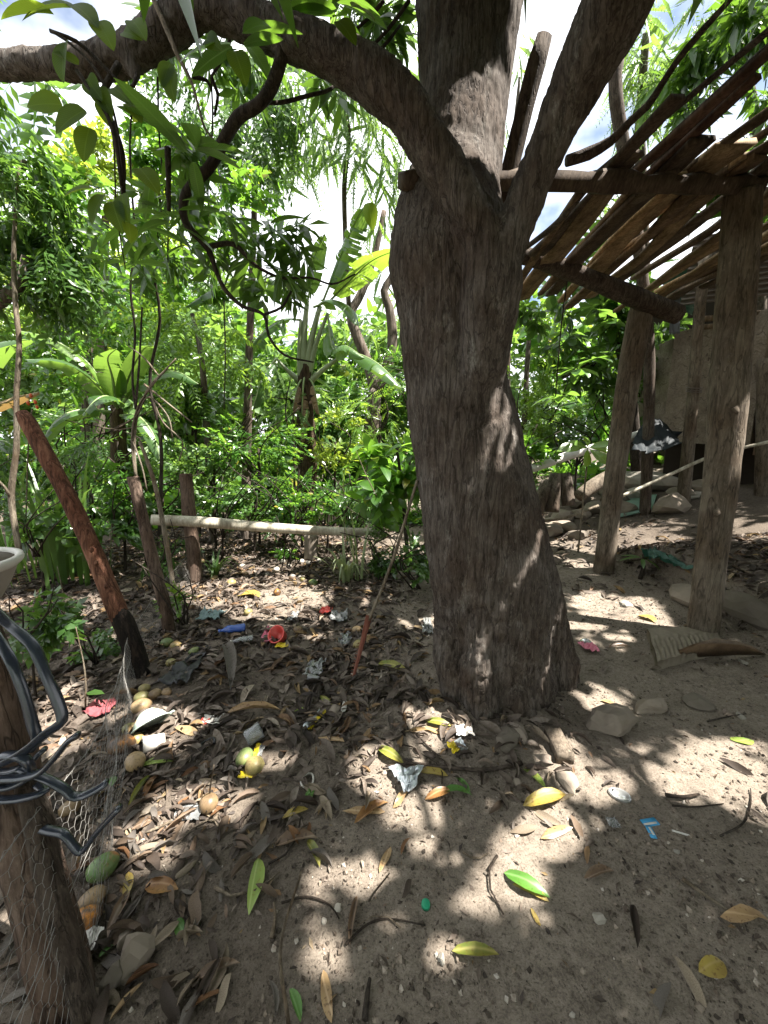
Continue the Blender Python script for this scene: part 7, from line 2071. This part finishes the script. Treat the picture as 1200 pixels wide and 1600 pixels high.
def lathe_thing(name, px, py, prof, axis, mat, label, cat, seg=18, squash=0.0, lift=0.0, parts=None, flat=1.0, roll=0.0):
    """turned piece laid with its axis along a ground direction; parts: (name, profile, material)"""
    q = gp(px, py)
    t = thing(name, label, cat, q)
    ax = np.asarray(axis, float); ax /= np.linalg.norm(ax)
    R_ = rot_to(ax, roll)
    allV = []
    for nm, pr, mt in [(cat if name != cat else 'body', prof, mat)] + list(parts or []):
        V, F = lathe(pr, seg, squash, px * .01)
        V = V * np.array([1, flat, 1])
        allV.append((nm, V @ R_.T, F, mt))
    zmin = min(v[1][:, 2].min() for v in allV)
    for nm, V, F, mt in allV:
        MB().add(V + q + np.array([0, 0, lift - zmin]), F).build(nm, M[mt], t)
    return t
lathe_thing('bottle', 384, 990, [(0, 0), (.036, 0), (.041, .012), (.039, .05), (.034, .075), (.040, .10), (.038, .125), (.017, .158), (.013, .172), (0, .172)], (-1, -.35, -.02), 'blue_pl', 'crushed blue plastic bottle lying on the sunlit litter', 'bottle', 18, 0.25, lift=.02, parts=[('cap', [(0, .172), (.0145, .172), (.0145, .19), (0, .19)], 'blue_pl')], flat=.8)
lathe_thing('bottle', 396, 1004, [(0, 0), (.024, 0), (.028, .01), (.026, .05), (.028, .09), (.013, .13), (.011, .142), (0, .142)], (-1, -.45, 0), 'clear_pl', 'clear plastic bottle lying beside the blue one', 'bottle', 16, 0.2, lift=.015, parts=[('cap', [(0, .142), (.013, .142), (.013, .155), (0, .155)], 'white_pl')], flat=.8)
lathe_thing('bottle', 497, 1068, [(0, 0), (.026, 0), (.028, .012), (.026, .06), (.022, .09), (.011, .115), (0, .115)], (-1, .5, .1), 'film', 'milky crushed bottle on the dark charred soil', 'bottle', 14, 0.35, flat=.7)
# red cup, half shell
q = gp(440, 1000)
rc = thing('plastic_cup', 'broken red plastic cup lying in the sunlit litter', 'cup', q)
V, F = lathe([(.040, 0), (.046, .004), (.060, .075), (.066, .082), (.066, .088), (.058, .088), (.044, .012), (.0, .010)], 22, 0.05)
R_ = rot_to((-.25, -.62, .62), 0.4)
V = V @ R_.T; V[:, 2] -= V[:, 2].min() + .012
MB().add(V + q, F).build('shell', M['red_pl'], rc)
scrap('wrapper', 420, 996, 18, 20, 'pink_pl', 'crumpled pink plastic wrapper left of the red cup', 'wrapper', .5, 8, 2.0)
scrap('wrapper', 441, 1012, 18, 6, 'yellow_wr', 'torn yellow striped wrapper under the red cup', 'wrapper', .35, 8, 3.0)
scrap('wrapper', 510, 958, 18, 8, 'red_pl', 'small bright red plastic scrap at the back of the litter', 'wrapper', .5, 7, 4.0)
scrap('plastic_film', 458, 967, 16, 14, 'film', 'milky plastic film scrap behind the red cup', 'film', .5, 8, 4.5)
scrap('plastic_film', 530, 970, 28, 12, 'film', 'bunched clear film in the litter at the back, left of the red tipped pole', 'film', .6, 9, 5.0)
scrap('plastic_film', 540, 1003, 20, 16, 'film', 'crumpled clear film left of the orange tan mango', 'film', .6, 9, 5.5)
scrap('plastic_film', 492, 1050, 26, 22, 'film', 'torn grey white film on the charred soil', 'film', .5, 9, 6.0)
scrap('plastic_film', 668, 976, 12, 14, 'film', 'upper scrap of crumpled film left of the great trunk', 'film', .6, 8, 6.5)
scrap('plastic_film', 668, 988, 16, 12, 'film', 'lower scrap of crumpled film left of the great trunk', 'film', .6, 8, 7.0)
scrap('plastic_film', 298, 1275, 40, 18, 'film', 'pleated milky film beside the stick under the olive mango', 'film', .4, 10, 7.5)
scrap('wrapper', 405, 1178, 14, 16, 'yellow_wr', 'yellow wrapper sticking up behind the round yellow green mango', 'wrapper', .5, 8, 8.0, mats=('yellow_wr', 'film'))
scrap('wrapper', 385, 1220 - 5, 22, 8, 'yellow_wr', 'flat yellow scrap under the round yellow green mango', 'wrapper', .3, 7, 8.5)
scrap('wrapper', 493, 1128, 14, 26, 'paper', 'yellow and silver wrapper strip on the litter left of the trunk', 'wrapper', .4, 9, 9.0, yaw=-25, mats=('foil', 'yellow_wr'))
scrap('foil_scrap', 636, 1226, 46, 32, 'foil', 'crumpled silver foil scrap in the middle of the litter', 'foil', .26, 12, 10.0, lift=0.022, shape='tri')
scrap('wrapper', 714, 1171, 26, 14, 'foil', 'silver and yellow snack wrapper near the trunk foot', 'wrapper', .35, 10, 11.0, yaw=18, mats=('yellow_wr', 'foil'))
scrap('wrapper', 725, 1148, 26, 14, 'paper', 'crumpled pale paper above the silver and yellow wrapper', 'wrapper', .5, 9, 12.0)
scrap('wrapper', 1135 - 995, 1480, 24, 30, 'paper', 'crumpled white paper at the side of the near fence post', 'paper', .5, 9, 13.0)
scrap('paper_scrap', 538, 1108, 8, 14, 'paper', 'small white paper scrap beside the reddish brown stone', 'paper', .4, 7, 14.0)
scrap('paper_scrap', 957, 1291, 16, 12, 'film', 'small torn plastic scrap below the clear tray', 'film', .3, 7, 15.0)
scrap('cloth', 158, 1112, 36, 18, 'red_cloth', 'faded red cloth bundle lying behind the netting', 'cloth', .4, 14, 16.0, facet=False)
scrap('cloth', 330, 967, 36, 12, 'teal_cloth', 'grey teal rag in the litter behind the slim post', 'cloth', .5, 12, 17.0, facet=False)
scrap('plastic_sheet', 1048, 882, 48, 30, 'dkgreen_pl', 'crumpled dark green plastic at the edge of the earth terrace', 'sheet', .5, 12, 18.0, yaw=30)
scrap('plastic_bag', 310, 1028, 22, 20, 'black_pl', 'small black plastic scrap right of the yellow green mango', 'plastic', .4, 8, 19.0)
scrap('plastic_bag', 285, 1060, 40, 24, 'black_pl', 'dark plastic bag half under the litter near the charred post', 'plastic', .4, 10, 20.0, facet=False)
scrap('wrapper', 333, 1130, 28, 10, 'white_pl', 'pale torn plastic by the broad crumpled sheath', 'wrapper', .5, 8, 21.0)
scrap('wrapper', 320, 1132, 12, 8, 'red_pl', 'tiny red plastic scrap by the broad crumpled sheath', 'wrapper', .5, 6, 22.0)
scrap('leaf_scrap', 484, 1245, 12, 12, 'lf_green', 'little crumpled green scrap right of the rubber ring', 'scrap', .3, 6, 23.0)
# enamel bowl lying on its side
n = NT('flowered_enamel'); v = n.obj()
dist = n.voro(v, 34); fid = n.voro(v, 34, out='Color')
fm_ = n.ramp(dist, [(0.22, (1, 1, 1)), (0.30, (0, 0, 0))])
col = n.mix(fm_, (0.50, 0.60, 0.50), n.mix(0.5, fid, (0.55, 0.12, 0.05)))
col = n.mix(n.math('MULTIPLY', n.noise(v, 12, 4), 0.4), col, (0.2, 0.17, 0.12))
M['enamel'] = n.set(col, 0.3, 0.5)
M['enamel_plain'] = plain_mat('pale_green_enamel', (0.46, 0.56, 0.48), 0.3, 0.5, 0.3, 20)
M['dark_in'] = plain_mat('dark_bowl_inside', (0.03, 0.035, 0.035), 0.5, 0.3, 0.3, 20)  # bowl inside, near black against the pale green enamel
q = gp(232, 1140)
eb = thing('enamel_bowl', 'pale green enamel bowl with small flowers tipped on its side in the litter', 'bowl', q)
R_ = rot_to((.50, -.42, -.60), 0.6)
parts_ = (('body', [(0, 0), (.034, 0), (.040, .006), (.066, .032), (.080, .062)], 'enamel'), ('rim', [(.080, .060), (.088, .064), (.089, .068), (.080, .069), (.077, .064)], 'enamel_plain'), ('inside', [(.078, .064), (.064, .034), (.038, .009), (0, .004)], 'dark_in'))
vs_ = []
for nm, pr, mt in parts_:
    V, F = lathe(pr, 28); vs_.append((nm, V @ R_.T, F, mt))
zm = min(v_[1][:, 2].min() for v_ in vs_)
for nm, V, F, mt in vs_: MB().add(V + q + np.array([0, 0, -zm - .01]), F).build(nm, M[mt], eb)
V, F = tube([np.array([.082, 0, .062]), np.array([.104, .012, .064]), np.array([.104, -.012, .064]), np.array([.082, -.02, .062])], .005, 7, .01)[:2]
MB().add(V @ R_.T + q + np.array([0, 0, -zm - .01]), F).build('handle', M['enamel_plain'], eb)
# white cup lying with its mouth to the left
lathe_thing('cup', 258, 1163, [(0, 0), (.026, 0), (.029, .004), (.037, .085), (.040, .088), (.040, .092), (.035, .091), (.026, .008), (0, .007)], (-.75, -.55, .12), 'white_pl', 'dirty white cup lying with its mouth to the left', 'cup', 24, 0.02)
# clear crumpled cup beside the mangoes
lathe_thing('plastic_cup', 386, 1164, [(0, 0), (.032, 0), (.035, .01), (.033, .04), (.037, .07), (.036, .078), (.030, .07), (.028, .012), (0, .008)], (.8, .5, .35), 'clear_pl', 'crumpled clear plastic cup behind the two mangoes', 'cup', 18, 0.3)
# lids
lathe_thing('plastic_lid', 968, 1244, [(0, .004), (.030, .004), (.034, .010), (.040, .012), (.042, .008), (.043, .002), (.036, 0), (0, 0)], (0, 0, 1), 'film', 'clear oval plastic tray in the sun patch', 'lid', 26, 0.06, flat=.72, roll=-.5)
lathe_thing('plastic_dome', 916, 1006, [(0, .024), (.020, .024), (.034, .014), (.040, .004), (.042, 0), (.036, 0), (.030, .012), (0, .020)], (.1, -.2, 1), 'film', 'domed clear plastic piece on a pink scrap right of the great trunk', 'plastic', 22, 0.04)
scrap('wrapper', 920, 1015, 22, 10, 'pink_pl', 'pink plastic scrap under the domed clear plastic', 'wrapper', .3, 7, 30.0)
# bottle cap
lathe_thing('bottle_cap', 665, 1416, [(.0, .013), (.0125, .013), (.0138, .0118), (.0145, .0), (.0128, 0), (.0125, .010), (0, .011)], (0.05, -.15, 1), 'cap_green', 'small green bottle cap on the bare soil', 'bottle cap', 28)
# rubber ring
q = gp(480, 1222)
th = np.linspace(0, 2 * math.pi, 25)
ring = np.stack([q[0] + .026 * np.cos(th), q[1] + .036 * np.sin(th), q[2] + .008 + .004 * np.sin(th * 2)], -1)
props(MB().add(*tube(ring, .0042, 8, .01)).build('ring', M['white_pl'], None, origin=q), 'thin pale ring lying in the litter left of the foil scrap', 'ring')
q = gp(325, 1165)
ring = np.stack([q[0] + .03 * np.cos(th[:20]), q[1] + .034 * np.sin(th[:20]), q[2] + .010 + .006 * np.sin(th[:20] * 2)], -1)
props(MB().add(*tube(ring, .0065, 8, .01)).build('ring', M['black_pl'], None, origin=q), 'open dark rubber ring in the litter right of the white cup', 'ring')
# little blue and white card packet and a white stick
q = gp(1016, 1298)
pk = thing('card_packet', 'small torn blue and white card packet at the right of the bare soil', 'packet', q)
for nm, a, b, w, mt, z in (('flap', (1004, 1288), (1026, 1284), .030, 'blue_print', .004), ('body', (1012, 1292), (1022, 1312), .022, 'blue_print', .006), ('stripe', (1006, 1291), (1025, 1288), .007, 'paper', .0085), ('stripe', (1014, 1296), (1021, 1308), .007, 'paper', .0105)):
    a_, b_ = gp(*a), gp(*b); a_[2] += z; b_[2] += z
    MB().add(*plank(a_, b_, w, .003, (0, 0, 1.0), 3, .02, 1.0)).build(nm, M[mt], pk)
a_, b_ = gp(1050, 1299), gp(1077, 1307); a_[2] += .004; b_[2] += .004
props(MB().add(*tube([a_, b_], .0035, 8, .01)).build('paper_stick', M['paper'], None, origin=a_), 'little white paper stick right of the blue card packet', 'stick')
# thin pole with a rust red lower end, leaning on the trunk
M['red_paint'] = wood_mat('rust_red_wood', (0.12, 0.04, 0.028), (0.22, 0.085, 0.06), (0.30, 0.14, 0.105), rnd=False)
foot = gp(551, 1062); mid = at(578, 965, 2.22); top = at(652, 750, 2.10)
pole = thing('leaning_pole', 'thin brown pole with a rust red toothed lower end leaning on the great trunk', 'pole', foot)
p, r = spline([at(576, 970, 2.22), at(612, 880, 2.18), at(640, 790, 2.13), top], [.009, .009, .0085, .0075], .04)
MB().add(*tube(p, r, 9, .04, .1, 5)).build('shaft', M['bark_pale'], pole)
V, F, C = plank(foot + np.array([0, 0, .0]), at(577, 962, 2.22), .036, .012, (0.25, -1.0, 0.3), 14, .06, 4.0, taper=(.35, 1.05))
MB().add(V, F, lc=C).build('red_end', M['red_paint'], pole)
tb = MB()
for k in range(12):
    u = .05 + k * .045
    c_ = foot + (at(577, 962, 2.22) - foot) * u
    s_ = .010 + .012 * u
    tb.add(np.array([c_ + (-s_, 0, .004), c_ + (-s_ - .011, -.002, .012), c_ + (-s_, 0, .014), c_ + (-s_ + .002, .006, .009)]), [(0, 1, 2), (1, 3, 2), (0, 3, 1), (0, 2, 3)])
tb.build('tooth_row', M['red_paint'], pole, smooth=False)
